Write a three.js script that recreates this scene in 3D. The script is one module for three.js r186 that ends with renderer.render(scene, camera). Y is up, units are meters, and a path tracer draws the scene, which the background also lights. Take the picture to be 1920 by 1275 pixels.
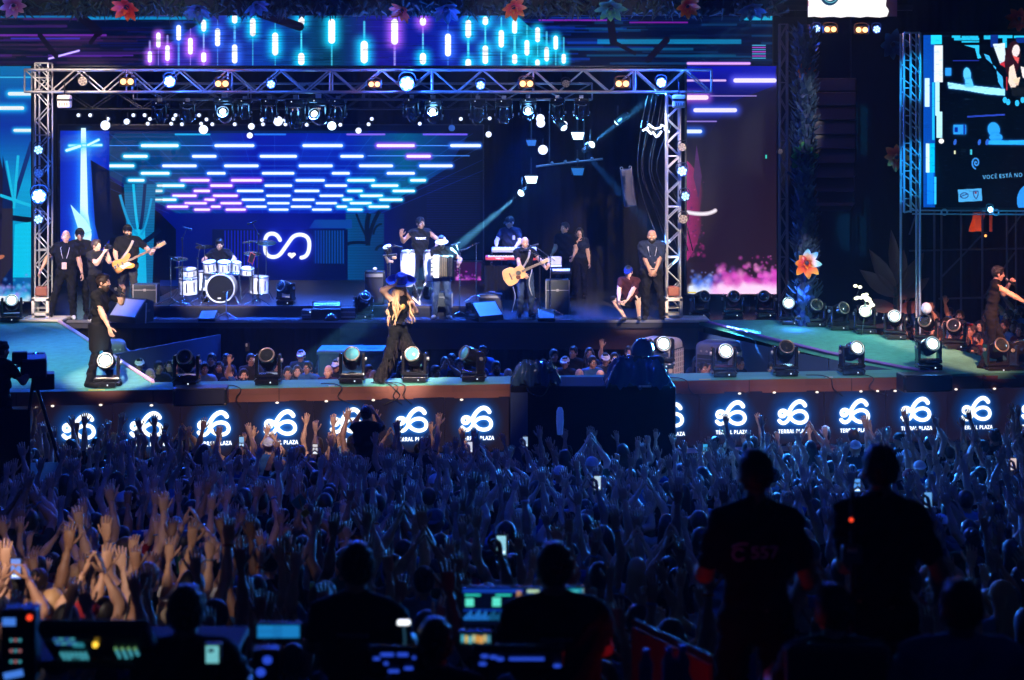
import * as THREE from 'three';
import { RoundedBoxGeometry } from 'three/addons/geometries/RoundedBoxGeometry.js';

// ---------------------------------------------------------------- camera, sky, haze, exposure
const F = 2800, EYE = 6.5, HOR = 230;                       // lens in pixels of a 1920 wide frame, eye height, height of the horizon in that frame
const scene = new THREE.Scene();
const camera = new THREE.PerspectiveCamera(2 * Math.atan(637.5 / F) * 180 / Math.PI, 1920 / 1275, 0.1, 200);
camera.position.set(0, EYE, 0);
camera.setViewOffset(1920, 1275, 0, 637.5 - HOR, 1920, 1275); // a level camera with the lens shifted down
camera.focus = 27; camera.userData.fStop = 1.7;
const renderer = new THREE.WebGLRenderer({ antialias: true });
renderer.toneMapping = THREE.LinearToneMapping;
renderer.toneMappingExposure = 1;
renderer.shadowMap.enabled = true;

const skyData = new Float32Array(64 * 32 * 4);
for (let y = 0; y < 32; y++) for (let x = 0; x < 64; x++) skyData.set([0.0002, 0.0010, 0.010, 1], (y * 64 + x) * 4);
const skyTex = new THREE.DataTexture(skyData, 64, 32, THREE.RGBAFormat, THREE.FloatType);
skyTex.mapping = THREE.EquirectangularReflectionMapping; skyTex.magFilter = THREE.LinearFilter; skyTex.needsUpdate = true;
scene.background = skyTex; scene.environment = skyTex;
const moon = new THREE.DirectionalLight(0x9fb6ff, 0.004);
moon.position.set(10, 30, 12); moon.castShadow = true; moon.shadow.radius = 4; scene.add(moon);
Object.assign(moon.shadow.camera, { left: -20, right: 20, top: 20, bottom: -20, far: 80 });
scene.fog = new THREE.FogExp2(new THREE.Color(0.5, 0.72, 1), 0.0012);

// ---------------------------------------------------------------- helpers
let seed = 20240;
const rnd = () => { seed = (seed + 0x6d2b79f5) | 0; let t = Math.imul(seed ^ (seed >>> 15), 1 | seed); t = (t + Math.imul(t ^ (t >>> 7), 61 | t)) ^ t; return ((t ^ (t >>> 14)) >>> 0) / 4294967296; };
const rr = (a, b) => a + (b - a) * rnd(), pick = (a) => a[Math.floor(rnd() * a.length)];
const V = (x, y, z) => new THREE.Vector3(x, y, z), v3 = (a) => a.isVector3 ? a.clone() : V(...a);
const at = (px, py, d) => [(px - 960) * d / F, EYE - (py - HOR) * d / F, -d];  // a measured point of the photograph at a depth
const PI = Math.PI;
const mats = {};
function mat(name, c, rough = 0.8, metal = 0, extra) {
  if (mats[name]) return mats[name];
  const m = new THREE.MeshPhysicalMaterial({ roughness: rough, metalness: metal, ...extra });
  m.color.setRGB(...c); m.name = name;
  return mats[name] = m;
}
function glow(name, c, k = 1, base = 0.02) {
  if (mats[name]) return mats[name];
  const m = new THREE.MeshStandardMaterial({ roughness: 0.4 });
  m.color.setRGB(base, base, base); m.emissive.setRGB(...c); m.emissiveIntensity = k; m.name = name;
  return mats[name] = m;
}
function mg(list) {                                          // joins geometries
  let nv = 0, ni = 0;
  for (const g of list) { nv += g.attributes.position.count; ni += g.index ? g.index.count : g.attributes.position.count; }
  const p = new Float32Array(nv * 3), n = new Float32Array(nv * 3), u = new Float32Array(nv * 2), ix = new Uint32Array(ni);
  let a = 0, b = 0;
  for (const g of list) {
    const c = g.attributes.position.count;
    if (!g.attributes.normal) g.computeVertexNormals();
    p.set(g.attributes.position.array.subarray(0, c * 3), a * 3); n.set(g.attributes.normal.array.subarray(0, c * 3), a * 3);
    if (g.attributes.uv) u.set(g.attributes.uv.array.subarray(0, c * 2), a * 2);
    if (g.index) for (let i = 0; i < g.index.count; i++) ix[b++] = g.index.array[i] + a;
    else for (let i = 0; i < c; i++) ix[b++] = i + a;
    a += c;
  }
  const o = new THREE.BufferGeometry();
  o.setAttribute('position', new THREE.BufferAttribute(p, 3)); o.setAttribute('normal', new THREE.BufferAttribute(n, 3)); o.setAttribute('uv', new THREE.BufferAttribute(u, 2)); o.setIndex(new THREE.BufferAttribute(ix, 1));
  return o;
}
const mv = (g, x = 0, y = 0, z = 0, rx = 0, ry = 0, rz = 0) => g.applyMatrix4(new THREE.Matrix4().makeRotationFromEuler(new THREE.Euler(rx, ry, rz)).setPosition(x, y, z));
const box = (w, h, d, x = 0, y = 0, z = 0, rx = 0, ry = 0, rz = 0) => mv(new THREE.BoxGeometry(w, h, d), x, y, z, rx, ry, rz);
const rbox = (w, h, d, r, x = 0, y = 0, z = 0, rx = 0, ry = 0, rz = 0) => mv(new RoundedBoxGeometry(w, h, d, 2, r), x, y, z, rx, ry, rz);
const cyl = (r1, r2, h, n = 16, x = 0, y = 0, z = 0, rx = 0, ry = 0, rz = 0) => mv(new THREE.CylinderGeometry(r1, r2, h, n), x, y, z, rx, ry, rz);
const ball = (r, x = 0, y = 0, z = 0, sx = 1, sy = 1, sz = 1, n = 12) => mv(new THREE.SphereGeometry(r, n, Math.max(6, n * 2 / 3 | 0)).scale(sx, sy, sz), x, y, z);
const ring = (r, t, x = 0, y = 0, z = 0, rx = 0, ry = 0, n = 24) => mv(new THREE.TorusGeometry(r, t, 6, n), x, y, z, rx, ry);
const disc = (r, x = 0, y = 0, z = 0, rx = 0, ry = 0, n = 24) => mv(new THREE.CircleGeometry(r, n), x, y, z, rx, ry);
const lathe = (pts, n = 20) => new THREE.LatheGeometry(pts.map((p) => new THREE.Vector2(...p)), n);
function rod(a, b, r, r2 = r, n = 8) {
  const A = v3(a), B = v3(b), d = B.clone().sub(A), g = new THREE.CylinderGeometry(r2, r, d.length(), n);
  return g.applyMatrix4(new THREE.Matrix4().compose(A.add(B).multiplyScalar(0.5), new THREE.Quaternion().setFromUnitVectors(V(0, 1, 0), d.normalize()), V(1, 1, 1)));
}
function sweep(pts, rad, n = 6, flat = 1, nor) {             // a closed tube along points with its own radius at each; flat squeezes it along nor
  const P = pts.map(v3), pos = [], idx = [], m = P.length, t = V(0, 0, 0), x = V(0, 0, 0), y = nor ? v3(nor) : V(0.31, 0.2, 0.93);
  const put = (c, r, d) => {
    t.copy(d).normalize(); x.crossVectors(y, t).normalize(); if (!nor) y.crossVectors(t, x).normalize();
    const yy = nor ? V(0, 0, 0).crossVectors(t, x).normalize() : y;
    for (let k = 0; k < n; k++) { const a = k / n * 2 * PI, q = c.clone().addScaledVector(x, Math.cos(a) * r).addScaledVector(yy, Math.sin(a) * r * flat); pos.push(q.x, q.y, q.z); }
  };
  const R = (i) => typeof rad === 'number' ? rad : rad[i];
  const d0 = P[1].clone().sub(P[0]), d1 = P[m - 1].clone().sub(P[m - 2]);
  put(P[0].clone().addScaledVector(d0.clone().normalize(), -R(0) * 0.5), R(0) * 0.55, d0);
  for (let i = 0; i < m; i++) put(P[i], R(i), i === 0 ? d0 : i === m - 1 ? d1 : P[i + 1].clone().sub(P[i - 1]));
  put(P[m - 1].clone().addScaledVector(d1.clone().normalize(), R(m - 1) * 0.5), R(m - 1) * 0.55, d1);
  const rows = m + 2;
  for (let i = 0; i < rows - 1; i++) for (let k = 0; k < n; k++) { const a = i * n + k, b = i * n + (k + 1) % n; idx.push(a, b, a + n, b, b + n, a + n); }
  for (let k = 1; k < n - 1; k++) { idx.push(0, k + 1, k); const e = (rows - 1) * n; idx.push(e, e + k, e + k + 1); }
  const g = new THREE.BufferGeometry();
  g.setAttribute('position', new THREE.Float32BufferAttribute(pos, 3)); g.setIndex(idx); g.computeVertexNormals();
  return g;
}
const curve = (pts, n = 16) => new THREE.CatmullRomCurve3(pts.map(v3)).getPoints(n);
const cable = (pts, r = 0.008, n = 18) => sweep(curve(pts, n), r, 5);

const used = {};
function numbered(name) { const k = used[name] = (used[name] ?? -1) + 1; return k ? name + '_' + String(k).padStart(3, '0') : name; }
function tag(o, label, category, group) { Object.assign(o.userData, { label, category }); if (group) o.userData.group = group; return o; }
function thing(name, label, category, pos = [0, 0, 0], turn = 0, group) {
  const o = new THREE.Group(); o.name = numbered(name); scene.add(o); o.position.set(...pos); o.rotation.y = turn;
  return tag(o, label, category, group);
}
function part(name, g, m, parent, pos) { const o = new THREE.Mesh(Array.isArray(g) ? mg(g) : g, m); o.name = name; if (pos) o.position.set(...pos); parent.add(o); return o; }
function struct(name, g, m) { const o = new THREE.Mesh(Array.isArray(g) ? mg(g) : g, m); o.name = numbered(name); o.userData.kind = 'structure'; scene.add(o); return o; }
function dup(root, pos, turn, label, group) {
  const r = root.clone(); r.name = numbered(root.name.replace(/_\d{3}$/, '')); r.userData = { ...root.userData }; scene.add(r);
  if (pos) r.position.set(...pos); if (turn !== undefined) r.rotation.y = turn;
  if (label) r.userData.label = label; if (group) r.userData.group = group;
  return r;
}
const unitRod = new THREE.CylinderGeometry(1, 1, 1, 8), UP = V(0, 1, 0);
function bar(name, a, b, r, m, parent) {                     // a round bar that is a part of its own; all share one geometry
  const A = v3(a), B = v3(b), d = B.clone().sub(A), o = new THREE.Mesh(unitRod, m);
  o.name = name; o.scale.set(r, d.length(), r); o.quaternion.setFromUnitVectors(UP, d.normalize()); o.position.copy(A.add(B).multiplyScalar(0.5)); parent.add(o);
  return o;
}
function spot(parent, c, power, deg, from, target, soft = 3, pen = 0.5) {
  const l = new THREE.SpotLight(new THREE.Color().setRGB(...c), power, 0, deg * PI / 180, pen, 2);
  l.name = 'lamp_beam'; l.castShadow = true; l.shadow.radius = soft; l.position.set(...from); l.target.position.set(...target); parent.add(l); parent.add(l.target);
  return l;
}
function bulb(parent, c, power, from = [0, 0, 0], soft = 3) {
  const l = new THREE.PointLight(new THREE.Color().setRGB(...c), power, 0, 2);
  l.name = 'lamp_bulb'; l.castShadow = true; l.shadow.radius = soft; l.position.set(...from); parent.add(l);
  return l;
}

// ---------------------------------------------------------------- textures
function canvas(w, h, draw, soft = 0, srgb = true) {
  const c = document.createElement('canvas'); c.width = w; c.height = h;
  draw(c.getContext('2d'), w, h);
  if (soft) { const s = document.createElement('canvas'), k = c.getContext('2d'); s.width = w / soft; s.height = h / soft; const q = s.getContext('2d'); q.imageSmoothingEnabled = true; q.drawImage(c, 0, 0, s.width, s.height); k.setTransform(1, 0, 0, 1, 0, 0); k.globalAlpha = 1; k.imageSmoothingEnabled = true; k.imageSmoothingQuality = 'high'; k.drawImage(s, 0, 0, w, h); }
  const t = new THREE.CanvasTexture(c); t.magFilter = THREE.LinearFilter; if (srgb) t.colorSpace = THREE.SRGBColorSpace;
  return t;
}
function led(name, tex, k = 1.6) {
  const m = new THREE.MeshPhysicalMaterial({ roughness: 0.7, specularIntensity: 0.12, emissiveMap: tex }); m.color.setRGB(0.005, 0.005, 0.006); m.emissive.setRGB(1, 1, 1); m.emissiveIntensity = k; m.name = name;
  return mats[name] = m;
}
function grain(n, lo, hi, cell, seed0, streak = 1) {         // grey value noise, tiles
  const c = new Uint8Array(n * n * 4), lat = [];
  let s = seed0; const r = () => (s = (s * 16807) % 2147483647) / 2147483647;
  const octs = [cell, cell / 2, cell / 4, 2].map((q) => Math.max(1, q | 0));
  for (const q of octs) { const m = Math.ceil(n / q); lat.push(Array.from({ length: m * m }, r)); }
  for (let y = 0; y < n; y++) for (let x = 0; x < n; x++) {
    let v = 0, w = 0;
    octs.forEach((q, i) => {
      const m = Math.ceil(n / q), fx = x / q / streak, fy = y / q, x0 = Math.floor(fx), y0 = Math.floor(fy), tx = fx - x0, ty = fy - y0, g = (a, b) => lat[i][(b % m) * m + (a % m)], am = 1 / (i + 1);
      v += am * ((g(x0, y0) * (1 - tx) + g(x0 + 1, y0) * tx) * (1 - ty) + (g(x0, y0 + 1) * (1 - tx) + g(x0 + 1, y0 + 1) * tx) * ty); w += am;
    });
    const k = Math.round(lo + (hi - lo) * v / w); c.set([k, k, k, 255], (y * n + x) * 4);
  }
  const t = new THREE.DataTexture(c, n, n); t.wrapS = t.wrapT = THREE.RepeatWrapping; t.magFilter = THREE.LinearFilter; t.needsUpdate = true;
  return t;
}

// ---------------------------------------------------------------- what the screens show
const glowBar = (c, x0, y0, x1, y1, w, halo, core = '#ffffff', blur = 14) => {
  c.save(); c.lineCap = 'round'; c.shadowColor = halo; c.strokeStyle = halo; const q0 = c.globalAlpha;
  for (let k = 12; k > 0; k--) { c.lineWidth = w * (1.05 + k * 0.024 * blur / 3); c.globalAlpha = q0 * 0.2 * (1 - k / 13); c.beginPath(); c.moveTo(x0, y0); c.lineTo(x1, y1); c.stroke(); } c.shadowBlur = blur * 0.4; c.strokeStyle = core; c.lineWidth = w; c.globalAlpha = q0;
  c.beginPath(); c.moveTo(x0, y0); c.lineTo(x1, y1); c.stroke(); c.restore();
};
const lines = (c, x, y, w, h, step, a) => { c.fillStyle = `rgba(0,0,8,${a})`; for (let k = y; k < y + h; k += step) c.fillRect(x, k, w, step * 0.45); };
function poly(c, fill, ...p) { c.fillStyle = fill; c.beginPath(); p.forEach((q, i) => (i ? c.lineTo(...q) : c.moveTo(...q))); c.closePath(); c.fill(); }
function smoke(c, x, y, w, h, cols, n, s0) {
  let s = s0; const r = () => (s = (s * 16807) % 2147483647) / 2147483647;
  for (let i = 0; i < n; i++) {
    const px = x + r() * w, up = r() * r(), py = y + h - up * h, q = (0.06 + 0.11 * r()) * w * (1 - up * 0.75), g = c.createRadialGradient(px, py, 0, px, py, q), col = up < 0.16 ? cols[0] : cols[1 + Math.floor(r() * (cols.length - 1))];
    g.addColorStop(0, col + 'a8'); g.addColorStop(1, col + '00'); c.fillStyle = g; c.fillRect(px - q, py - q, 2 * q, 2 * q);
  }
}
// rows of light bars under the painted hall ceiling: [row, from, to, ...]
const BARS = [
  [273, 264, 335, 402, 477, 567, 643, 706, 778, 844, 902], [293, 231, 277, 360, 406, 487, 557, 638, 682, 762, 808], [311, 187, 252, 304, 369, 420, 485, 560, 624, 673, 737, 786, 849],
  [325, 264, 318, 388, 423, 491, 552, 622, 656, 725, 778], [338, 240, 271, 338, 393, 433, 491, 554, 609, 651, 703, 769, 799], [348, 294, 346, 394, 436, 496, 548, 609, 651, 696, 747],
  [358, 264, 305, 363, 394, 444, 494, 552, 599, 651, 680, 736, 778], [367, 323, 369, 399, 446, 499, 545, 599, 644, 675, 718], [374.5, 287, 331, 383, 403, 453, 497, 548, 590, 642, 661, 711, 755],
  [381, 346, 388, 413, 453, 501, 543, 592, 632, 656, 697], [387.5, 313, 353, 395, 414, 461, 500, 545, 584, 631, 651, 691, 730], [393, 364, 394, 423, 461, 504, 541, 585, 622, 651, 680],
];
const texBack = canvas(2048, 860, (c, W, H) => {              // the video wall at the back of the stage
  const X0 = 110, X1 = 905, Y0 = 235, Y1 = 565, sx = W / (X1 - X0), sy = H / (Y1 - Y0);
  c.scale(sx, sy); c.translate(-X0, -Y0);
  c.fillStyle = '#01051c'; c.fillRect(X0, Y0, X1 - X0, Y1 - Y0);
  let g = c.createLinearGradient(0, 245, 0, 560); g.addColorStop(0, '#011a50'); g.addColorStop(0.5, '#010a70'); g.addColorStop(1, '#010f4c');
  c.fillStyle = g; c.fillRect(200, 245, 500, 320);
  g = c.createLinearGradient(690, 0, 905, 0); g.addColorStop(0, '#020a6a'); g.addColorStop(0.35, '#010632'); g.addColorStop(1, '#00020c'); c.fillStyle = g; c.fillRect(690, 245, 215, 320);
  poly(c, '#01061e', [200, 330], [300, 400], [330, 430], [330, 565], [110, 565], [110, 330]);
  // painted ceiling
  g = c.createLinearGradient(180, 0, 860, 0); g.addColorStop(0, '#02305e'); g.addColorStop(0.25, '#033a76'); g.addColorStop(0.42, '#05149a'); g.addColorStop(0.7, '#0520a0'); g.addColorStop(0.85, '#02507c'); g.addColorStop(1, '#011a58');
  poly(c, g, [215, 250], [880, 250], [840, 315], [700, 400], [330, 400], [180, 315]);
  c.strokeStyle = 'rgba(40,110,220,0.4)'; c.lineWidth = 1;
  for (let k = -9; k <= 9; k++) { c.beginPath(); c.moveTo(515 + k * 62, 250); c.lineTo(515 + k * 22, 400); c.stroke(); }
  for (const r of BARS) { c.strokeStyle = 'rgba(30,100,220,0.4)'; c.lineWidth = 2; const t = (r[0] - 250) / 150; c.beginPath(); c.moveTo(215 + t * 110, r[0]); c.lineTo(860 - t * 170, r[0]); c.stroke(); }
  for (const r of BARS) for (let k = 1; k < r.length; k += 2) {
    const m = (r[k] + r[k + 1]) / 2, u = r[0], pink = (Math.abs(m - 400 + (u - 370) * 0.4) < 62 && u > 335) || (m > 705 && m < 800 && u < 300), cyan = m < 330 || (m > 640 && u > 330);
    const w = 5.6 - (u - 273) * 0.012; glowBar(c, r[k] + w / 2, u, r[k + 1] - w / 2, u, w, pink ? '#a050ff' : cyan ? '#10c8ff' : '#2a7cff', pink ? '#ffeaff' : '#eefcff', 30);
  }
  for (const [a, b, col] of [[329, 393, '#20a8e8'], [478, 535, '#2070e8'], [651, 721, '#8060e8'], [794, 875, '#7058f0']]) glowBar(c, a, 252, b, 252, 2.5, col, col, 6);
  for (const [a, b, y] of [[193, 262, 273], [340, 400, 273], [778, 842, 273], [690, 760, 292], [810, 880, 292]]) { c.globalAlpha = 0.6; glowBar(c, a, y, b, y, 1.5, '#2a6cf0', '#58a0ff', 4); c.globalAlpha = 1; }
  // a light pillar between painted trunks at the outer corner
  g = c.createLinearGradient(115, 0, 215, 0); g.addColorStop(0, '#0520a8'); g.addColorStop(0.4, '#0a48e8'); g.addColorStop(1, '#0118a0'); c.fillStyle = g; c.fillRect(113, 245, 92, 225);
  c.save(); c.shadowColor = '#30c0ff'; c.shadowBlur = 40; poly(c, '#d8fbff', [152, 240], [161, 240], [165, 400], [172, 440], [168, 470], [143, 470], [140, 440], [150, 415]); poly(c, '#b8f6ff', [132, 383], [160, 412], [172, 432], [150, 440], [138, 402]);
  glowBar(c, 130, 273, 190, 272, 4, '#20c8ff', '#d0f8ff', 16); glowBar(c, 165, 272, 185, 262, 4, '#20c8ff', '#d0f8ff', 14); glowBar(c, 125, 282, 150, 274, 5, '#20c8ff', '#d0f8ff', 14); c.restore();
  poly(c, '#010a30', [170, 300], [205, 320], [212, 440], [190, 470], [178, 420]);
  // painted trees either side
  poly(c, '#0a6ea8', [232, 345], [292, 345], [285, 565], [245, 565]); lines(c, 225, 345, 80, 220, 3, 0.35);
  poly(c, '#12a8d8', [248, 430], [272, 430], [276, 565], [250, 565]);
  for (const [a, b, d, e, w, col] of [[258, 440, 225, 365, 5, '#0c90c8'], [262, 440, 250, 345, 5, '#14b4e0'], [264, 440, 284, 372, 4, '#0c90c8'], [248, 455, 200, 440, 6, '#03102e'], [268, 455, 300, 430, 9, '#03102e'], [262, 430, 272, 345, 6, '#052050']]) { c.strokeStyle = col; c.lineWidth = w; c.beginPath(); c.moveTo(a, b); c.quadraticCurveTo((a + d) / 2, b - 10, d, e); c.stroke(); }
  g = c.createLinearGradient(645, 0, 720, 0); g.addColorStop(0, '#044c86'); g.addColorStop(1, '#03346a'); c.fillStyle = g; c.fillRect(648, 400, 72, 165); lines(c, 648, 400, 72, 165, 3, 0.3);
  for (const [a, b, d, e, w] of [[690, 460, 712, 396, 7], [700, 440, 716, 420, 4], [690, 460, 692, 400, 9], [690, 456, 640, 462, 6], [705, 470, 722, 462, 5], [640, 462, 612, 560, 5], [690, 450, 668, 400, 4]]) { c.strokeStyle = '#010c28'; c.lineWidth = w; c.beginPath(); c.moveTo(a, b); c.quadraticCurveTo((a + d) / 2 - 6, (b + e) / 2 - 8, d, e); c.stroke(); }
  // painted hall with fluted walls
  c.fillStyle = '#020a3c'; c.fillRect(398, 430, 254, 105);
  for (let k = 0; k < 22; k++) { c.fillStyle = k % 2 ? '#0a1aa8' : '#03083c'; c.fillRect(418 + k * 3, 432, 2.4, 70); c.fillStyle = k % 2 ? '#084a9a' : '#031a50'; c.fillRect(588 + k * 2.6, 432, 2, 62); }
  c.fillStyle = '#0a3c8e'; poly(c, '#0a3c8e', [590, 412], [660, 412], [660, 428], [580, 428]);
  g = c.createLinearGradient(0, 520, 0, 565); g.addColorStop(0, '#021258'); g.addColorStop(1, '#063a90'); c.fillStyle = g; c.fillRect(300, 525, 400, 40);
  c.fillStyle = '#5a50c8'; c.beginPath(); c.ellipse(575, 534, 14, 8, 0, 0, 7); c.fill();
  // the sign of two hooks and a heart
  g = c.createRadialGradient(538, 462, 10, 538, 462, 80); g.addColorStop(0, '#0812a0'); g.addColorStop(1, '#08129000'); c.fillStyle = g; c.fillRect(455, 400, 170, 130);
  const hook = () => { c.beginPath(); c.moveTo(525, 450); c.quadraticCurveTo(520, 438, 510, 438); c.quadraticCurveTo(497, 438, 497, 455); c.lineTo(497, 465); c.quadraticCurveTo(497, 481, 512, 482); c.quadraticCurveTo(522, 482, 529, 472); c.lineTo(546, 448); c.quadraticCurveTo(553, 439, 565, 440); c.quadraticCurveTo(580, 442, 580, 458); c.quadraticCurveTo(580, 482, 565, 483); c.stroke(); };
  c.lineCap = 'round'; c.lineJoin = 'round'; c.save(); c.shadowColor = '#4060ff'; c.shadowBlur = 26; c.strokeStyle = '#8fb0ff'; c.lineWidth = 8; hook(); c.restore(); c.strokeStyle = '#ffffff'; c.lineWidth = 6.6; hook();
  c.fillStyle = '#fff'; c.beginPath(); c.moveTo(547, 485); c.lineTo(539, 478); c.quadraticCurveTo(541, 471, 547, 475); c.quadraticCurveTo(554, 471, 555, 478); c.closePath(); c.fill();
  for (let k = 0; k < 26; k++) { c.fillStyle = 'rgba(30,60,180,0.22)'; c.fillRect(800, 330 + k * 4.4, 100, 1.2); }
  lines(c, X0, Y0, X1 - X0, Y1 - Y0, 2.4, 0.13);
});
const LAMPS = [[281, 95, 118, 0], [297, 60, 90, 0], [314, 84, 115, 0], [335, 46, 77, 1], [357, 70, 103, 0], [382, 36, 60, 2], [382, 97, 118, 0], [408, 52, 88, 1], [440, 33, 38, 2], [440, 82, 120, 1], [474, 33, 69, 2], [516, 60, 105, 2], [565, 35, 44, 2], [565, 98, 123, 2],
  [622, 34, 83, 2], [683, 75, 120, 2], [740, 34, 85, 0], [793, 35, 46, 0], [793, 98, 122, 2], [840, 62, 107, 1], [878, 36, 72, 2], [878, 116, 122, 2], [910, 36, 42, 2], [910, 84, 121, 2], [940, 55, 90, 2], [965, 36, 64, 2], [965, 100, 121, 2], [988, 74, 105, 2], [1008, 50, 80, 2], [1008, 114, 121, 2], [1025, 87, 116, 2], [1042, 66, 94, 2], [1057, 100, 120, 2]];
const texHeader = canvas(2048, 132, (c, W, H) => {            // the wide screen over the stage
  const X0 = -90, X1 = 1448, Y0 = 26, Y1 = 123; c.scale(W / (X1 - X0), H / (Y1 - Y0)); c.translate(-X0, -Y0);
  c.fillStyle = '#020722'; c.fillRect(X0, Y0, X1 - X0, 100);
  let s = 77; const r = () => (s = (s * 16807) % 2147483647) / 2147483647;
  for (let k = 0; k < 260; k++) { const x = X0 + r() * (X1 - X0), y = Y0 + r() * 97, w = 40 + r() * 190, zone = x < 130 ? ['#3a1a40', '#2a1238', '#4a1a78'] : x < 270 ? ['#0a0a50', '#04063a', '#10106a'] : x < 1070 ? ['#03289a', '#0440c0', '#022a7c'] : ['#03203c', '#04143a', '#0a4a78']; c.fillStyle = zone[Math.floor(r() * 3)] + '88'; c.fillRect(x, y, w, 1 + r() * 4); }
  let g = c.createLinearGradient(255, 0, 1075, 0); g.addColorStop(0, '#30209000'); g.addColorStop(0.08, '#2c1a94'); g.addColorStop(0.3, '#033494'); g.addColorStop(0.45, '#02364c'); g.addColorStop(0.55, '#140e80'); g.addColorStop(0.75, '#041e94'); g.addColorStop(0.9, '#0480a4'); g.addColorStop(1, '#04708c00');
  poly(c, g, [400, 26], [965, 26], [1078, 123], [255, 123]);
  for (const [x, a, b, k] of LAMPS) { const halo = ['#c060ff', '#3070ff', '#10d8ff'][k], w = 9 + 7 * (1 - Math.abs(x - 680) / 420), edge = 30 + Math.max(0, Math.abs(x - 680) - 250) * 0.32; c.save(); c.globalAlpha = 0.4; glowBar(c, x, Math.max(edge, a - 34), x, 122, 1.2 + (x % 3), halo, '#90e8ff', 8); c.restore(); c.save(); c.translate(0, 0); glowBar(c, x, a + w / 2, x, b - w / 2, w * 0.85, halo, '#ffffff', 34); c.restore(); }
  for (const [a, b, y, w, col] of [[-40, 140, 30, 7, '#0a7ab8'], [150, 380, 34, 6, '#08a0d8'], [-90, 200, 66, 4, '#7a28b0'], [20, 150, 72, 3, '#3a30c8'], [90, 250, 104, 3, '#5a20a0'], [1010, 1140, 38, 3, '#a020c0'], [1180, 1290, 42, 3, '#8a18b0'], [1120, 1390, 78, 9, '#0c88b8'], [1060, 1300, 92, 5, '#06547c'], [1100, 1380, 104, 4, '#06486c'], [1395, 1448, 34, 8, '#20c8f0']]) { c.fillStyle = col; c.globalAlpha = 0.75; c.fillRect(a, y - w / 2, b - a, w); c.globalAlpha = 1; }
  glowBar(c, 155, 26, 330, 28, 2.5, '#b070ff', '#ffe0ff', 6); glowBar(c, 92, 110, 148, 95, 3, '#8060ff', '#d0b8ff', 8); glowBar(c, 1290, 119, 1405, 119, 4, '#a060e0', '#d8a0f0', 10);
  c.strokeStyle = '#0a0614'; c.lineCap = 'round'; for (const [a, b, d, e, w] of [[75, 66, 105, 105, 9], [150, 30, 185, 60, 16], [185, 60, 170, 80, 8], [490, 26, 562, 50, 16], [1145, 40, 1150, 78, 14], [1250, 75, 1215, 112, 12], [1150, 78, 1190, 100, 7]]) { c.lineWidth = w; c.beginPath(); c.moveTo(a, b); c.lineTo(d, e); c.stroke(); }
  for (let k = 0; k < 420; k++) { c.fillStyle = r() < 0.5 ? 'rgba(0,4,20,0.28)' : 'rgba(60,140,255,0.13)'; c.fillRect(250 + r() * 820, Y0 + r() * 97, 8 + r() * 60, 0.7 + r()); }
  for (let k = 0; k < 7; k++) { c.fillStyle = k % 2 ? '#b040c0' : '#40a0c8'; c.fillRect(1410, 84 + k * 4, 26, 2); }
  lines(c, X0, Y0, X1 - X0, 100, 3, 0.16);
});
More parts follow.
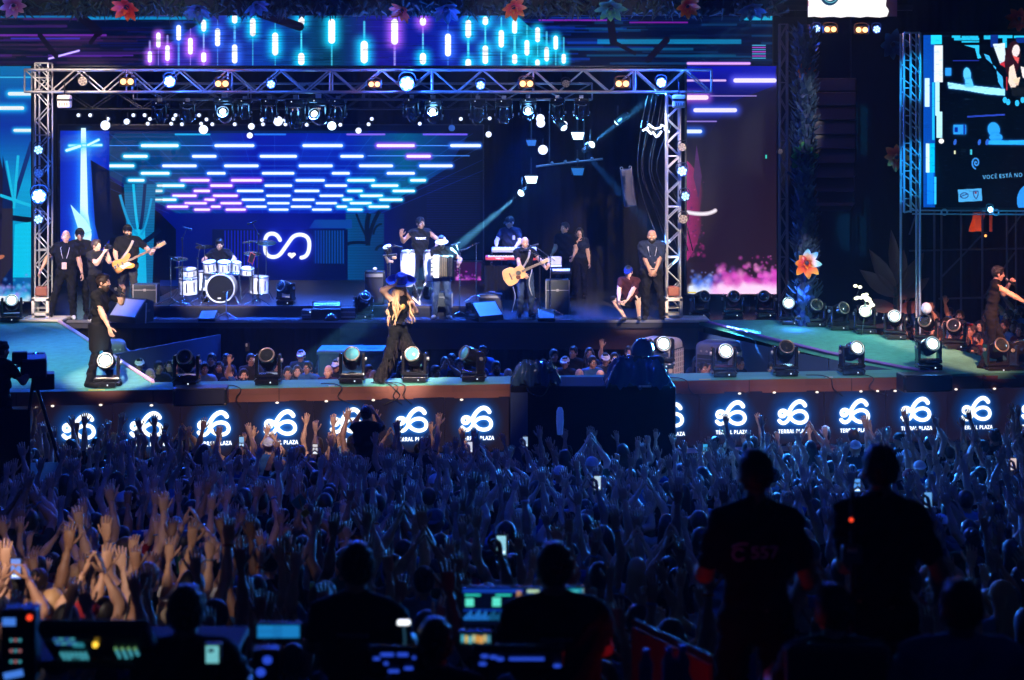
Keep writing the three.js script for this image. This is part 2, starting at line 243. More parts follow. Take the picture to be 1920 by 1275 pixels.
const texRight = canvas(700, 1820, (c, W, H) => {             // tall screen beside the stage, right
  const X0 = 1288, X1 = 1456, Y0 = 122, Y1 = 551; c.scale(W / (X1 - X0), H / (Y1 - Y0)); c.translate(-X0, -Y0);
  let g = c.createLinearGradient(1288, 122, 1456, 551); g.addColorStop(0, '#0a0a4a'); g.addColorStop(0.3, '#160f22'); g.addColorStop(0.6, '#22151f'); g.addColorStop(1, '#2a1a24'); c.fillStyle = g; c.fillRect(X0, Y0, 170, 430);
  g = c.createLinearGradient(0, 122, 0, 260); g.addColorStop(0, '#0a10b0'); g.addColorStop(0.4, '#0a0a60'); g.addColorStop(1, '#0a0a6000'); poly(c, g, [1288, 122], [1456, 122], [1450, 160], [1370, 190], [1330, 250], [1288, 270]);
  glowBar(c, 1379, 149, 1452, 149, 8, '#6060ff', '#f4e8ff', 40); glowBar(c, 1288, 181, 1324, 181, 9, '#b060e0', '#ffe4f4', 36); glowBar(c, 1304, 205, 1378, 205, 8, '#4060ff', '#f0e8ff', 40); glowBar(c, 1288, 245, 1313, 245, 7, '#2070ff', '#e8f4ff', 36);
  glowBar(c, 1288, 149, 1360, 149, 3.5, '#8050c0', '#d8b8f0', 10); glowBar(c, 1332, 178, 1418, 178, 1.6, '#6050c0', '#a890e0', 8); glowBar(c, 1288, 226, 1343, 226, 2, '#6050c0', '#9880d8', 8);
  // pink painted mask with a white tusk
  c.save(); c.beginPath(); c.moveTo(1288, 300); c.quadraticCurveTo(1320, 330, 1315, 370); c.lineTo(1312, 395); c.quadraticCurveTo(1322, 440, 1288, 490); c.closePath(); g = c.createLinearGradient(1288, 0, 1320, 0); g.addColorStop(0, '#a82272'); g.addColorStop(0.6, '#80184e'); g.addColorStop(1, '#3a1830'); c.fillStyle = g; c.shadowColor = '#60204a'; c.shadowBlur = 18; c.fill(); c.restore(); smoke(c, 1286, 300, 34, 180, ['#c02a88', '#702060', '#d04098', '#401a60'], 60, 41);
  poly(c, '#4a2058', [1306, 270], [1316, 330], [1310, 372], [1300, 330]); lines(c, 1288, 300, 34, 190, 2.2, 0.35);
  c.strokeStyle = '#c8b8c8'; c.lineWidth = 8; c.lineCap = 'round'; c.beginPath(); c.moveTo(1288, 397); c.quadraticCurveTo(1325, 405, 1341, 394); c.stroke(); c.strokeStyle = '#f4ecf4'; c.lineWidth = 4; c.stroke();
  g = c.createLinearGradient(1290, 0, 1456, 0); g.addColorStop(0, '#5a7cff'); g.addColorStop(0.35, '#f0f4ff'); g.addColorStop(1, '#ff9af0'); c.fillStyle = g; c.fillRect(1292, 536, 164, 16);
  smoke(c, 1296, 495, 80, 50, ['#e8f0ff', '#3a6cf0', '#5a80ff', '#9ab0ff'], 120, 5); smoke(c, 1340, 480, 120, 70, ['#f8b0f0', '#a83aa0', '#7a3098', '#d060c0'], 90, 71); smoke(c, 1405, 462, 50, 88, ['#ffc8f8', '#e060d0', '#b83aa8'], 70, 13); smoke(c, 1350, 470, 106, 78, ['#ffd8f8', '#e850d0', '#c83aa8', '#ff90e0'], 170, 9); c.fillStyle = '#e8d060'; c.fillRect(1290, 547, 15, 3);
  c.fillStyle = '#40e0c8'; c.fillRect(1435, 289, 3, 7); lines(c, X0, Y0, 170, 430, 2.2, 0.14);
}, 2);
const texLeft = canvas(420, 1220, (c, W, H) => {              // tall screen beside the stage, left
  const X0 = -90, X1 = 58, Y0 = 122, Y1 = 565; c.scale(W / (X1 - X0), H / (Y1 - Y0)); c.translate(-X0, -Y0);
  let g = c.createLinearGradient(0, 122, 0, 565); g.addColorStop(0, '#0470b0'); g.addColorStop(0.25, '#0330a0'); g.addColorStop(0.5, '#06a0d8'); g.addColorStop(0.8, '#0590c0'); g.addColorStop(1, '#053a8a'); c.fillStyle = g; c.fillRect(X0, Y0, 150, 450);
  glowBar(c, 18, 174, 70, 174, 7, '#10c0ff', '#e8fcff', 30); glowBar(c, -60, 201, 42, 201, 7, '#10c0ff', '#f0fcff', 34); glowBar(c, 28, 243, 70, 243, 6, '#10c0ff', '#e8fcff', 26); glowBar(c, -40, 143, 60, 143, 2, '#1090d0', '#40c0f0', 8);
  poly(c, '#1a1430', [-90, 255], [-5, 270], [8, 330], [4, 565], [-90, 565]); poly(c, '#081c50', [5, 290], [24, 380], [24, 565], [4, 565]);
  for (const [a, b, d, e, w, col] of [[26, 375, 60, 265, 8, '#0a2a70'], [26, 380, 12, 300, 4, '#18c0e8'], [26, 390, 34, 290, 5, '#18c0e8'], [0, 365, 58, 385, 6, '#18c0e8'], [0, 405, 58, 412, 10, '#020a20']]) { c.strokeStyle = col; c.lineWidth = w; c.beginPath(); c.moveTo(a, b); c.lineTo(d, e); c.stroke(); }
  poly(c, '#0ac8f0', [28, 420], [58, 415], [58, 520], [24, 520]); poly(c, '#2a2430', [4, 390], [24, 390], [22, 500], [0, 530]); c.fillStyle = '#c07050'; c.beginPath(); c.ellipse(0, 482, 9, 4, -0.3, 0, 7); c.fill();
  smoke(c, -30, 512, 85, 55, ['#f0f8ff', '#60a0ff', '#b0a0ff', '#40c0f0'], 150, 21); c.fillStyle = '#f4faff'; c.fillRect(-90, 555, 120, 10); lines(c, X0, Y0, 150, 450, 2.4, 0.2);
}, 2);
const texCorner = canvas(256, 256, (c) => { c.fillStyle = '#2a0834'; c.fillRect(0, 0, 256, 256); smoke(c, 0, 40, 256, 230, ['#ffd0ff', '#f060e8', '#a030c0', '#ff90f0'], 160, 3); });
function logo(c, x, y, s) {                                   // the loops of the plaza's emblem, s = width
  c.save(); c.translate(x, y); c.scale(s / 360, s / 360); c.lineCap = 'round'; c.lineJoin = 'round'; c.strokeStyle = '#fff'; c.shadowColor = '#3aa0ff'; c.shadowBlur = 30;
  c.lineWidth = 40; c.beginPath(); c.moveTo(20, 245); c.bezierCurveTo(60, 300, 110, 270, 140, 210); c.bezierCurveTo(180, 130, 320, 120, 335, 205); c.bezierCurveTo(345, 290, 200, 300, 150, 215); c.bezierCurveTo(120, 160, 90, 130, 50, 138); c.bezierCurveTo(10, 150, 20, 205, 60, 200); c.bezierCurveTo(85, 196, 90, 178, 84, 165); c.stroke();
  c.lineWidth = 46; c.beginPath(); c.moveTo(135, 150); c.bezierCurveTo(180, 50, 270, 0, 315, 85); c.stroke(); c.restore();
}
const texLogo = canvas(512, 420, (c, W, H) => {
  c.fillStyle = '#130d18'; c.fillRect(0, 0, W, H); const g = c.createRadialGradient(250, 190, 40, 250, 190, 230); g.addColorStop(0, '#0b3a7c'); g.addColorStop(0.55, '#0a2350'); g.addColorStop(1, '#0a235000'); c.fillStyle = g; c.fillRect(0, 0, W, H);
  logo(c, 125, 55, 262); c.fillStyle = '#fff'; c.shadowColor = '#3aa0ff'; c.shadowBlur = 14; c.font = 'bold 42px sans-serif'; c.textAlign = 'center'; c.fillText('TERRAL PLAZA', 262, 335, 262);
});
const texSign = canvas(640, 256, (c, W, H) => {               // the white sponsor board
  c.fillStyle = '#ffffff'; c.fillRect(0, 0, W, H); c.lineCap = 'round'; c.strokeStyle = '#0b3a5a'; c.lineWidth = 30; c.beginPath(); c.arc(170, 100, 66, 0.7, 3.4); c.stroke(); c.strokeStyle = '#c02040'; c.lineWidth = 20; c.beginPath(); c.arc(150, 80, 92, 2.5, 4.4); c.stroke();
  c.strokeStyle = '#60b0c0'; c.lineWidth = 7; c.beginPath(); c.arc(176, 96, 66, 0.8, 2.6); c.stroke();
  c.fillStyle = '#c23a52'; c.font = 'bold 54px sans-serif'; c.textAlign = 'left'; c.fillText('INTERMODAL', 265, 128, 330);
});
const texImag = canvas(900, 1160, (c, W, H) => {              // the picture on the big side screen
  const X0 = 1734, X1 = 1990, Y0 = 58, Y1 = 388; c.scale(W / (X1 - X0), H / (Y1 - Y0)); c.translate(-X0, -Y0);
  c.fillStyle = '#000209'; c.fillRect(X0, Y0, 260, 340);
  c.fillStyle = '#0448b0'; c.fillRect(1736, 60, 22, 330); c.fillStyle = '#e8f6ff'; c.fillRect(1756, 80, 16, 70); c.fillStyle = '#20d8ff'; c.fillRect(1750, 60, 20, 18); c.fillStyle = '#d0fbff'; c.fillRect(1739, 142, 9, 55); c.fillRect(1741, 266, 7, 56); c.fillStyle = '#00c0f0'; c.fillRect(1748, 266, 9, 56); c.fillStyle = '#18b8f0'; c.fillRect(1752, 150, 5, 110); c.fillStyle = '#b8f4ff'; c.fillRect(1758, 150, 8, 64); c.fillRect(1760, 206, 11, 50); c.fillStyle = '#0a84ff'; c.fillRect(1743, 322, 12, 60); c.fillStyle = '#30c8ff'; c.fillRect(1756, 330, 4, 52);
  c.fillStyle = '#fff'; c.beginPath(); c.arc(1769, 262, 5, 0, 7); c.fill();
  c.fillStyle = '#20c0ec'; for (const [x, y, w, h] of [[1788, 61, 16, 5], [1806, 62, 30, 4], [1792, 66, 46, 5], [1806, 72, 32, 3], [1846, 61, 12, 8], [1872, 61, 26, 6], [1880, 67, 8, 18], [1900, 62, 60, 5]]) c.fillRect(x, y, w, h);
  c.fillStyle = '#0a2a80'; c.fillRect(1858, 60, 14, 24); c.fillRect(1904, 66, 80, 10);
  poly(c, '#30c8ff', [1810, 80], [1838, 80], [1838, 96], [1842, 104], [1835, 106], [1830, 86]); poly(c, '#3ab8ff', [1846, 96], [1856, 100], [1864, 122], [1880, 140], [1882, 168], [1872, 150], [1868, 122], [1850, 106]);
  poly(c, '#d8ecf8', [1862, 78], [1884, 76], [1886, 116], [1876, 118]); poly(c, '#c82a3a', [1874, 116], [1888, 108], [1886, 124]);
  // a singer with long hair
  c.fillStyle = '#2a0a12'; c.beginPath(); c.ellipse(1898, 106, 14, 34, 0.1, 0, 7); c.fill(); c.fillStyle = '#f0e0e0'; c.beginPath(); c.ellipse(1904, 91, 7, 12, 0.1, 0, 7); c.fill(); poly(c, '#e85a5a', [1898, 100], [1910, 104], [1908, 116], [1902, 108]);
  poly(c, '#f6dccc', [1892, 122], [1900, 116], [1908, 152], [1898, 168], [1890, 150]); poly(c, '#ffd8b8', [1898, 146], [1912, 140], [1908, 158]); poly(c, '#f8f0ec', [1912, 120], [1930, 126], [1930, 150], [1916, 142]); c.fillStyle = '#10141c'; c.fillRect(1896, 160, 34, 16); c.fillStyle = '#b82838'; c.fillRect(1886, 140, 2.5, 26);
  for (const [x, y] of [[1884, 184], [1890, 188], [1906, 190], [1916, 184], [1926, 186]]) { c.fillStyle = '#30c0ff'; c.beginPath(); c.ellipse(x, y, 4, 6, 0, 0, 7); c.fill(); }
  c.save(); c.shadowColor = '#1080ff'; c.shadowBlur = 20; poly(c, '#a0f0ff', [1780, 150], [1810, 155], [1884, 163], [1884, 176], [1850, 173], [1808, 165], [1782, 162]); c.fillStyle = '#58c8f4'; c.beginPath(); c.ellipse(1816, 136, 7, 14, -0.1, 0, 7); c.fill(); poly(c, '#58c8f4', [1812, 145], [1824, 143], [1828, 158], [1812, 158]); c.fillStyle = '#2a98f0'; c.fillRect(1776, 123, 11, 15);
  c.fillStyle = '#2a9af0'; c.fillRect(1791, 231, 23, 18); c.fillStyle = '#0a2a98'; c.fillRect(1793, 236, 6, 9); c.fillRect(1809, 231, 3, 18); c.fillStyle = '#2aa0f4'; c.beginPath(); c.ellipse(1864, 240, 11, 14, -0.2, 0, 7); c.fill(); c.beginPath(); c.ellipse(1868, 255, 12, 8, 0, 0, 7); c.fill(); poly(c, '#28b0ff', [1852, 261], [1990, 259], [1990, 270], [1852, 268]); c.restore();
  c.fillStyle = '#2a60d0'; for (const x of [1794, 1838, 1852]) { c.beginPath(); c.ellipse(x, 264, 3, 6, 0.2, 0, 7); c.fill(); } c.fillStyle = '#1c2a90'; c.fillRect(1790, 108, 48, 2.4); c.save(); c.translate(1816, 214); c.rotate(-0.06); c.fillStyle = '#2440b8'; c.fillRect(0, 0, 68, 3.6); c.restore();
  c.strokeStyle = '#3a90e8'; c.lineWidth = 3; c.beginPath(); for (let a = 0; a < 11; a += 0.2) c.lineTo(1832 + Math.cos(a) * a * 0.72, 303 - Math.sin(a) * a * 1.05); c.stroke();
  c.save(); c.translate(1844, 334); c.rotate(-0.07); c.fillStyle = '#58b0f0'; c.font = 'bold 10.5px sans-serif'; c.fillText('VOC\u00ca EST\u00c1 NO MAIOR', 0, 0, 112); c.restore();
  c.save(); c.translate(1799, 354); c.rotate(-0.06); c.fillStyle = '#4aa8e8'; c.fillRect(0, 0, 43, 24); c.strokeStyle = '#1a3070'; c.lineWidth = 1.4; c.beginPath(); c.ellipse(11, 12, 7, 5, 0, 0, 7); c.moveTo(3, 14); c.lineTo(18, 9); c.stroke(); c.beginPath(); c.moveTo(28, 5); c.lineTo(36, 5); c.quadraticCurveTo(37, 15, 32, 19); c.quadraticCurveTo(27, 15, 28, 5); c.stroke(); c.fillStyle = '#802030'; c.fillRect(30.5, 6, 3, 4); c.restore();
  c.fillStyle = '#2a90f0'; c.beginPath(); c.ellipse(1922, 370, 16, 26, 0.2, 0, 7); c.fill(); c.fillStyle = '#f0f0c0'; c.fillRect(1792, 280, 3, 7); c.fillStyle = '#40c0d8'; c.fillRect(1821, 278, 4, 10); let s = 5; const r = () => (s = (s * 16807) % 2147483647) / 2147483647; for (let k = 0; k < 900; k++) { c.fillStyle = r() < 0.6 ? 'rgba(0,20,60,0.16)' : 'rgba(60,170,255,0.10)'; c.fillRect(X0 + r() * 256, Y0 + r() * 330, 2 + r() * 9, 0.8 + r() * 1.4); }
}, 4);
const carpetTex = grain(256, 150, 255, 24, 91), clothTex = grain(128, 170, 255, 10, 17), asphaltTex = grain(256, 120, 255, 16, 5), woodTex = grain(256, 150, 255, 40, 33, 5);

// ---------------------------------------------------------------- people: joints, a distance field round them, one skin
const smin = (a, b, k) => { const h = Math.max(k - Math.abs(a - b), 0) / k; return Math.min(a, b) - h * h * k * 0.25; };
function skinField(prims, c, grow = 0, pad = 0.06) {         // meshes capsules and ellipsoids joined smoothly; every triangle carries the tag of its nearest piece
  const lo = [1e9, 1e9, 1e9], hi = [-1e9, -1e9, -1e9];
  for (const p of prims) if (!p.cut) for (const q of [p.a, p.b ?? p.a]) for (let i = 0; i < 3; i++) { const e = (p.s ? p.s[i] : Math.max(p.ra, p.rb ?? p.ra)) + grow + pad; lo[i] = Math.min(lo[i], q[i] - e); hi[i] = Math.max(hi[i], q[i] + e); }
  const n = lo.map((l, i) => Math.ceil((hi[i] - l) / c) + 1), N = n[0] * n[1] * n[2], D = new Float32Array(N).fill(0.5), T = new Uint8Array(N), B = new Float32Array(N).fill(9), sx = n[1] * n[2], sy = n[2];
  for (const p of prims) {
    const a = p.a, b = p.b ?? p.a, k = p.k ?? 0.035, ra = p.ra + grow, rb = (p.rb ?? p.ra) + grow, S = p.s && p.s.map((v) => v + grow), i0 = [], i1 = [];
    for (let i = 0; i < 3; i++) { const e = (S ? S[i] : Math.max(ra, rb)) + k + 2 * c; i0.push(Math.max(0, Math.floor((Math.min(a[i], b[i]) - e - lo[i]) / c))); i1.push(Math.min(n[i] - 1, Math.ceil((Math.max(a[i], b[i]) + e - lo[i]) / c))); }
    const bx = b[0] - a[0], by = b[1] - a[1], bz = b[2] - a[2], bb = bx * bx + by * by + bz * bz || 1e-9, f = p.f, fl = p.fl;
    for (let x = i0[0]; x <= i1[0]; x++) for (let y = i0[1]; y <= i1[1]; y++) for (let z = i0[2]; z <= i1[2]; z++) {
      let px = lo[0] + x * c - a[0], py = lo[1] + y * c - a[1], pz = lo[2] + z * c - a[2], d;
      if (S) { const u = px / S[0], v = py / S[1], w = pz / S[2], k0 = Math.hypot(u, v, w), k1 = Math.hypot(u / S[0], v / S[1], w / S[2]); d = k1 > 1e-6 ? k0 * (k0 - 1) / k1 : -Math.min(...S); }
      else {
        const h = Math.max(0, Math.min(1, (px * bx + py * by + pz * bz) / bb)); px -= bx * h; py -= by * h; pz -= bz * h;
        if (f) { const q = (px * f[0] + py * f[1] + pz * f[2]) * (1 / fl - 1); px += f[0] * q; py += f[1] * q; pz += f[2] * q; }
        d = Math.hypot(px, py, pz) - ra - (rb - ra) * h;
      }
      const i = x * sx + y * sy + z;
      if (p.cut) D[i] = Math.max(D[i], -d); else { if (d < B[i]) { B[i] = d; T[i] = p.tag ?? 0; } D[i] = smin(D[i], d, k); }
    }
  }
  const id = new Int32Array(N).fill(-1), pos = [], tri = {};
  const off = [0, sx, sy, sx + sy, 1, sx + 1, sy + 1, sx + sy + 1];
  for (let x = 0; x < n[0] - 1; x++) for (let y = 0; y < n[1] - 1; y++) for (let z = 0; z < n[2] - 1; z++) {
    const i = x * sx + y * sy + z; let m = 0; for (let q = 0; q < 8; q++) if (D[i + off[q]] < 0) m |= 1 << q;
    if (m === 0 || m === 255) continue;
    let ax = 0, ay = 0, az = 0, w = 0;
    for (let q = 0; q < 8; q++) for (const e of [1, 2, 4]) { const r = q ^ e; if (r < q || ((m >> q) & 1) === ((m >> r) & 1)) continue; const d0 = D[i + off[q]], d1 = D[i + off[r]], t = d0 / (d0 - d1); ax += (q & 1) + ((r & 1) - (q & 1)) * t; ay += ((q >> 1) & 1) + (((r >> 1) & 1) - ((q >> 1) & 1)) * t; az += (q >> 2) + ((r >> 2) - (q >> 2)) * t; w++; }
    id[i] = pos.length / 3; pos.push(lo[0] + (x + ax / w) * c, lo[1] + (y + ay / w) * c, lo[2] + (z + az / w) * c);
  }
  const quad = (a, b, e, d, flip, i) => { if (a < 0 || b < 0 || e < 0 || d < 0) return; const L = tri[T[i]] ??= []; flip ? L.push(a, d, e, a, e, b) : L.push(a, b, e, a, e, d); };
  for (let x = 1; x < n[0] - 1; x++) for (let y = 1; y < n[1] - 1; y++) for (let z = 1; z < n[2] - 1; z++) {
    const i = x * sx + y * sy + z, s = D[i] < 0;
    if (s !== D[i + sx] < 0) quad(id[i - sy - 1], id[i - 1], id[i], id[i - sy], !s, i);
    if (s !== D[i + sy] < 0) quad(id[i - sx - 1], id[i - sx], id[i], id[i - 1], !s, i);
    if (s !== D[i + 1] < 0) quad(id[i - sx - sy], id[i - sy], id[i], id[i - sx], !s, i);
  }
  return { pos, tri };
}
class Acc {                                                  // one geometry with a material group per tag
  constructor() { this.pos = []; this.tri = {}; }
  add(s, tagAll) { const o = this.pos.length / 3; for (const v of s.pos) this.pos.push(v); for (const t in s.tri) { const L = this.tri[tagAll ?? t] ??= []; for (const k of s.tri[t]) L.push(k + o); } return this; }
  geo(g, t = 0, m) { if (m) g = g.clone().applyMatrix4(m); const p = g.attributes.position.array; return this.add({ pos: Array.from(p), tri: { [t]: g.index ? Array.from(g.index.array) : p.length / 3 && Array.from({ length: p.length / 3 }, (_, i) => i) } }); }
  done() {
    const g = new THREE.BufferGeometry(), ix = [], tags = Object.keys(this.tri).map(Number); g.setAttribute('position', new THREE.Float32BufferAttribute(this.pos, 3));
    tags.forEach((t, i) => { g.addGroup(ix.length, this.tri[t].length, i); for (const k of this.tri[t]) ix.push(k); });
    g.setIndex(ix); g.computeVertexNormals(); g.userData.tags = tags;
    const uv = new Float32Array(this.pos.length / 3 * 2); for (let i = 0; i < uv.length / 2; i++) { uv[i * 2] = this.pos[i * 3] + this.pos[i * 3 + 2]; uv[i * 2 + 1] = this.pos[i * 3 + 1]; } g.setAttribute('uv', new THREE.BufferAttribute(uv, 2));
    return g;
  }
}
function hand(acc, wrist, dir, palm, side, curl = 0.35, s = 1, spread = 1, n = 5) {   // palm, four fingers of different lengths, a thumb from the side of the palm
  const d = v3(dir).normalize(), p = v3(palm).addScaledVector(d, -v3(palm).dot(d)).normalize(), l = V(0, 0, 0).crossVectors(d, p).multiplyScalar(side).normalize(), w = v3(wrist);
  const q = (a, b, e) => w.clone().addScaledVector(d, a * s).addScaledVector(l, b * s).addScaledVector(p, e * s);
  acc.geo(sweep([q(-0.02, 0, 0), q(0.02, 0.002, 0), q(0.055, 0, 0), q(0.088, -0.002, 0)], [0.027 * s, 0.036 * s, 0.043 * s, 0.041 * s], 8, 0.42, p), 0);
  [[0.03, 0.074, 0.14], [0.01, 0.084, 0.03], [-0.011, 0.078, -0.07], [-0.031, 0.06, -0.2]].forEach(([b, len, sp], i) => {
    const pts = [q(0.084, b, 0)]; let a = curl * 0.5; const f = d.clone().addScaledVector(l, sp * spread * (1 - curl * 0.6)).normalize();
    for (const k of [0.46, 0.31, 0.23]) { const h = f.clone().multiplyScalar(Math.cos(a)).addScaledVector(p, Math.sin(a)); pts.push(pts[pts.length - 1].clone().addScaledVector(h, len * k * s)); a += curl * 1.15; }
    acc.geo(sweep(pts, [0.0105 * s, 0.0096 * s, 0.0088 * s, 0.0072 * s], n), 0);
  });
  const t = d.clone().multiplyScalar(0.62).addScaledVector(l, 0.72 - curl * 0.4).addScaledVector(p, 0.15 + curl * 0.7).normalize(), b = q(0.022, 0.03, 0.006);
  acc.geo(sweep([b, b.clone().addScaledVector(t, 0.034 * s), b.clone().addScaledVector(t, 0.058 * s).addScaledVector(d, 0.01 * s), b.clone().addScaledVector(t, 0.072 * s).addScaledVector(d, 0.026 * s)], [0.015 * s, 0.0125 * s, 0.011 * s, 0.0085 * s], n), 0);
}
function ik(a, b, l1, l2, pole) {                            // the joint between two bones
  const d = b.clone().sub(a), L = Math.min(d.length(), (l1 + l2) * 0.999), u = d.normalize(), h = (l1 * l1 - l2 * l2 + L * L) / (2 * L), r = Math.sqrt(Math.max(0, l1 * l1 - h * h));
  const p = v3(pole); p.addScaledVector(u, -p.dot(u)).normalize();
  return [a.clone().addScaledVector(u, h).addScaledVector(p, r), a.clone().addScaledVector(u, L)];
}
function joints(p) {
  const s = (p.h ?? 1.75) / 1.75, fem = p.female ? 1 : 0, g = p.girth ?? 1, J = { s, g, fem };
  J.hip = v3(p.hip ?? [0, 0.93, 0]).multiplyScalar(s); J.dir = V(p.lean?.[0] ?? 0, 1, p.lean?.[1] ?? 0.02).normalize();
  const tw = p.twist ?? 0, ptw = p.hipTwist ?? 0; J.ax = V(Math.cos(tw), 0, -Math.sin(tw)); J.ax.addScaledVector(J.dir, -J.ax.dot(J.dir)).normalize(); J.fw = V(0, 0, 0).crossVectors(J.ax, J.dir).normalize(); const pa = V(Math.cos(ptw), 0, -Math.sin(ptw));
  J.chest = J.hip.clone().addScaledVector(J.dir, 0.36 * s); J.neck = J.hip.clone().addScaledVector(J.dir, 0.55 * s).addScaledVector(J.fw, 0.005);
  const sw = (fem ? 0.155 : 0.178) * s * (0.75 + 0.25 * g); J.sh = [1, -1].map((k) => J.hip.clone().addScaledVector(J.dir, 0.5 * s + (p.shrug ?? 0)).addScaledVector(J.ax, k * sw));
  J.hd = V(p.headLean?.[0] ?? 0, 1, p.headLean?.[1] ?? 0.12).normalize(); J.head = J.neck.clone().addScaledVector(J.hd, 0.145 * s);
  J.hipj = [1, -1].map((k) => J.hip.clone().addScaledVector(pa, k * 0.092 * s).add(V(0, -0.03 * s, 0)));
  const wr = [p.wl ?? [0.3, 0.8, 0.06], p.wr ?? [-0.3, 0.8, 0.06]], el = [p.el ?? [0.25, -0.3, -1], p.er ?? [-0.25, -0.3, -1]], an = [p.al ?? [0.12, 0.085, 0], p.ar ?? [-0.12, 0.085, 0]], kn = [p.kl ?? [0.1, 0, 1], p.kr ?? [-0.1, 0, 1]];
  J.el = []; J.wr = []; J.kn = []; J.an = []; J.toe = [];
  for (const i of [0, 1]) {
    [J.el[i], J.wr[i]] = ik(J.sh[i], v3(wr[i]).multiplyScalar(s), 0.285 * s, 0.26 * s, el[i]);
    [J.kn[i], J.an[i]] = ik(J.hipj[i], v3(an[i]).multiplyScalar(s), 0.43 * s, 0.42 * s, kn[i]);
    const td = v3((i ? p.tr : p.tl) ?? [i ? -0.25 : 0.25, 0, 1]).normalize(); J.toe[i] = J.an[i].clone().addScaledVector(td, 0.15 * s).add(V(0, -0.045 * s, 0)); J.td = td;
  }
  return J;
}
const A3 = (v) => [v.x, v.y, v.z];
function bodyPrims(J, p) {                                   // tags: 0 skin 1 top 2 trousers 3 shoes
  const { s, g, fem } = J, P = [], f = A3(J.fw), up = (k, fw = 0) => J.hip.clone().addScaledVector(J.dir, k * s).addScaledVector(J.fw, fw * s), top = p.top === 0 ? 0 : 1, leg = p.shorts ? 0 : 2;
  const add = (a, b, ra, rb, t, o) => P.push({ a: A3(a), b: A3(b), ra: ra * s, rb: rb * s, tag: t, ...o });
  const ax = (c, k) => c.clone().addScaledVector(J.ax, k * s);
  add(J.hipj[0].clone().lerp(J.hipj[1], 0.1).add(V(0, 0.03 * s, 0)), J.hipj[1].clone().lerp(J.hipj[0], 0.1).add(V(0, 0.03 * s, 0)), 0.108 * g, 0.108 * g, 2, { f, fl: 0.92 });
  add(ax(up(0.1), 0.045 * g), ax(up(0.1), -0.045 * g), (fem ? 0.092 : 0.108) * g, (fem ? 0.092 : 0.108) * g, top, { f, fl: 0.85 });
  if (g > 1.1) add(up(0.14, 0.06 * g), up(0.2, 0.05 * g), 0.1 * g, 0.1 * g, top);
  add(ax(up(0.26), 0.07 * g), ax(up(0.26), -0.07 * g), (fem ? 0.095 : 0.108) * g, (fem ? 0.095 : 0.108) * g, top, { f, fl: 0.82 });
  add(ax(up(0.39), 0.085 * g), ax(up(0.39), -0.085 * g), 0.105 * g, 0.105 * g, top, { f, fl: 0.8 });
  if (fem) for (const k of [1, -1]) add(ax(up(0.36, 0.075), k * 0.075), ax(up(0.355, 0.08), k * 0.075), 0.058, 0.055, top);
  add(J.sh[0].clone().lerp(J.sh[1], 0.08), J.sh[1].clone().lerp(J.sh[0], 0.08), 0.062 * g, 0.062 * g, top);
  for (const i of [0, 1]) add(J.sh[i].clone().lerp(J.neck, 0.35), J.neck, 0.055 * g, 0.052, top);
  add(J.neck.clone().addScaledVector(J.hd, -0.01), J.neck.clone().addScaledVector(J.hd, 0.09 * s), 0.052 * Math.sqrt(g), 0.05, 0);
  const sl = p.sleeve ?? 0.55;
  for (const i of [0, 1]) {
    const mid = J.sh[i].clone().lerp(J.el[i], Math.min(1, sl)), st = sl > 0 ? top : 0, lr = (t) => 0.054 * (1 - t) + 0.041 * t;
    if (sl > 0.02) add(J.sh[i], mid, 0.056 * g, (lr(Math.min(1, sl)) + 0.004) * g, st);
    if (sl < 1) add(mid, J.el[i], lr(Math.max(0, sl)) * Math.sqrt(g), 0.041, 0);
    const f2 = J.el[i].clone().lerp(J.wr[i], 0.3); add(J.el[i], f2, 0.041, 0.042, sl > 1 ? top : 0); add(f2, J.wr[i], 0.042, 0.026, sl > 1 ? top : 0);
    const kn = J.kn[i]; add(J.hipj[i], kn, 0.088 * Math.sqrt(g), p.flare ? 0.07 : 0.057, 2); const cf = kn.clone().lerp(J.an[i], 0.3); add(kn, cf, 0.055, 0.056, leg); add(cf, J.an[i], 0.056, p.flare ? 0.07 : leg ? 0.05 : 0.037, leg);
    const foot = J.an[i].clone().add(V(0, -0.04 * s, 0)), heel = foot.clone().addScaledVector(J.toe[i].clone().sub(J.an[i]).setY(0).normalize(), -0.045 * s);
    add(heel, J.toe[i], 0.04, 0.036, 3, { k: 0.02 });
  }
  return P;
}
const HEADS = {};
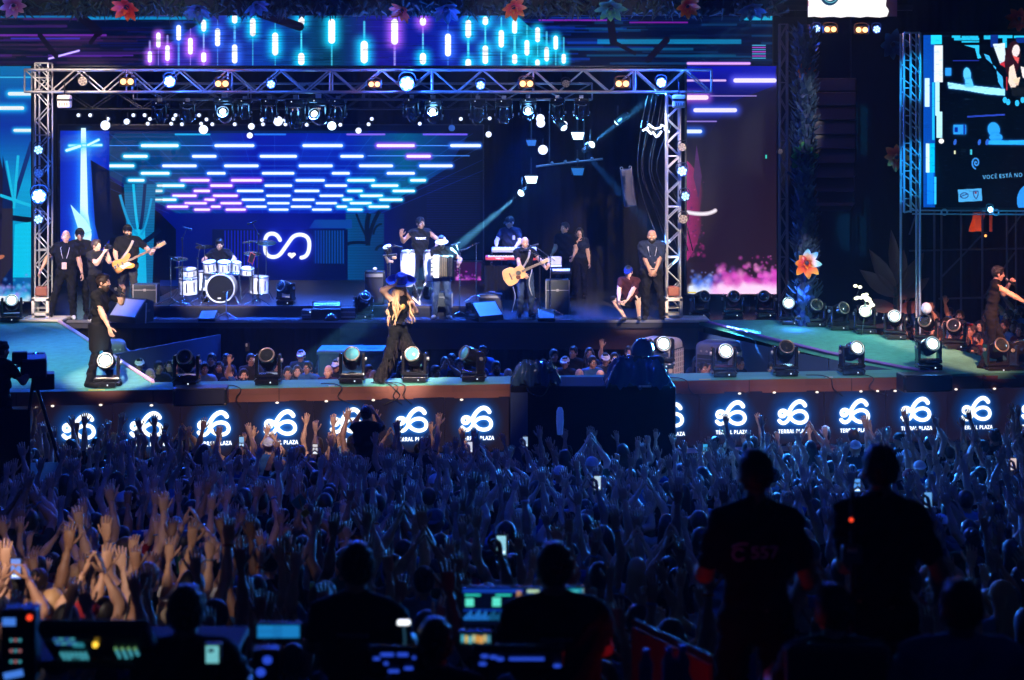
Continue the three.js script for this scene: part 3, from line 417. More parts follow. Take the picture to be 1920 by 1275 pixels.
function headParts(o) {                                      // skin, hair, beard, cap in head axes: z to the face, y up
  const key = JSON.stringify(o); if (HEADS[key]) return HEADS[key];
  const c = 0.0075, b = o.wide ?? 1, E = (x, y, z, a, bb, d, t = 0, k = 0.02, cut) => ({ a: [x, y, z], s: [a, bb, d], ra: Math.max(a, bb, d), tag: t, k, cut });
  const S = [E(0, 0.022, -0.012, 0.076 * b, 0.1, 0.094), E(0, -0.05, 0.028, 0.056 * b, 0.066, 0.062, 0, 0.03), E(0, -0.098, 0.058, 0.022, 0.018, 0.02), { a: [0, 0.012, 0.086], b: [0, -0.022, 0.103], ra: 0.009, rb: 0.014, k: 0.014 }, E(0, 0.022, 0.08, 0.05, 0.009, 0.012), E(0, -0.058, 0.084, 0.023, 0.0075, 0.011, 0, 0.008),
    ...[1, -1].flatMap((k) => [E(k * 0.031, 0.004, 0.094, 0.017, 0.011, 0.014, 0, 0.01, true), E(k * 0.045, -0.03, 0.062, 0.022, 0.02, 0.02), E(k * 0.08 * b, -0.012, -0.008, 0.009, 0.031, 0.02, 0, 0.008)])];
  const A = new Acc().add(skinField(S, c, 0, 0.02));
  for (const k of [1, -1]) { A.geo(ball(0.0125, k * 0.031, 0.004, 0.08, 1, 0.8, 0.9, 8), 5); A.geo(ball(0.006, k * 0.031, 0.004, 0.0885, 1, 1, 0.6, 6), 6); A.geo(sweep([[k * 0.015, 0.021, 0.09], [k * 0.033, 0.026, 0.089], [k * 0.048, 0.02, 0.08]], [0.0035, 0.0045, 0.003], 5), 6); }
  const R = { skin: A.done() }, H = [];
  if (o.hair === 'short' || o.hair === 'long' || o.hair === 'bun') H.push(E(0, 0.032, -0.018, 0.086 * b, 0.108, 0.103), E(0, 0.1, 0.035, 0.055, 0.03, 0.045), E(0, -0.03, 0.105, 0.068, 0.1, 0.075, 0, 0, true), E(0, -0.15, 0.02, 0.2, 0.1, 0.2, 0, 0, true));
  if (o.hair === 'long') for (const [x, z, y, r] of [[0.07, -0.02, -0.3, 0.032], [-0.07, -0.02, -0.3, 0.032], [0.05, -0.08, -0.34, 0.036], [-0.05, -0.08, -0.34, 0.036], [0, -0.095, -0.36, 0.04], [0.09, 0.04, -0.26, 0.022], [-0.09, 0.04, -0.26, 0.022]]) H.push({ a: [x * 0.9, 0.03, z], b: [x * 1.25, y * 0.6, z * 1.1], ra: r, rb: r * 1.1, k: 0.025 }, { a: [x * 1.25, y * 0.6, z * 1.1], b: [x * 1.1, y, z * 0.9], ra: r * 1.1, rb: r * 0.5, k: 0.025 });
  if (o.hair === 'long') H.push(E(0, -0.05, 0.1, 0.058, 0.12, 0.07, 0, 0, true));
  if (H.length) { const T = skinField(H, c, 0, 0.02); for (let i = 0; i < T.pos.length; i += 3) { const w = 0.004 * Math.sin(T.pos[i] * 190 + T.pos[i + 1] * 60) + 0.003 * Math.sin(T.pos[i + 1] * 150 + T.pos[i + 2] * 220); T.pos[i] += w; T.pos[i + 2] += w; } R.hair = new Acc().add(T).done(); }
  if (o.beard) R.beard = new Acc().add(skinField([E(0, -0.068, 0.034, 0.069 * b, 0.066, 0.073), E(0, -0.112, 0.06, 0.038, 0.034, 0.032), E(0, 0.06, 0.06, 0.2, 0.092, 0.2, 0, 0, true), E(0, -0.052, 0.11, 0.024, 0.014, 0.04, 0, 0, true), E(0, -0.1, -0.09, 0.2, 0.2, 0.1, 0, 0, true)], c, 0, 0.02)).done();
  if (o.cap) {
    const dome = new THREE.SphereGeometry(1, 18, 8, 0, 2 * PI, 0, PI * 0.5); dome.scale(0.094, 0.1, 0.112); mv(dome, 0, 0.03, -0.012);
    const rim = o.cap === 'bucket' ? lathe([[0.094, 0.03], [0.14, -0.005], [0.142, -0.002], [0.096, 0.038]], 18).scale(1, 1, 1.12) : sweep([[0, 0.036, 0.07], [0, 0.034, 0.12], [0, 0.024, 0.165]], [0.078, 0.074, 0.045], 12, 0.09, [0, 1, 0.2]);
    if (o.cap === 'back') rim.rotateY(PI);
    R.cap = mg([dome, rim, ball(0.008, 0, 0.131, -0.012)]);
  }
  return HEADS[key] = R;
}
const skinM = (k) => mat('skin_' + k, [[0.62, 0.36, 0.25], [0.5, 0.27, 0.17], [0.33, 0.165, 0.1], [0.2, 0.095, 0.055]][k], 0.55, 0, { sheen: 0.2 });
const eyeM = mat('eye_white', [0.7, 0.7, 0.68], 0.3), darkM = mat('dark_iris', [0.012, 0.009, 0.008], 0.4);
const hairM = (k) => mat('hair_' + k, [[0.008, 0.006, 0.005], [0.03, 0.015, 0.008], [0.48, 0.27, 0.125], [0.12, 0.11, 0.1]][k], 0.55);
const cloth = (name, c, rough = 0.9) => mat('cloth_' + name, c, rough, 0, { specularIntensity: 0.35, map: clothTex, bumpMap: clothTex, bumpScale: 0.002 });
const CL = { black: [0.005, 0.005, 0.006], navy: [0.012, 0.018, 0.04], grey: [0.1, 0.1, 0.11], white: [0.62, 0.62, 0.64], red: [0.35, 0.02, 0.03], denim: [0.03, 0.05, 0.1], charcoal: [0.022, 0.022, 0.026], blue: [0.03, 0.1, 0.3], maroon: [0.05, 0.012, 0.016], beige: [0.4, 0.33, 0.25], orange: [0.5, 0.14, 0.03], green: [0.03, 0.12, 0.06], sky: [0.14, 0.25, 0.42], royal: [0.01, 0.03, 0.32] };
const CM = (k) => cloth(k, CL[k]);
function yawPitch(yaw, pitch, roll = 0) { return new THREE.Euler(pitch, yaw, roll, 'YXZ'); }
function person(label, pos, turn, p, group) {                // one of the people who show large: skin, clothes and hair, posed by joints
  const t = thing('person', label, 'person', pos, turn, group), J = joints(p), prims = bodyPrims(J, p), c = p.cell ?? 0.018, sk = skinM(p.skin ?? 1);
  const A = new Acc().add(skinField(prims.map((q) => ({ ...q, ra: q.ra * (q.tag ? 0.93 : 1), rb: (q.rb ?? q.ra) * (q.tag ? 0.93 : 1) })), c), 0);
  const hm = new THREE.Matrix4().compose(J.head, new THREE.Quaternion().setFromEuler(yawPitch(...(p.look ?? [0, 0]))), V(1, 1, 1).multiplyScalar(J.s * (p.female ? 0.95 : 1))), hp = headParts({ hair: p.hair, beard: p.beard, cap: p.cap, wide: p.wide });
  const hs = hp.skin; { const pos = hs.attributes.position.array, v = V(0, 0, 0), o = A.pos.length / 3; for (let i = 0; i < pos.length; i += 3) { v.set(pos[i], pos[i + 1], pos[i + 2]).applyMatrix4(hm); A.pos.push(v.x, v.y, v.z); } for (const gr of hs.groups) { const L = A.tri[hs.userData.tags[gr.materialIndex]] ??= []; for (let i = gr.start; i < gr.start + gr.count; i++) L.push(hs.index.array[i] + o); } }
  for (const i of [0, 1]) {
    const hd = (i ? p.hr : p.hl) ?? {}, dir = hd.dir ? v3(hd.dir) : J.wr[i].clone().sub(J.el[i]);
    hand(A, J.wr[i].clone().addScaledVector(dir.clone().normalize(), 0.008), dir, hd.palm ?? [i ? 1 : -1, 0, 0.2], hd.side ?? (i ? 1 : -1), hd.curl ?? 0.45, J.s * (p.female ? 0.92 : 1), hd.spread ?? 0.6);
  }
  const body = A.done(); part('body', body, body.userData.tags.map((k) => [sk, sk, sk, sk, sk, eyeM, darkM][k]), t);
  const shell = (tagN, grow, name, m) => { const q = prims.filter((r) => r.tag === tagN); if (!q.length) return; const f = skinField(q, c, grow); if (tagN !== 3) for (let i = 0; i < f.pos.length; i += 3) { const [x, y, z] = [f.pos[i], f.pos[i + 1], f.pos[i + 2]]; f.pos[i] += 0.006 * Math.sin(y * 41 + z * 23) + 0.004 * Math.sin(y * 83 - x * 31); f.pos[i + 2] += 0.008 * Math.sin(y * 33 + x * 29) + 0.004 * Math.sin(x * 71 + y * 52); } part(name, new Acc().add(f).done(), m, t); };
  if (p.top !== 0) shell(1, 0.012, p.topName ?? 'shirt', CM(p.shirt ?? 'black'));
  shell(2, 0.01, p.shorts ? 'shorts' : 'trousers', CM(p.pants ?? 'black')); shell(3, 0.004, 'shoes', CM(p.shoes ?? 'black'));
  for (const k of ['hair', 'beard', 'cap']) if (hp[k]) { const m = part(k, hp[k], k === 'cap' ? CM(p.capColor ?? 'black') : hairM(p.hairColor ?? 0), t); m.position.copy(J.head); m.quaternion.setFromEuler(yawPitch(...(p.look ?? [0, 0]))); m.scale.setScalar(J.s * (p.female ? 0.95 : 1) * (k === 'beard' ? 1.02 : 1)); }
  t.updateMatrixWorld(true); t.userJ = J; t.toWorld = (v) => v3(v).applyMatrix4(t.matrixWorld);
  return t;
}
function lanyard(t, c = 'white', bt = true) {                // a badge on a ribbon, worn
  const J = t.userJ, s = J.s, q = (x, y, z) => J.hip.clone().addScaledVector(J.dir, y * s).addScaledVector(J.ax, x * s).addScaledVector(J.fw, z * s * (0.6 + 0.4 * J.g));
  part('lanyard', mg([sweep([q(0.06, 0.54, 0.02), q(0.085, 0.48, 0.1), q(0.06, 0.36, 0.125), q(0.012, 0.2, 0.135)], 0.0065, 4), sweep([q(-0.06, 0.54, 0.02), q(-0.085, 0.48, 0.1), q(-0.06, 0.36, 0.125), q(-0.012, 0.2, 0.135)], 0.0065, 4)]), CM(c), t);
  if (bt) part('badge', mv(rbox(0.1, 0.14, 0.012, 0.005), ...A3(q(0, 0.14, 0.15 + (J.g > 1.1 ? 0.03 : 0)))), mat('badge_card', [0.55, 0.35, 0.32], 0.5), t);
}
const decalM = (name, w, h, draw) => { const m = new THREE.MeshStandardMaterial({ map: canvas(w, h, draw), roughness: 0.8, transparent: true }); m.name = name; return m; };
function print(t, name, w, h, y, z, draw, back) {           // lettering printed on a shirt, as a thin sheet on it
  const g = new THREE.PlaneGeometry(w, h, 8, 1), p = g.attributes.position; for (let i = 0; i < p.count; i++) p.setZ(i, -Math.pow(p.getX(i), 2) * 0.9); g.computeVertexNormals();
  const m = part(name, g, decalM(name, 256, Math.round(256 * h / w), draw), t); m.position.set(t.userJ.hip.x, y, z); if (back) m.rotation.y = PI; return m;
}

// ---------------------------------------------------------------- ground, stage, runway
const STAGE = 2.39, RUN = 2.15, RS = 0.1;                    // stage floor, runway floor, slant of the runway front
const groundY = (d) => d > 22 ? -0.2 : Math.min(1.95, (22 - d) / 12 * 1.7 - 0.2);
const runD = (px) => 24.9 / (1 - RS * (px - 960) / F);       // depth of the runway front at a column
const rampY = (d) => RUN + 0.23 * Math.max(0, Math.min(1, (d - 24.9) / 6.2));
{
  const g = new THREE.PlaneGeometry(260, 260, 130, 130).rotateX(-PI / 2), p = g.attributes.position;
  for (let i = 0; i < p.count; i++) p.setY(i, p.getZ(i) > -40 ? groundY(-p.getZ(i)) : -0.2);
  g.computeVertexNormals(); const u = g.attributes.uv; for (let i = 0; i < u.count; i++) u.setXY(i, p.getX(i) / 1.5, p.getZ(i) / 1.5);
  struct('ground', g, mat('asphalt', [0.045, 0.045, 0.05], 0.95, 0, { map: asphaltTex, bumpMap: asphaltTex, bumpScale: 0.006 }));
}
const blackCloth = cloth('drape', [0.004, 0.004, 0.006]), blackPlastic = mat('black_plastic', [0.012, 0.012, 0.014], 0.35), blackMetal = mat('black_metal', [0.02, 0.02, 0.022], 0.4, 0.6), alu = mat('aluminium', [0.36, 0.35, 0.34], 0.42, 0.55), chrome = mat('chrome', [0.75, 0.76, 0.78], 0.18, 1), glossDeck = mat('stage_floor', [0.04, 0.04, 0.05], 0.25), cream = mat('cream_paint', [0.62, 0.55, 0.46], 0.6);
const carpet = mat('green_carpet', [0.09, 0.34, 0.25], 0.95, 0, { map: carpetTex, bumpMap: carpetTex, bumpScale: 0.006 }), brownWrap = mat('brown_wrap', [0.2, 0.065, 0.04], 0.75, 0, { map: woodTex, bumpMap: clothTex, bumpScale: 0.004 });
function slab(pts, y, th, slope) {                           // a floor of polygon outline [x, depth], thickness th
  const s = new THREE.Shape(pts.map((q) => new THREE.Vector2(q[0], q[1]))), g = new THREE.ExtrudeGeometry(s, { depth: th, bevelEnabled: false });
  g.rotateX(-PI / 2); const p = g.attributes.position;       // shape y -> -z, extrusion -> +y
  for (let i = 0; i < p.count; i++) p.setY(i, p.getY(i) - th + (slope ? slope(-p.getZ(i)) : y));
  g.computeVertexNormals(); return g;
}
{
  const t = thing('stage', 'wide black concert stage with glossy floor in front of the video wall', 'stage');
  part('deck', slab([[-13.5, 31.15], [8, 31.15], [8, 39.5], [-13.5, 39.5]], STAGE, 0.18), glossDeck, t);
  const fold = new THREE.PlaneGeometry(21.5, 2.2, 400, 1), p = fold.attributes.position; for (let i = 0; i < p.count; i++) p.setZ(i, 0.03 * Math.sin(p.getX(i) * 17) + 0.02 * Math.sin(p.getX(i) * 41));
  fold.computeVertexNormals(); part('skirt', mv(fold, -2.75, 1.1, -31.3), blackCloth, t);
  part('edge_trim', box(13.4, 0.05, 0.04, -2.8, STAGE - 0.03, -31.13), mat('edge_steel', [0.35, 0.35, 0.4], 0.3, 0.8), t);
  part('front_board', box(7.6, 0.52, 0.03, 0.2, STAGE - 0.37, -31.24), mat('brown_board', [0.055, 0.018, 0.016], 0.6), t);
  const r = thing('drum_riser', 'low black riser carrying the drums and keyboards', 'riser', [0, 0, 0]);
  part('platform', slab([[-7.85, 31.62], [-0.45, 31.62], [-0.45, 36.8], [-7.85, 36.8]], STAGE + 0.23, 0.05), mat('riser_top', [0.03, 0.018, 0.018], 0.5), r);
  part('skirt', [box(7.4, 0.18, 0.02, -4.15, STAGE + 0.09, -31.64), box(0.02, 0.18, 5, -0.46, STAGE + 0.09, -34.2), box(0.02, 0.18, 5, -7.84, STAGE + 0.09, -34.2)], cloth('riser_skirt', [0.02, 0.02, 0.026]), r);
}
const runway = thing('runway', 'long green carpeted runway with brown front across the whole crowd', 'runway', [0, 0, -24.9], Math.atan(RS));
{
  part('walkway', box(24, 0.12, 0.72, -1, RUN - 0.06, -0.36), carpet, runway);
  const g = new THREE.PlaneGeometry(24, 0.22, 300, 3), p = g.attributes.position; for (let i = 0; i < p.count; i++) p.setZ(i, 0.012 * Math.sin(p.getX(i) * 5.1 + p.getY(i) * 9) + 0.01 * Math.sin(p.getX(i) * 13) + 0.03 * p.getY(i));
  g.computeVertexNormals(); const u = g.attributes.uv; for (let i = 0; i < u.count; i++) u.setXY(i, p.getX(i) / 2, p.getY(i) / 2);
  part('front_wrap', mv(g, -1, RUN - 0.112, 0.03), brownWrap, runway);
  part('frame', [box(24, 0.95, 0.05, -1, 1.48, -0.06), box(24, 1.25, 0.6, -1, 0.28, -0.36)], blackMetal, runway);
  for (const px of [70, 100, 190, 285, 395, 520, 612, 700, 865, 1385, 1450, 1530, 1612, 1643, 1676, 1790, 1862]) part('foot_lamp', ball(0.022, 0, 0, 0, 1.3, 0.8, 1, 8), glow('foot_lamp', [1, 0.86, 0.75], 1.4), runway, [(px - 960) * runD(px) / F / Math.cos(Math.atan(RS)), RUN - 0.215 - rnd() * 0.03, 0.06]);
  for (const [px, w, n, m] of [[176, 0.26, 'yellow', [0.6, 0.42, 0.02]], [1560, 0.12, 'white', [0.6, 0.6, 0.6]], [1325, 0.2, 'yellow', [0.6, 0.42, 0.02]], [620, 0.1, 'white', [0.6, 0.6, 0.6]], [1240, 0.3, 'white', [0.6, 0.6, 0.6]]]) part('tape_strip', box(w, 0.004, 0.05, 0, 0, 0), mat('tape_' + n, m, 0.6), runway, [(px - 960) * runD(px) / F, RUN + 0.004, -0.06]);
  for (let k = 0; k < 12; k++) part('seam', box(0.012, 0.22, 0.012, -12 + k * 2 + rr(-0.3, 0.3), RUN - 0.112, 0.045), mat('seam_dark', [0.05, 0.015, 0.012], 0.9), runway);
  for (const px of [450, 640, 735, 745, 760, 1290, 1560, 1640, 1850]) { const x = (px - 960) * runD(px) / F; part('cable', cable([[x - 0.35, RUN + 0.015, -0.25], [x - 0.1, RUN + 0.03, -0.05], [x, RUN - 0.02, 0.05], [x + rr(-0.1, 0.12), RUN - 0.16, 0.06], [x + rr(-0.2, 0.25), RUN - 0.3, 0.05]], 0.009, 14), blackPlastic, runway); }
}
{
  led('led_logo_dim', texLogo, 1.55); led('led_logo_mid', texLogo, 1.75); const t = thing('led_ribbon_screen', 'glowing screen ribbon along the runway front with repeated white loop emblems', 'screen', [0, 0, -24.9], Math.atan(RS)), m = led('led_logo', texLogo, 1.9), g = new THREE.PlaneGeometry(1.073, 0.9), fr = box(1.073, 0.9, 0.04, 0, 0, -0.025);
  for (let k = -3; k < 18; k++) if (k < 7 || k > 8) { const x = -7.05 + k * 1.077, q = part('led_panel', g, [m, mats.led_logo_mid, mats.led_logo_dim][(k * 7 + 9) % 5 % 3], t, [x, 1.49 + 0.006 * ((k * 5) % 3), 0.02]); q.rotation.set(0.012 * ((k * 3) % 4 - 1.5), 0.012 * ((k * 7) % 5 - 2), 0); part('panel_case', fr, blackPlastic, q); }
}
{
  const l = thing('stage_ramp', 'broad green carpet ramp left of the pit below the guards', 'ramp');
  part('carpet', slab([[-16, 24.3], [-5.95, 24.45], [-6.05, 25.2], [-9.5, 31.12], [-16, 31.12]], 0, 0.1, (d) => rampY(d) + 0.003), carpet, l);
  bar('edge_rail', [-9.5, STAGE + 0.02, -31.1], [-6.0, RUN + 0.02, -24.95], 0.035, mat('rail_pink', [0.55, 0.35, 0.5], 0.5), l);
  part('side_wall', [box(7.0, 2.0, 0.05, -7.8, 1.1, -28.0, 0, Math.atan2(6.15, 3.5) - PI / 1, 0)], mat('blue_wall', [0.03, 0.035, 0.09], 0.7), l);
  const r = thing('stage_ramp', 'curved green carpet ramp on the right leading past the flower pillar', 'ramp');
  const inner = [[3.9, 31.12], [4.5, 29.95], [5.0, 28.95], [5.85, 27.5], [6.88, 26.1], [7.35, 25.65]], outer = [[10.6, 25.85], [9.3, 26.3], [8.6, 27.2], [8.1, 28.25], [7.0, 29.75], [5.8, 31.12]];
  part('carpet', slab([...inner, ...outer], 0, 0.1, (d) => rampY(d) + 0.006), carpet, r);
  const side = [], top = inner.map(([x, d]) => V(x, rampY(d) + 0.02, -d)); for (let i = 0; i < top.length - 1; i++) { const a = top[i], b = top[i + 1], q = new THREE.PlaneGeometry(a.distanceTo(b) * 0.99, 2); side.push(mv(q, (a.x + b.x) / 2 - 0.02, 1.15, (a.z + b.z) / 2, 0, Math.atan2(-(b.z - a.z), b.x - a.x), 0)); }
  part('side_wall', side, mat('blue_wall'), r); part('edge_rail', sweep(top, 0.03, 6), mat('rail_purple', [0.2, 0.08, 0.3], 0.5), r);
  const f = thing('pit_floor', 'low dark floor of the pit between stage and runway', 'floor'); f.userData.kind = 'structure'; delete f.userData.category;
  part('boards', box(26, 0.5, 5.8, -1, -0.05, -28.2), mat('dark_boards', [0.03, 0.03, 0.035], 0.9), f);
}
// black drapes and roof that close the stage
function drape(name, label, w, h, x, y, z, turn, c = blackCloth) {
  const g = new THREE.PlaneGeometry(w, h, Math.ceil(w * 12), 1), p = g.attributes.position; for (let i = 0; i < p.count; i++) p.setZ(i, 0.05 * Math.sin(p.getX(i) * 9.5) + 0.03 * Math.sin(p.getX(i) * 23));
  g.computeVertexNormals(); const o = new THREE.Mesh(g, c); o.name = numbered(name); o.position.set(x, y, z); o.rotation.y = turn; scene.add(o); tag(o, label, 'curtain'); return o;
}
drape('stage_curtain', 'huge black curtain added behind the whole stage to hide the sky', 60, 15, 0, 7.5, -40.5, 0);  // sheet added to keep the sky behind the stage black
drape('stage_curtain', 'black side curtain behind the guitarist at the right stage wing', 8, 7, 3.9, 5.8, -36.2, -0.25);
drape('stage_curtain', 'black side curtain behind the guards at the left stage wing', 3, 7.2, -12.2, 5.6, -35.3, 0.75);
{
  const t = thing('stage_roof', 'black stage roof above the lighting rigs', 'roof'); part('canopy', [box(20, 0.15, 9.5, -3, 9.4, -37.6), box(19.5, 1.0, 0.1, -3.2, 8.35, -33.2)], mat('roof_sheet', [0.012, 0.012, 0.016], 0.8), t);
  const b = thing('roof_fascia', 'dark leafy beam along the top edge carrying the hanging flowers', 'beam'); part('board', box(21, 1.3, 0.12, -4.9, 9.37, -30.9), mat('fascia_board', [0.012, 0.016, 0.018], 0.85), b);
  const lg = new THREE.ConeGeometry(0.05, 0.26, 4).scale(1, 1, 0.3), n = 900, im = new THREE.InstancedMesh(lg, mat('fascia_leaf', [0.02, 0.05, 0.04], 0.6), n), M = new THREE.Matrix4(); im.name = 'leaves'; im.userData.kind = 'stuff';
  for (let i = 0; i < n; i++) im.setMatrixAt(i, M.compose(V(rr(-14, 5.6), 8.72 + rr(-0.06, 0.6) * rnd(), -30.8 + rr(0, 0.12)), new THREE.Quaternion().setFromEuler(new THREE.Euler(rr(-0.8, 0.8), rr(-1, 1), PI + rr(-1.2, 1.2))), V(1, rr(0.6, 1.5), 1))); b.add(im);
}
// ---------------------------------------------------------------- screens
function screen(name, label, px0, py0, px1, py1, d, m, turn = 0) {
  const [x0, y1] = at(px0, py0, d), [x1, y0] = at(px1, py1, d), w = x1 - x0, h = y1 - y0, t = thing(name, label, 'screen', [(x0 + x1) / 2, (y0 + y1) / 2, -d], turn);
  part('display', new THREE.PlaneGeometry(w, h), m, t); part('case', box(w + 0.06, h + 0.06, 0.14, 0, 0, -0.08), blackPlastic, t); return t;
}
screen('video_wall', 'wide video wall behind the drums showing rows of light bars and a hook sign', 110, 235, 905, 565, 37.6, led('led_back', texBack, 1.35));
screen('led_screen', 'long horizontal screen over the stage showing hanging tube lamps', -90, 26, 1448, 123, 32.6, led('led_header', texHeader, 1.5));
screen('led_screen', 'tall screen right of the stage with pink mask and purple smoke', 1288, 124, 1456, 551, 32.6, led('led_right', texRight, 1.25));
screen('led_screen', 'tall cyan screen at the far left with a painted tree', -90, 124, 58, 565, 32.6, led('led_left', texLeft, 1.2));
screen('led_screen', 'small pink glowing screen behind the accordion player', 853, 492, 902, 538, 36.8, led('led_pink', texCorner, 1.3));
{
  const d0 = 29.6, a = V(...at(1736, 62, d0)), b = V(...at(1736, 390, d0)), turn = -0.1, w = 2.75, h = a.y - b.y;
  const t = thing('relay_screen', 'big relay screen on the right showing the singer in cyan light', 'screen', [a.x + w / 2 * Math.cos(turn), (a.y + b.y) / 2, -d0 - w / 2 * Math.sin(turn) * -1], turn);
  part('display', new THREE.PlaneGeometry(w, h), led('led_relay', texImag, 1.25), t); part('case', box(w + 0.08, h + 0.08, 0.16, 0, 0, -0.09), blackPlastic, t);
  const blue = mat('cyan_lit_frame', [0.4, 0.6, 0.75], 0.4, 0.5);  // metal tinted pale cyan: the cyan light is partly in its colour
  for (const y of [-h / 2 - 0.06, -h / 2 - 0.13]) bar('bottom_rail', [-w / 2 - 0.2, y, 0.05], [w / 2, y, 0.05], 0.016, blue, t);
  for (const x of [-0.95, 0.05]) part('clamp', ring(0.055, 0.018, x, -h / 2 - 0.09, 0.06), blue, t);
  const L = -w / 2 - 0.37, R = -w / 2 - 0.06, tw = thing('truss_tower', 'tall truss tower lit cyan beside the big relay screen', 'truss', [t.position.x, 0, t.position.z], turn), y1 = a.y + 0.02, y0 = b.y - 0.1;
  for (const [x, z, y] of [[L, 0.1, y0], [L + 0.13, 0.1, y0], [R, 0.1, 0.2], [L, -0.3, 0.2], [R, -0.3, 0.2]]) bar('chord', [x, y, z], [x, y1, z], 0.024, blue, tw);
  const n = 13; for (let k = 0; k < n; k++) { const ya = y0 + (y1 - y0) * k / n, yb = y0 + (y1 - y0) * (k + 0.8) / n; bar('brace', [R, ya, 0.1], [L + 0.13, yb, 0.1], 0.014, blue, tw); bar('brace', [R, ya, -0.3], [L, yb, -0.3], 0.014, blue, tw); if (k % 2) bar('rung', [L, ya, 0.1], [L + 0.13, ya, 0.1], 0.012, blue, tw); }
  for (const [p, q] of [[[L, y1, 0.1], [R, y1, 0.1]], [[L, y0, 0.1], [L + 0.13, y0 + 0.03, 0.1]]]) bar('rung', p, q, 0.018, blue, tw);
}
// scaffold under the relay screen
{
  const t = thing('scaffold', 'dark steel scaffold standing under the big relay screen', 'scaffold'), m = mat('scaffold_steel', [0.1, 0.11, 0.12], 0.5, 0.6);
  for (const px of [1718, 1752, 1765, 1802, 1842, 1888, 1905]) bar('standard', at(px, 396, 31.2), [at(px, 396, 31.2)[0], 0.2, -31.2], 0.022, m, t);
  for (const [a, b, c, d] of [[1705, 440, 1720, 396], [1888, 440, 1920, 396], [1765, 520, 1842, 440], [1842, 560, 1905, 470], [1705, 470, 1920, 466], [1760, 560, 1920, 556]]) bar('brace', at(a, b, 31.3), at(c, d, 31.3), 0.018, m, t);
  const o = thing('orange_tarpaulin', 'torn orange tarpaulin glowing behind the scaffold braces', 'tarpaulin', at(1832, 416, 32.2)); const g = new THREE.PlaneGeometry(0.26, 0.42, 6, 8), p = g.attributes.position; for (let i = 0; i < p.count; i++) { p.setZ(i, 0.03 * Math.sin(p.getX(i) * 30 + p.getY(i) * 14)); p.setX(i, p.getX(i) + 0.05 * Math.sin(p.getY(i) * 9)); } g.computeVertexNormals();
  const om = mat('orange_sheet', [0.7, 0.16, 0.04], 0.8, 0, { side: THREE.DoubleSide }); part('sheet', g, om, o); part('strip', box(0.06, 0.42, 0.02, 0.29, 0, 0.02), om, o);
  const wl = thing('work_lamp', 'small warm work lamp low on the scaffold', 'lamp', at(1848, 442, 31.6)); part('housing', box(0.1, 0.09, 0.06, 0, 0.02, -0.04), blackMetal, wl); part('lens', ball(0.028, 0, 0, 0, 1, 1, 0.6), glow('lamp_orange', [1, 0.35, 0.08], 2.5), wl); bulb(wl, [1, 0.3, 0.06], 0.35, [-0.05, 0.1, -0.2], 2);
}
// sponsor board
{
  const d = 31.4, [x0, yb] = at(1515, 32, d), w = 150 * d / F, h = 0.82, s = new THREE.Shape(); s.moveTo(0, 0); for (let k = 1; k <= 12; k++) s.lineTo(w * k / 12 * 0.98, 0.012 * Math.sin(k * 2.2)); s.lineTo(w, 0.1); s.bezierCurveTo(w * 1.01, 0.2, w * 0.95, 0.18, w * 0.97, 0.3); s.lineTo(w, h); s.lineTo(0, h);
  const m = led('sign_white', texSign, 1.15); m.emissiveMap.repeat.set(1 / w, 1 / h); m.emissiveMap.wrapS = m.emissiveMap.wrapT = THREE.ClampToEdgeWrapping;
  const t = thing('sponsor_sign', 'backlit white sponsor board with red lettering at the upper right', 'sign', [x0, yb, -d]); part('sign_face', new THREE.ExtrudeGeometry(s, { depth: 0.05, bevelEnabled: false }), m, t); part('back_board', box(w + 0.2, h, 0.04, w / 2 + 0.1, h / 2 + 0.02, -0.05), mat('board_purple', [0.1, 0.05, 0.09], 0.7), t);
  const bt = thing('speaker_tower_frame', 'black cloth covered tower between the stage and the relay screen', 'tower'); part('cloth', [box(2.4, 9, 0.1, at(1590, 0, 33.5)[0], 4.6, -33.5), box(1.6, 10.5, 0.1, at(1475, 0, 33.4)[0], 4.8, -33.62)], cloth('tower', [0.012, 0.012, 0.016]), bt); part('header_beam', box(2.9, 0.12, 0.12, at(1590, 0, 33)[0], 9.05, -33.1), blackMetal, bt);
  const sp = thing('line_array_speaker', 'tall hanging column of black loudspeakers right of the stage', 'loudspeaker', [at(1560, 0, 32)[0], 0, -32]); for (let k = 0; k < 9; k++) { const q = part('speaker_box', rbox(0.95, 0.3, 0.5, 0.03, 0, 0, 0, -0.05 * k), blackPlastic, sp, [0, 7.3 - k * 0.31, -0.02 * k * k * 0.15]); part('grille', box(0.85, 0.22, 0.02, 0, 0, 0.255, -0.05 * k), mat('speaker_grille', [0.03, 0.03, 0.05], 0.6, 0.3), q); } for (const x of [-0.4, 0.4]) bar('chain', [x, 7.4, 0], [x, 9.0, 0], 0.015, blackMetal, sp);
}
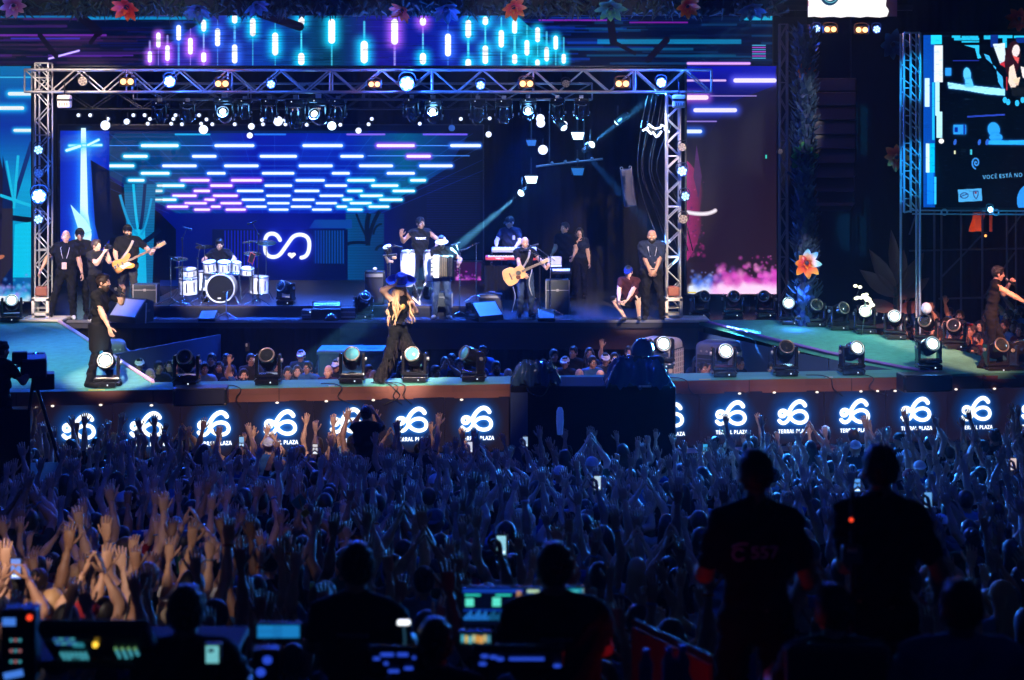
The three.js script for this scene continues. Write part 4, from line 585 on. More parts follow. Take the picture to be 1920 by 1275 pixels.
// ---------------------------------------------------------------- trusses
function truss(label, a, b, w, bays, r = 0.026, m = alu, gap) {   // square truss: four chords, zigzag braces on the faces that show
  const t = thing('lighting_truss', label, 'truss'), A = v3(a), B = v3(b), d = B.clone().sub(A), u = Math.abs(d.y) > Math.abs(d.x) ? V(w, 0, 0) : V(0, w, 0), z = V(0, 0, -w);
  for (const i of [0, 1]) for (const j of [0, 1]) bar('chord', A.clone().addScaledVector(u, i).addScaledVector(z, j), B.clone().addScaledVector(u, i).addScaledVector(z, j), r, m, t);
  for (let k = 0; k < bays; k++) for (const j of [0, 1]) {
    const p = A.clone().addScaledVector(d, k / bays).addScaledVector(z, j), q = A.clone().addScaledVector(d, (k + 1) / bays).addScaledVector(z, j), f = k % 2;
    bar('brace', f ? p : p.clone().add(u), f ? q.clone().add(u) : q, r * 0.62, m, t);
    if (k % 4 === 0) bar('strut', p, p.clone().add(u), r * 0.7, m, t);
  }
  for (const i of [0, 1]) { bar('end_strut', A.clone().addScaledVector(u, i), A.clone().addScaledVector(u, i).add(z), r * 0.8, m, t); bar('end_strut', B.clone().addScaledVector(u, i), B.clone().addScaledVector(u, i).add(z), r * 0.8, m, t); }
  bar('end_strut', B, B.clone().add(u), r * 0.9, m, t);
  return t;
}
truss('long silver lighting truss spanning the stage front above the band', at(46, 172, 31), at(1334, 172, 31), 0.46, 27);
truss('silver truss tower at the left end of the stage front', [at(63, 0, 31)[0], STAGE + 0.25, -31.1], [at(63, 0, 31)[0], at(0, 118, 31)[1], -31.1], 0.27, 17, 0.022);
truss('silver truss tower at the right end of the stage front', [at(1252, 0, 31)[0], STAGE + 0.25, -31.1], [at(1252, 0, 31)[0], at(0, 174, 31)[1], -31.1], 0.27, 17, 0.022);
truss('thin dark truss mast right of the tall pink screen', [at(1463, 0, 31.8)[0], STAGE, -31.8], [at(1463, 0, 31.8)[0], 8.6, -31.8], 0.16, 20, 0.016, mat('dull_steel', [0.13, 0.1, 0.1], 0.5, 0.6));
truss('black rear lighting truss over the band', at(120, 204, 35), at(930, 204, 35), 0.4, 17, 0.022, blackMetal);
truss('black middle lighting truss carrying the moving lights', at(250, 186, 32.8), at(1110, 186, 32.8), 0.35, 16, 0.022, mat('dark_alu', [0.14, 0.14, 0.16], 0.4, 0.7));
for (const [px, lab] of [[78, 'cream steel foot of the left truss tower'], [1263, 'cream steel foot of the right truss tower']]) {
  const x = at(px, 0, 31.1)[0], t = thing('tower_base', lab, 'base', [x, STAGE, -31.15]); part('plate', rbox(0.9, 0.05, 0.6, 0.01, px < 100 ? 0.08 : 0.25, 0.03, 0.05), cream, t); part('sleeve', [box(0.06, 0.42, 0.06, -0.15, 0.25, 0.12), box(0.06, 0.42, 0.06, 0.15, 0.25, 0.12), box(0.36, 0.07, 0.3, 0, 0.44, 0), box(0.36, 0.05, 0.3, 0, 0.13, 0), box(0.06, 0.42, 0.06, -0.15, 0.25, -0.14), box(0.06, 0.42, 0.06, 0.15, 0.25, -0.14)], cream, t); part('hoist_cover', rbox(0.26, 0.2, 0.2, 0.04, 0, 0.6, 0), mat('red_cover', [0.22, 0.06, 0.03], 0.6), t);
}
for (const [px, py, lab] of [[121, 190, 'white chain hoist under the left end of the front truss'], [1273, 190, 'white chain hoist at the top of the right truss tower']]) {
  const t = thing('chain_hoist', lab, 'hoist', at(px, py, 30.85)); part('body', rbox(0.27, 0.27, 0.2, 0.04), cream, t); part('band', box(0.275, 0.045, 0.21, 0, 0.03, 0), blackPlastic, t); for (const x of [-0.07, -0.02, 0.03, 0.08]) part('fin', box(0.012, 0.06, 0.02, x, -0.06, 0.1), blackPlastic, t); bar('hook_chain', [0, 0.12, 0], [0, 0.4, 0], 0.014, blackMetal, t);
}

// ---------------------------------------------------------------- lamps
const BLUE = [0.008, 0.075, 1], LED_BLUE = glow('led_blue', [0.45, 0.72, 1], 2.2), LED_CYAN = glow('led_cyan', [0.5, 0.95, 1], 1.6), OFF_LENS = mat('lens_off', [0.3, 0.26, 0.22], 0.25, 0.3), HOT = glow('led_hot', [0.75, 0.92, 1], 4), AMBER = glow('lamp_amber', [1, 0.55, 0.22], 2.6), WHITE = glow('led_white', [0.72, 0.95, 1], 3.2), PEARL = glow('led_pearl', [0.72, 0.8, 1], 1.8), GLASS = mat('lens_glass', [0.02, 0.025, 0.03], 0.05, 0, { clearcoat: 1 });
const canG = lathe([[0.02, -0.16], [0.09, -0.15], [0.115, -0.06], [0.12, 0], [0.112, 0.012], [0.105, 0]], 20).rotateX(PI / 2), yokeG = sweep(curve([[-0.125, 0, -0.05], [-0.13, 0.1, -0.05], [-0.08, 0.17, -0.05], [0.08, 0.17, -0.05], [0.13, 0.1, -0.05], [0.125, 0, -0.05]], 14), 0.012, 6), lensG = disc(0.032, 0, 0, 0.004, 0, 0, 12), plateG = disc(0.108, 0, 0, -0.004);
function par(label, px, py, d, m, size = 1, turn = 0) {      // round can with a plate of seven lenses in a yoke
  const t = thing('par_lamp', label, 'spotlight', at(px, py, d), turn); t.scale.setScalar(size);
  part('housing', canG, blackMetal, t); part('yoke', yokeG, blackMetal, t); part('lens_plate', plateG, m === OFF_LENS ? mat('plate_beige', [0.42, 0.36, 0.3], 0.4) : blackPlastic, t);
  for (let k = 0; k < 7; k++) part('led_lens', lensG, m === OFF_LENS ? mat('lens_dim', [0.16, 0.13, 0.12], 0.3) : m, t, k ? [Math.cos(k * PI / 3 + 0.3) * 0.069, Math.sin(k * PI / 3 + 0.3) * 0.069, 0] : [0, 0, 0]);
  return t;
}
const where = (px) => px < 350 ? 'above the bassist' : px < 620 ? 'above the drums' : px < 880 ? 'above the congas' : px < 1100 ? 'above the guitarist' : 'near the right tower';
for (const [px, py, m, s, pw] of [[155, 152, OFF_LENS, 0.85, 0], [318, 153, HOT, 1.05, 55], [508, 158, LED_BLUE, 0.8, 16], [763, 157, HOT, 1.35, 110], [901, 160, LED_BLUE, 0.8, 16], [1061, 157, OFF_LENS, 0.7, 0], [1240, 155, HOT, 0.9, 55]]) {
  const t = par(`${m === HOT ? 'glaring bright blue' : m === LED_BLUE ? 'small blue cluster' : 'unlit beige'} lamp on the front truss ${where(px)}`, px, py, 30.75, m, s);
  if (pw) { spot(t, BLUE, pw * 2.4, 52, [0, 0, 0.03], [-t.position.x * 0.3, -4.6, 12], 8, 0.7); bulb(t, [0.02, 0.12, 1], pw * 0.38, [0, 0, 0.12], 5); }
}
for (const [px, py, m, s, pw, turn, lab] of [[72, 281, LED_CYAN, 0.9, 3, 0, 'topmost cyan flower lamp on the left truss tower'], [72, 325, OFF_LENS, 0.85, 0, 0, 'unlit lamp second from top on the left truss tower'], [73, 368, HOT, 1.3, 45, 0.2, 'glaring blue lamp third from top on the left truss tower'], [72, 411, LED_CYAN, 0.9, 3, 0, 'lowest cyan flower lamp on the left truss tower'], [1279, 276, OFF_LENS, 0.75, 0, 0, 'topmost unlit beige lamp beside the right truss tower'], [1279, 321, LED_BLUE, 0.95, 10, 0, 'bright blue flower lamp beside the right truss tower'], [1285, 368, LED_CYAN, 0.9, 3, 0.3, 'cyan flower lamp beside the right truss tower near the mask'], [1281, 411, OFF_LENS, 0.85, 0, 0, 'lowest unlit beige lamp beside the right truss tower'], [1531, 54, LED_BLUE, 0.75, 4, 0, 'blue cluster lamp under the left end of the sponsor board'], [1644, 55, LED_BLUE, 0.75, 4, 0, 'blue cluster lamp under the right end of the sponsor board'], [1463, 284, OFF_LENS, 0.5, 0, 0.4, 'tiny unlit lamp on the thin mast by the pink screen']]) {
  const t = par(lab, px, py, 30.8, m, s, turn); if (pw) { spot(t, BLUE, pw * 3, 55, [0, 0, 0.03], [px < 100 ? 5 : -3, -4, 12], 6, 0.7); bulb(t, [0.02, 0.14, 1], pw * 0.4, [0, 0, 0.12], 5); }
}
for (const [px, py, s, lab] of [[238, 153, 1, 'orange twin blinder on the front truss next to the left hoist'], [416, 157, 1, 'orange twin blinder on the front truss above the drummer'], [702, 158, 0.85, 'pale orange twin blinder on the front truss by the biggest blue lamp'], [987, 157, 1, 'orange twin blinder on the front truss above the guitarist'], [1167, 157, 1, 'orange twin blinder on the front truss near its right end'], [1557, 55, 0.9, 'orange twin blinder under the left half of the sponsor board'], [1616, 56, 0.9, 'orange twin blinder under the right half of the sponsor board']]) {
  const t = thing('blinder_lamp', lab, 'lamp', at(px, py, 30.75)); t.scale.setScalar(s); part('frame', rbox(0.34, 0.19, 0.1, 0.02, 0, 0, -0.06), blackMetal, t);
  for (const x of [-0.075, 0.075]) { part('lamp_bowl', disc(0.066, x, 0, 0.004), AMBER, t); part('rim', ring(0.07, 0.009, x, 0, 0.006), blackMetal, t); } spot(t, [1, 0.45, 0.14], 3, 55, [0, 0, 0.04], [0, -4, 12], 5, 0.7); bulb(t, [1, 0.3, 0.06], 1.1, [0, 0, 0.13], 5); part('yoke', yokeG.clone().scale(1.3, 0.9, 1), blackMetal, t);
}
{ const t = par('bright cyan lamp clamped under the big relay screen', 1857, 393, 29.2, WHITE, 0.6, 0.2); bulb(t, [0.02, 0.5, 1], 1.6, [0, 0, 0.14], 4); }
// moving lights: base, yoke arms, barrel head, lens with its ring
const mhBase = mg([rbox(0.36, 0.09, 0.34, 0.015, 0, 0.05, 0), box(0.3, 0.03, 0.02, 0, 0.05, 0.172)]), mhYoke = mg([rbox(0.05, 0.34, 0.15, 0.02, -0.175, 0.29, 0), rbox(0.05, 0.34, 0.15, 0.02, 0.175, 0.29, 0), rbox(0.4, 0.06, 0.2, 0.02, 0, 0.13, 0)]), mhHead = lathe([[0.02, -0.2], [0.1, -0.19], [0.135, -0.1], [0.14, 0.05], [0.125, 0.17], [0.118, 0.2], [0.105, 0.2], [0.1, 0.18]], 22).rotateX(PI / 2), mhRing = ring(0.112, 0.012, 0, 0, 0.2), mhLens = mg([mv(new THREE.SphereGeometry(0.16, 20, 6, 0, 2 * PI, 0, 0.72).rotateX(PI / 2), 0, 0, 0.07)]), mhKnob = mg([cyl(0.03, 0.03, 0.03, 10, -0.21, 0, 0, 0, 0, PI / 2), cyl(0.03, 0.03, 0.03, 10, 0.21, 0, 0, 0, 0, PI / 2)]), mhHandle = mg([rbox(0.03, 0.03, 0.2, 0.01, -0.19, 0.06, 0), rbox(0.03, 0.03, 0.2, 0.01, 0.19, 0.06, 0)]), gloss = mat('gloss_black', [0.01, 0.01, 0.012], 0.16, 0, { clearcoat: 0.6 }), ringM = mat('lens_ring', [0.35, 0.27, 0.22], 0.3, 0.8);
function movingLight(label, pos, turn, yaw, pitch, m, group, s = 1, hang = 1) {
  const t = thing('moving_light', label, 'stage light', pos, turn, group); t.scale.setScalar(s); const f = part('base', mhBase, gloss, t); if (hang < 0) { t.rotation.z = PI; }
  const y = part('yoke', mhYoke, gloss, t); y.rotation.y = yaw; const h = part('head', mhHead, gloss, y, [0, 0.36, 0]); h.rotation.x = pitch;
  const ln = part('lens', mhLens, m, h); if (hang < 0 && m === HOT) { ln.scale.set(0.62, 0.62, 0.62); ln.position.z = 0.08; } else if (m === WHITE) { ln.scale.set(0.82, 0.82, 1); } part('lens_ring', mhRing, ringM, h); part('knob', mhKnob, alu, y, [0, 0.36, 0]); part('handle', mhHandle, blackPlastic, f);
  part('status_lamp', ball(0.012, 0.06, 0.05, 0.18), glow('status', [0.8, 0.9, 1], 1.2), f); t.updateMatrixWorld(true); t.userHead = h;
  return t;
}
function beam(t, c, power, deg, target, off = 0.26) { const h = t.userHead, w = h.localToWorld(V(0, 0, off)); const l = spot(scene, c, power, deg, A3(w), target, 4, 0.35); return l; }
const XR = (px, off) => { const d = runD(px) + off; return [(px - 960) * d / F, RUN + 0.005, -d]; };
for (const [px, lit, yaw, pitch, lab] of [[200, 1, 0.15, -0.35, 'lit moving light at the feet of the male singer'], [350, 0, 0, -0.55, 'unlit moving light behind the black wedge speaker left of centre'], [503, 0, 0, -0.6, 'unlit moving light on the runway above the fifth emblem'], [660, 2, 0.1, -0.6, 'moving light with cyan tinted lens left of the female singer'], [778, 2, -0.2, -0.5, 'moving light with glinting lens right beside the female singer'], [888, 2, -0.95, -0.45, 'moving light turned aside with cyan lens near the plastic covered rig'], [1240, 1, 0.1, -0.25, 'lit moving light in front of the tall air cooler'], [1357, 1, 0.05, -0.35, 'lit moving light in front of the second air cooler'], [1472, 0, 0, -0.65, 'unlit moving light left of the bearded man in the pit'], [1597, 1, 0.3, -0.45, 'lit moving light at the tip of the pit'], [1741, 1, 0.1, -0.4, 'lit moving light standing above the right wedge speaker'], [1868, 0, 0.2, -0.5, 'unlit moving light at the right performer feet'], [1908, 1, 0.9, -0.3, 'lit moving light turned aside at the right frame edge']]) {
  const up = px === 1240 ? 0.16 : px === 1741 ? 0.06 : 0, p = XR(px, 0.35), t = movingLight(lab, [p[0], p[1] + up, p[2]], 0, yaw, pitch, lit === 1 ? WHITE : lit === 2 ? mat('lens_cyan', [0.1, 0.4, 0.5], 0.12, 0, { clearcoat: 1 }) : GLASS, 'moving lights along the runway', 1.08);
  if (lit === 1) { beam(t, [0.03, 0.26, 1], px > 1200 && px < 1700 ? 220 : 34, 40, [p[0] * 0.9, 1.2, -18.5]); bulb(scene, [0.3, 0.7, 1], 0.35, A3(t.userHead.localToWorld(V(0, 0.1, 0.36))), 4); }
}
for (const [px, py, d, lit, yaw, lab] of [[1312, 588, 31.6, 0, 0.5, 'first unlit moving light under the pink screen beside the tower'], [1374, 588, 31.6, 0, 0, 'middle unlit moving light under the pink screen'], [1436, 586, 31.6, 0, -0.4, 'last unlit moving light under the pink screen, magenta tinged'], [22, 606, 30.9, 1, 0.3, 'lit moving light on the green floor under the cyan tree screen'], [1481, 593, 30.6, 1, -0.3, 'lit moving light at the foot of the flower pillar'], [1528, 606, 30.4, 0, 0, 'unlit moving light just right of the flower pillar'], [1572, 613, 30.0, 0, 0.4, 'unlit moving light second after the flower pillar'], [1622, 620, 29.6, 1, -0.2, 'lit moving light beside the sparkling plant'], [1678, 632, 29.0, 1, -0.3, 'lit moving light in front of the seated side audience'], [1738, 645, 28.5, 0, -0.5, 'unlit blue glinting moving light on the ramp edge'], [1790, 655, 28.0, 0, -0.4, 'unlit moving light on the ramp edge left of the fan with red band']]) {
  const pos = at(px, py, d), t = movingLight(lab, [pos[0], px > 1460 ? rampY(d) + 0.008 : STAGE + 0.003, pos[2]], 0, yaw, -0.4, lit ? WHITE : GLASS, 'moving lights along the ramps', 1.05); if (lit) { bulb(scene, [0.3, 0.7, 1], 0.5, A3(t.userHead.localToWorld(V(0, 0.05, 0.4))), 4); }
}
// hung from the middle truss, pointing down or at the band
for (const [px, py, lit, yaw, pitch, s, lab] of [[300, 196, 0, 0.2, 1.2, 0.85, 'over the bassist'], [352, 196, 0, 0, 1.3, 0.85, 'left of the drum logo'], [421, 188, 1, 0, 0.35, 1.1, 'with cyan rim over the drummer'], [459, 192, 0, 0.4, 1.4, 0.8, 'pointing straight down over the toms'], [505, 192, 0, 0, 1.5, 0.9, 'over the hook sign left half'], [555, 192, 0, 0, 1.55, 1.15, 'hanging lowest over the hook sign'], [597, 190, 1, 0.3, 0.3, 1.15, 'with cyan glints right of the hook sign'], [634, 192, 0, 0, 1.5, 0.9, 'over the painted arch'], [772, 190, 0, 0.3, 1.1, 0.9, 'over the percussionist'], [812, 192, 1, 0, 0.5, 1, 'glowing over the accordion player'], [896, 192, 0, -0.3, 1.2, 0.95, 'left of the keyboard player'], [945, 192, 0, 0, 1.4, 0.95, 'straight over the keyboard player'], [990, 190, 1, 0, 0.4, 0.95, 'glowing over the guitarist'], [1045, 190, 0, 0.2, 1.3, 0.85, 'warm glinting, right of the guitarist'], [1090, 190, 0, -0.2, 1.3, 0.85, 'last on the middle truss']]) {
  const t = movingLight('hanging moving light ' + lab, at(px, py - 6, 32.6), 0, yaw, -pitch * -1, lit ? HOT : GLASS, 'moving lights hung over the band', s, -1);
  part('hook_clamp', box(0.1, 0.1, 0.08, 0, -0.03, 0), alu, t); for (let k = -1; k < 3; k++) part('vent_lamp', box(0.014, 0.03, 0.01, k * 0.03 - 0.015, 0.2, 0.12), glow('warm_vent', [1, 0.72, 0.6], 0.9), t);
  if (lit) spot(scene, [0.02, 0.13, 1], 750, 38, A3(t.userHead.localToWorld(V(0, 0, 0.3))), at(px, 560, 31.6), 6, 0.6), bulb(scene, [0.15, 0.5, 1], 1.2, A3(t.userHead.localToWorld(V(0, 0, 0.42))), 4);
}
// small pixel lamps and wash lamps on the rear trusses
const pixHead = mg([cyl(0.05, 0.05, 0.1, 10, 0, 0, -0.06, PI / 2)]), pixLens = ball(0.042, 0, 0, 0, 1, 1, 0.5, 10);
{
  const DOTS = [[147, 216], [169, 216], [202, 223], [250, 216], [271, 216], [281, 223], [277, 232], [307, 216], [325, 223], [329, 216], [321, 232], [341, 233], [373, 216], [387, 224], [377, 232], [398, 233], [440, 233], [491, 225], [493, 233], [534, 225], [535, 233], [575, 234], [638, 234], [697, 223], [691, 233], [787, 232], [864, 223], [918, 222]];
  const band = (py) => py < 220 ? 'top' : py < 228 ? 'middle' : 'bottom', ORD = ['first', 'second', 'third', 'fourth', 'fifth', 'sixth', 'seventh', 'eighth', 'ninth', 'tenth', 'eleventh', 'twelfth', 'thirteenth', 'fourteenth']; DOTS.forEach(([px, py], k) => { const t = thing('pixel_lamp', `small white pixel lamp, ${ORD[DOTS.filter((q) => band(q[1]) === band(py) && q[0] < px).length]} from left in the ${band(py)} row ${where(px)}`, 'lamp', at(px, py, 34.8), 0, 'white pixel lamps on the rear truss'); part('housing', pixHead, blackMetal, t); part('lens', pixLens, PEARL, t); });
  for (const [px, py, r, lab] of [[197, 235, 9, 'large round wash lamp low over the bassist'], [237, 228, 5.5, 'small cyan wash lamp right of the first big one'], [381, 243, 8.5, 'large round wash lamp over the left part of the drums'], [471, 237, 6, 'upper of two wash lamps left of the hook sign'], [468, 254, 5.5, 'lower of two wash lamps left of the hook sign'], [521, 227, 9, 'large round wash lamp over the hook sign'], [622, 236, 8, 'half hidden wash lamp right of the hook sign'], [672, 245, 5.5, 'round wash lamp over the painted tree'], [916, 252, 5.5, 'round wash lamp over the keyboards with a faint ray'], [1013, 222, 8, 'upper of two touching wash lamps over the guitarist'], [1014, 231, 8, 'lower of two touching wash lamps over the guitarist'], [1058, 233, 6, 'wash lamp sending a ray down to the standing guard'], [1018, 281, 9, 'large wash lamp above the guitarist head'], [847, 240, 6, 'dim blue honeycomb wash lamp over the accordion player']]) {
    const t = thing('wash_lamp', lab, 'stage light', at(px, py, 34)), q = r * 34 / F; part('housing', [cyl(q * 1.05, q * 0.7, 0.22, 16, 0, 0, -0.14, PI / 2), rod([0, q, -0.12], [0, q + 0.14, -0.12], 0.012)], blackMetal, t); part('lens', [ball(q, 0, 0, -0.02, 1, 1, 0.35, 16)], px === 847 ? glow('lens_dim_blue', [0.05, 0.2, 0.9], 0.5) : px === 622 ? WHITE : PEARL, t); if (r > 7) bulb(t, [0.1, 0.35, 1], 0.8, [0, 0, 0.12], 4);
  }
  for (const [px, py, m, s, lab] of [[1083, 255, WHITE, 1, 'bright wing shaped panel lamp right of the guitarist'], [996, 268, glow('panel_dim', [0.02, 0.22, 0.8], 0.7), 0.8, 'dim blue panel lamp left of the big wash lamp'], [1083, 322, glow('panel_dim'), 1, 'dim blue panel lamp on the sloping pipe'], [996, 337, WHITE, 1, 'bright panel lamp beside the slanting beam']]) {
    const t = thing('panel_lamp', lab, 'stage light', at(px, py, 34)), s0 = new THREE.Shape(); [[-0.15, 0.08], [0.15, 0.08], [0.11, -0.08], [-0.09, -0.08]].forEach((q, i) => (i ? s0.lineTo(q[0] * s, q[1] * s) : s0.moveTo(q[0] * s, q[1] * s))); part('panel', new THREE.ExtrudeGeometry(s0, { depth: 0.02, bevelEnabled: false }), m, t); part('housing', box(0.26 * s, 0.18 * s, 0.14, 0, 0.02, -0.09), blackMetal, t); bar('stem', [0, 0.08, -0.1], [0, 0.5, -0.1], 0.014, blackMetal, t); if (m === WHITE) bulb(t, [0.05, 0.3, 1], 2.2, [0, -0.02, 0.16], 4);
  }
  const sp = thing('lighting_pipe', 'sloping dark pipe with clamps over the right side of the band', 'pipe'); part('pipe', rod(at(1005, 312, 34), at(1130, 298, 34), 0.025), mat('dark_alu'), sp); for (const px of [1035, 1060, 1083, 1110]) part('clamp', ball(0.04, ...at(px, 309 - (px - 1005) * 0.11, 34)), mat('dark_alu'), sp);
  for (const px of [1030, 1095]) bar('drop_cable', at(px, 306, 34), at(px, 200, 34), 0.01, blackMetal, sp);
}
// three fixtures that throw visible beams
for (const [px, py, tx, ty, c, pw, deg, lab] of [[978, 361, 866, 455, [0.25, 0.75, 1], 9000, 2.6, 'beam light throwing a ray down toward the congas'], [1108, 272, 1236, 172, [0.12, 0.55, 1], 5200, 2.2, 'beam light throwing a ray up to the right truss end'], [1159, 227, 1110, 270, [0.12, 0.6, 1], 1500, 2.4, 'upper beam light on the right, facing the lower one'], [1056, 238, 1225, 432, [0.06, 0.35, 1], 2600, 2.4, 'beam light sending a faint ray to the standing guard']]) {
  const p = at(px, py, 33.4), q = at(tx, ty, px === 1159 ? 33.6 : 31.5), t = thing('beam_light', lab, 'stage light', p), g = part('barrel', mv(lathe([[0.03, -0.22], [0.09, -0.2], [0.1, 0.05], [0.088, 0.1]], 18).rotateX(PI / 2), 0, 0, -0.06), gloss, t); g.lookAt(v3(q)); part('lens', ball(0.085, 0, 0, 0.02, 1, 1, 0.8, 14), WHITE, t); bar('bracket', [0, 0.05, -0.15], [0, 0.35, -0.15], 0.014, blackMetal, t);
  const d = v3(q).sub(v3(p)).normalize(); spot(scene, c, pw * 7, deg, A3(v3(p).addScaledVector(d, 0.14)), q, 2, 0.3); bulb(t, [0.08, 0.45, 1], 2.4, [0, 0, 0.22], 4);
}
{ const t = thing('cable_bundle', 'black cables hanging in loops beside the right truss tower', 'cable'); for (let k = 0; k < 7; k++) { const x = 1185 + k * 9; part('cable', cable([at(x + 30, 178, 31.8), at(x + 22 + rr(-6, 6), 230, 31.9), at(x + rr(-8, 12), 320, 32), at(x + 34 + rr(-10, 10), 400, 32), at(x + 60, 470, 31.9)], 0.014, 20), gloss, t); } }
{ const t = thing('hung_speaker', 'slim blue tinged loudspeaker hanging tilted at the right wing', 'loudspeaker', at(1178, 352, 33.6)); t.rotation.z = 0.12; part('cabinet', rbox(0.27, 0.85, 0.25, 0.02), mat('blue_black', [0.02, 0.03, 0.09], 0.4), t); part('grille', box(0.22, 0.78, 0.02, 0, 0, 0.13), mat('speaker_grille'), t); for (const x of [-0.1, 0.1]) part('hook', ring(0.03, 0.008, x, 0.45, 0), alu, t); }
{ const t = thing('stage_light', 'tangle of white glinting lamp brackets at the right truss', 'stage light', at(1232, 242, 31.6)); for (const [x, y, z, r] of [[-0.25, 0, 0, 0.5], [-0.13, 0.06, 0.05, -0.6], [-0.17, -0.06, 0.05, -0.7], [0.02, 0.02, 0, 0.2], [0.05, -0.1, 0.06, 0.9], [0.14, 0.06, 0, -0.4], [-0.05, -0.12, 0, -0.9], [0.2, -0.03, 0.02, -0.5]]) part('bracket', rbox(0.15, 0.045, 0.04, 0.01, 0, 0, 0, 0, 0.3, r), mat('white_steel', [0.75, 0.78, 0.8], 0.3, 0.2), t, [x, y, z]); part('can', cyl(0.07, 0.08, 0.2, 14, -0.1, -0.02, -0.12, PI / 2), blackMetal, t); spot(scene, [0.9, 1, 1], 60, 20, at(1175, 190, 30.2), at(1232, 242, 31.6), 4); }
// front light bridge added high over the field, out of the frame: its spots light the singers, the band, the truss ends and the runway front
const bridge = truss('added unseen silver lighting bridge high over the middle of the field', [-9, 12.5, -13], [9, 12.5, -13], 0.4, 14);
for (const [x, px, py, d, deg, pw, c, lab] of [[-6, 192, 615, 24.2, 3.6, 3400, [1, 0.8, 0.66], 'on the male singer'], [-1.5, 748, 620, 24.5, 3.4, 3600, [1, 0.84, 0.72], 'on the female singer'], [-7.5, 165, 520, 31.6, 4.6, 3400, [1, 0.8, 0.68], 'on the guards and photographer'], [-8.2, 135, 165, 31, 3.4, 3600, [1, 0.8, 0.7], 'on the left truss end'], [5.5, 1200, 525, 31.2, 3.0, 4600, [1, 0.8, 0.64], 'on the guards at the right tower'], [6.5, 1265, 340, 31, 4.2, 3200, [1, 0.78, 0.64], 'on the right truss tower'], [1.2, 800, 500, 32, 3.6, 5200, [0.95, 0.92, 1], 'on the percussion'], [3, 985, 500, 32, 3.0, 3600, [1, 0.85, 0.75], 'on the guitarist'], [-3.2, 415, 520, 32, 3.2, 3600, [0.9, 0.9, 1], 'on the drums'], [-5.2, 240, 480, 32.5, 2.6, 3400, [1, 0.8, 0.65], 'on the bassist'], [8.8, 1722, 140, 29.6, 1.7, 2200, [0.01, 0.5, 1], 'on the upper truss tower of the relay screen'], [8.9, 1722, 310, 29.6, 1.9, 2200, [0.01, 0.45, 1], 'on the lower truss tower of the relay screen'], [7.6, 1504, 210, 30.4, 2.6, 1100, [1, 0.85, 0.85], 'on the pillar flowers'], [-4.4, 230, 8, 30.4, 8, 420, [1, 0.85, 0.85], 'on the left hanging flowers'], [2.0, 1080, 8, 30.4, 8, 420, [1, 0.85, 0.85], 'on the right hanging flowers'], [8, 1868, 590, 25.5, 3.0, 3000, [1, 0.42, 0.22], 'on the right performer'], [7.2, 1510, 485, 30.2, 1.6, 1600, [1, 0.85, 0.8], 'on the big flower'], [-2.4, 560, 728, 24.4, 7.5, 900, [1, 0.78, 0.64], 'low on the runway front left of centre'], [0.4, 850, 722, 24.7, 5.5, 800, [1, 0.78, 0.64], 'low on the runway front centre'], [4.4, 1520, 702, 25.3, 7.5, 700, [1, 0.78, 0.6], 'low on the runway front right'], [7.8, 1590, 640, 28.6, 6, 1700, [0.55, 1, 0.85], 'on the right ramp'], [-8.6, 90, 670, 27, 6.5, 1700, [0.5, 1, 0.85], 'on the left ramp'], [3, 1352, 616, 29.7, 1.0, 6000, [0.7, 1, 1], 'on the corner of the right ramp'], [8.6, 1775, 622, 28.6, 4.4, 2600, [1, 0.42, 0.36], 'on the side audience'], [-3.8, 540, 690, 28, 5.5, 1300, [1, 0.6, 0.55], 'into the pit left of centre'], [3.6, 1230, 690, 28, 6, 1400, [1, 0.65, 0.6], 'into the pit right of centre']]) {
  const p = V(x, 12.25, -12.7), q = v3(at(px, py, d)), t = thing('follow_spot', 'spotlight on the added lighting bridge aimed ' + lab, 'spotlight', A3(p)), u = q.clone().sub(p).normalize(), g = part('barrel', mv(lathe([[0.05, -0.35], [0.13, -0.32], [0.14, 0.2], [0.12, 0.26]], 14).rotateX(PI / 2)), blackMetal, t); g.lookAt(q); part('lens', disc(0.11, 0, 0, 0.265), glow('spot_lens', [1, 0.9, 0.8], 1.5), g); bar('clamp', [0, 0.1, 0], [0, 0.3, -0.1], 0.03, blackMetal, t);
  spot(scene, c, pw, deg, A3(p.clone().addScaledVector(u, 0.34)), A3(q), 3, deg > 5 ? 0.8 : 0.4);
}
for (const [x, tx] of [[-7, -4], [-2.5, -1.2], [2.5, 1.6], [7, 5]]) {  // blue washes added out of view to tint the near sides of the crowd
  const t = thing('wash_lamp', `added blue wash lamp out of view under the lighting bridge ${x < -5 ? 'at its left end' : x < 0 ? 'left of its middle' : x < 5 ? 'right of its middle' : 'at its right end'}`, 'stage light', [x, 12.1, -13.3]); part('housing', cyl(0.16, 0.12, 0.25, 16, 0, 0.12, 0), blackMetal, t); part('lens', disc(0.14, 0, -0.006, 0, PI / 2), glow('added_wash_lens', [0.1, 0.3, 1], 1.2), t); spot(t, [0.002, 0.05, 1], 80, 36, [0, -0.03, 0], [tx - x, -11, -5.5], 6, 0.9);
}

// ---------------------------------------------------------------- the band and the people on stage
const RISER = STAGE + 0.23;
const spotOn = (px, d, y) => [(px - 960) * d / F, y, -d];
const micStick = mg([mv(lathe([[0.011, -0.1], [0.013, -0.09], [0.018, 0.05], [0.02, 0.06], [0.012, 0.062]], 12)), ball(0.027, 0, 0.085, 0, 1, 1.05, 1, 10)]);
function heldMic(label, o, p, dir, m) { const t = thing('microphone', label, 'microphone', p); part('handle', micStick, m ?? blackMetal, t).quaternion.setFromUnitVectors(UP, v3(dir).normalize()); part('grille', ball(0.028, ...A3(v3(dir).normalize().multiplyScalar(0.086)), 1, 1, 1, 10), mat('mic_mesh', [0.25, 0.25, 0.26], 0.35, 0.8), t); return t; }
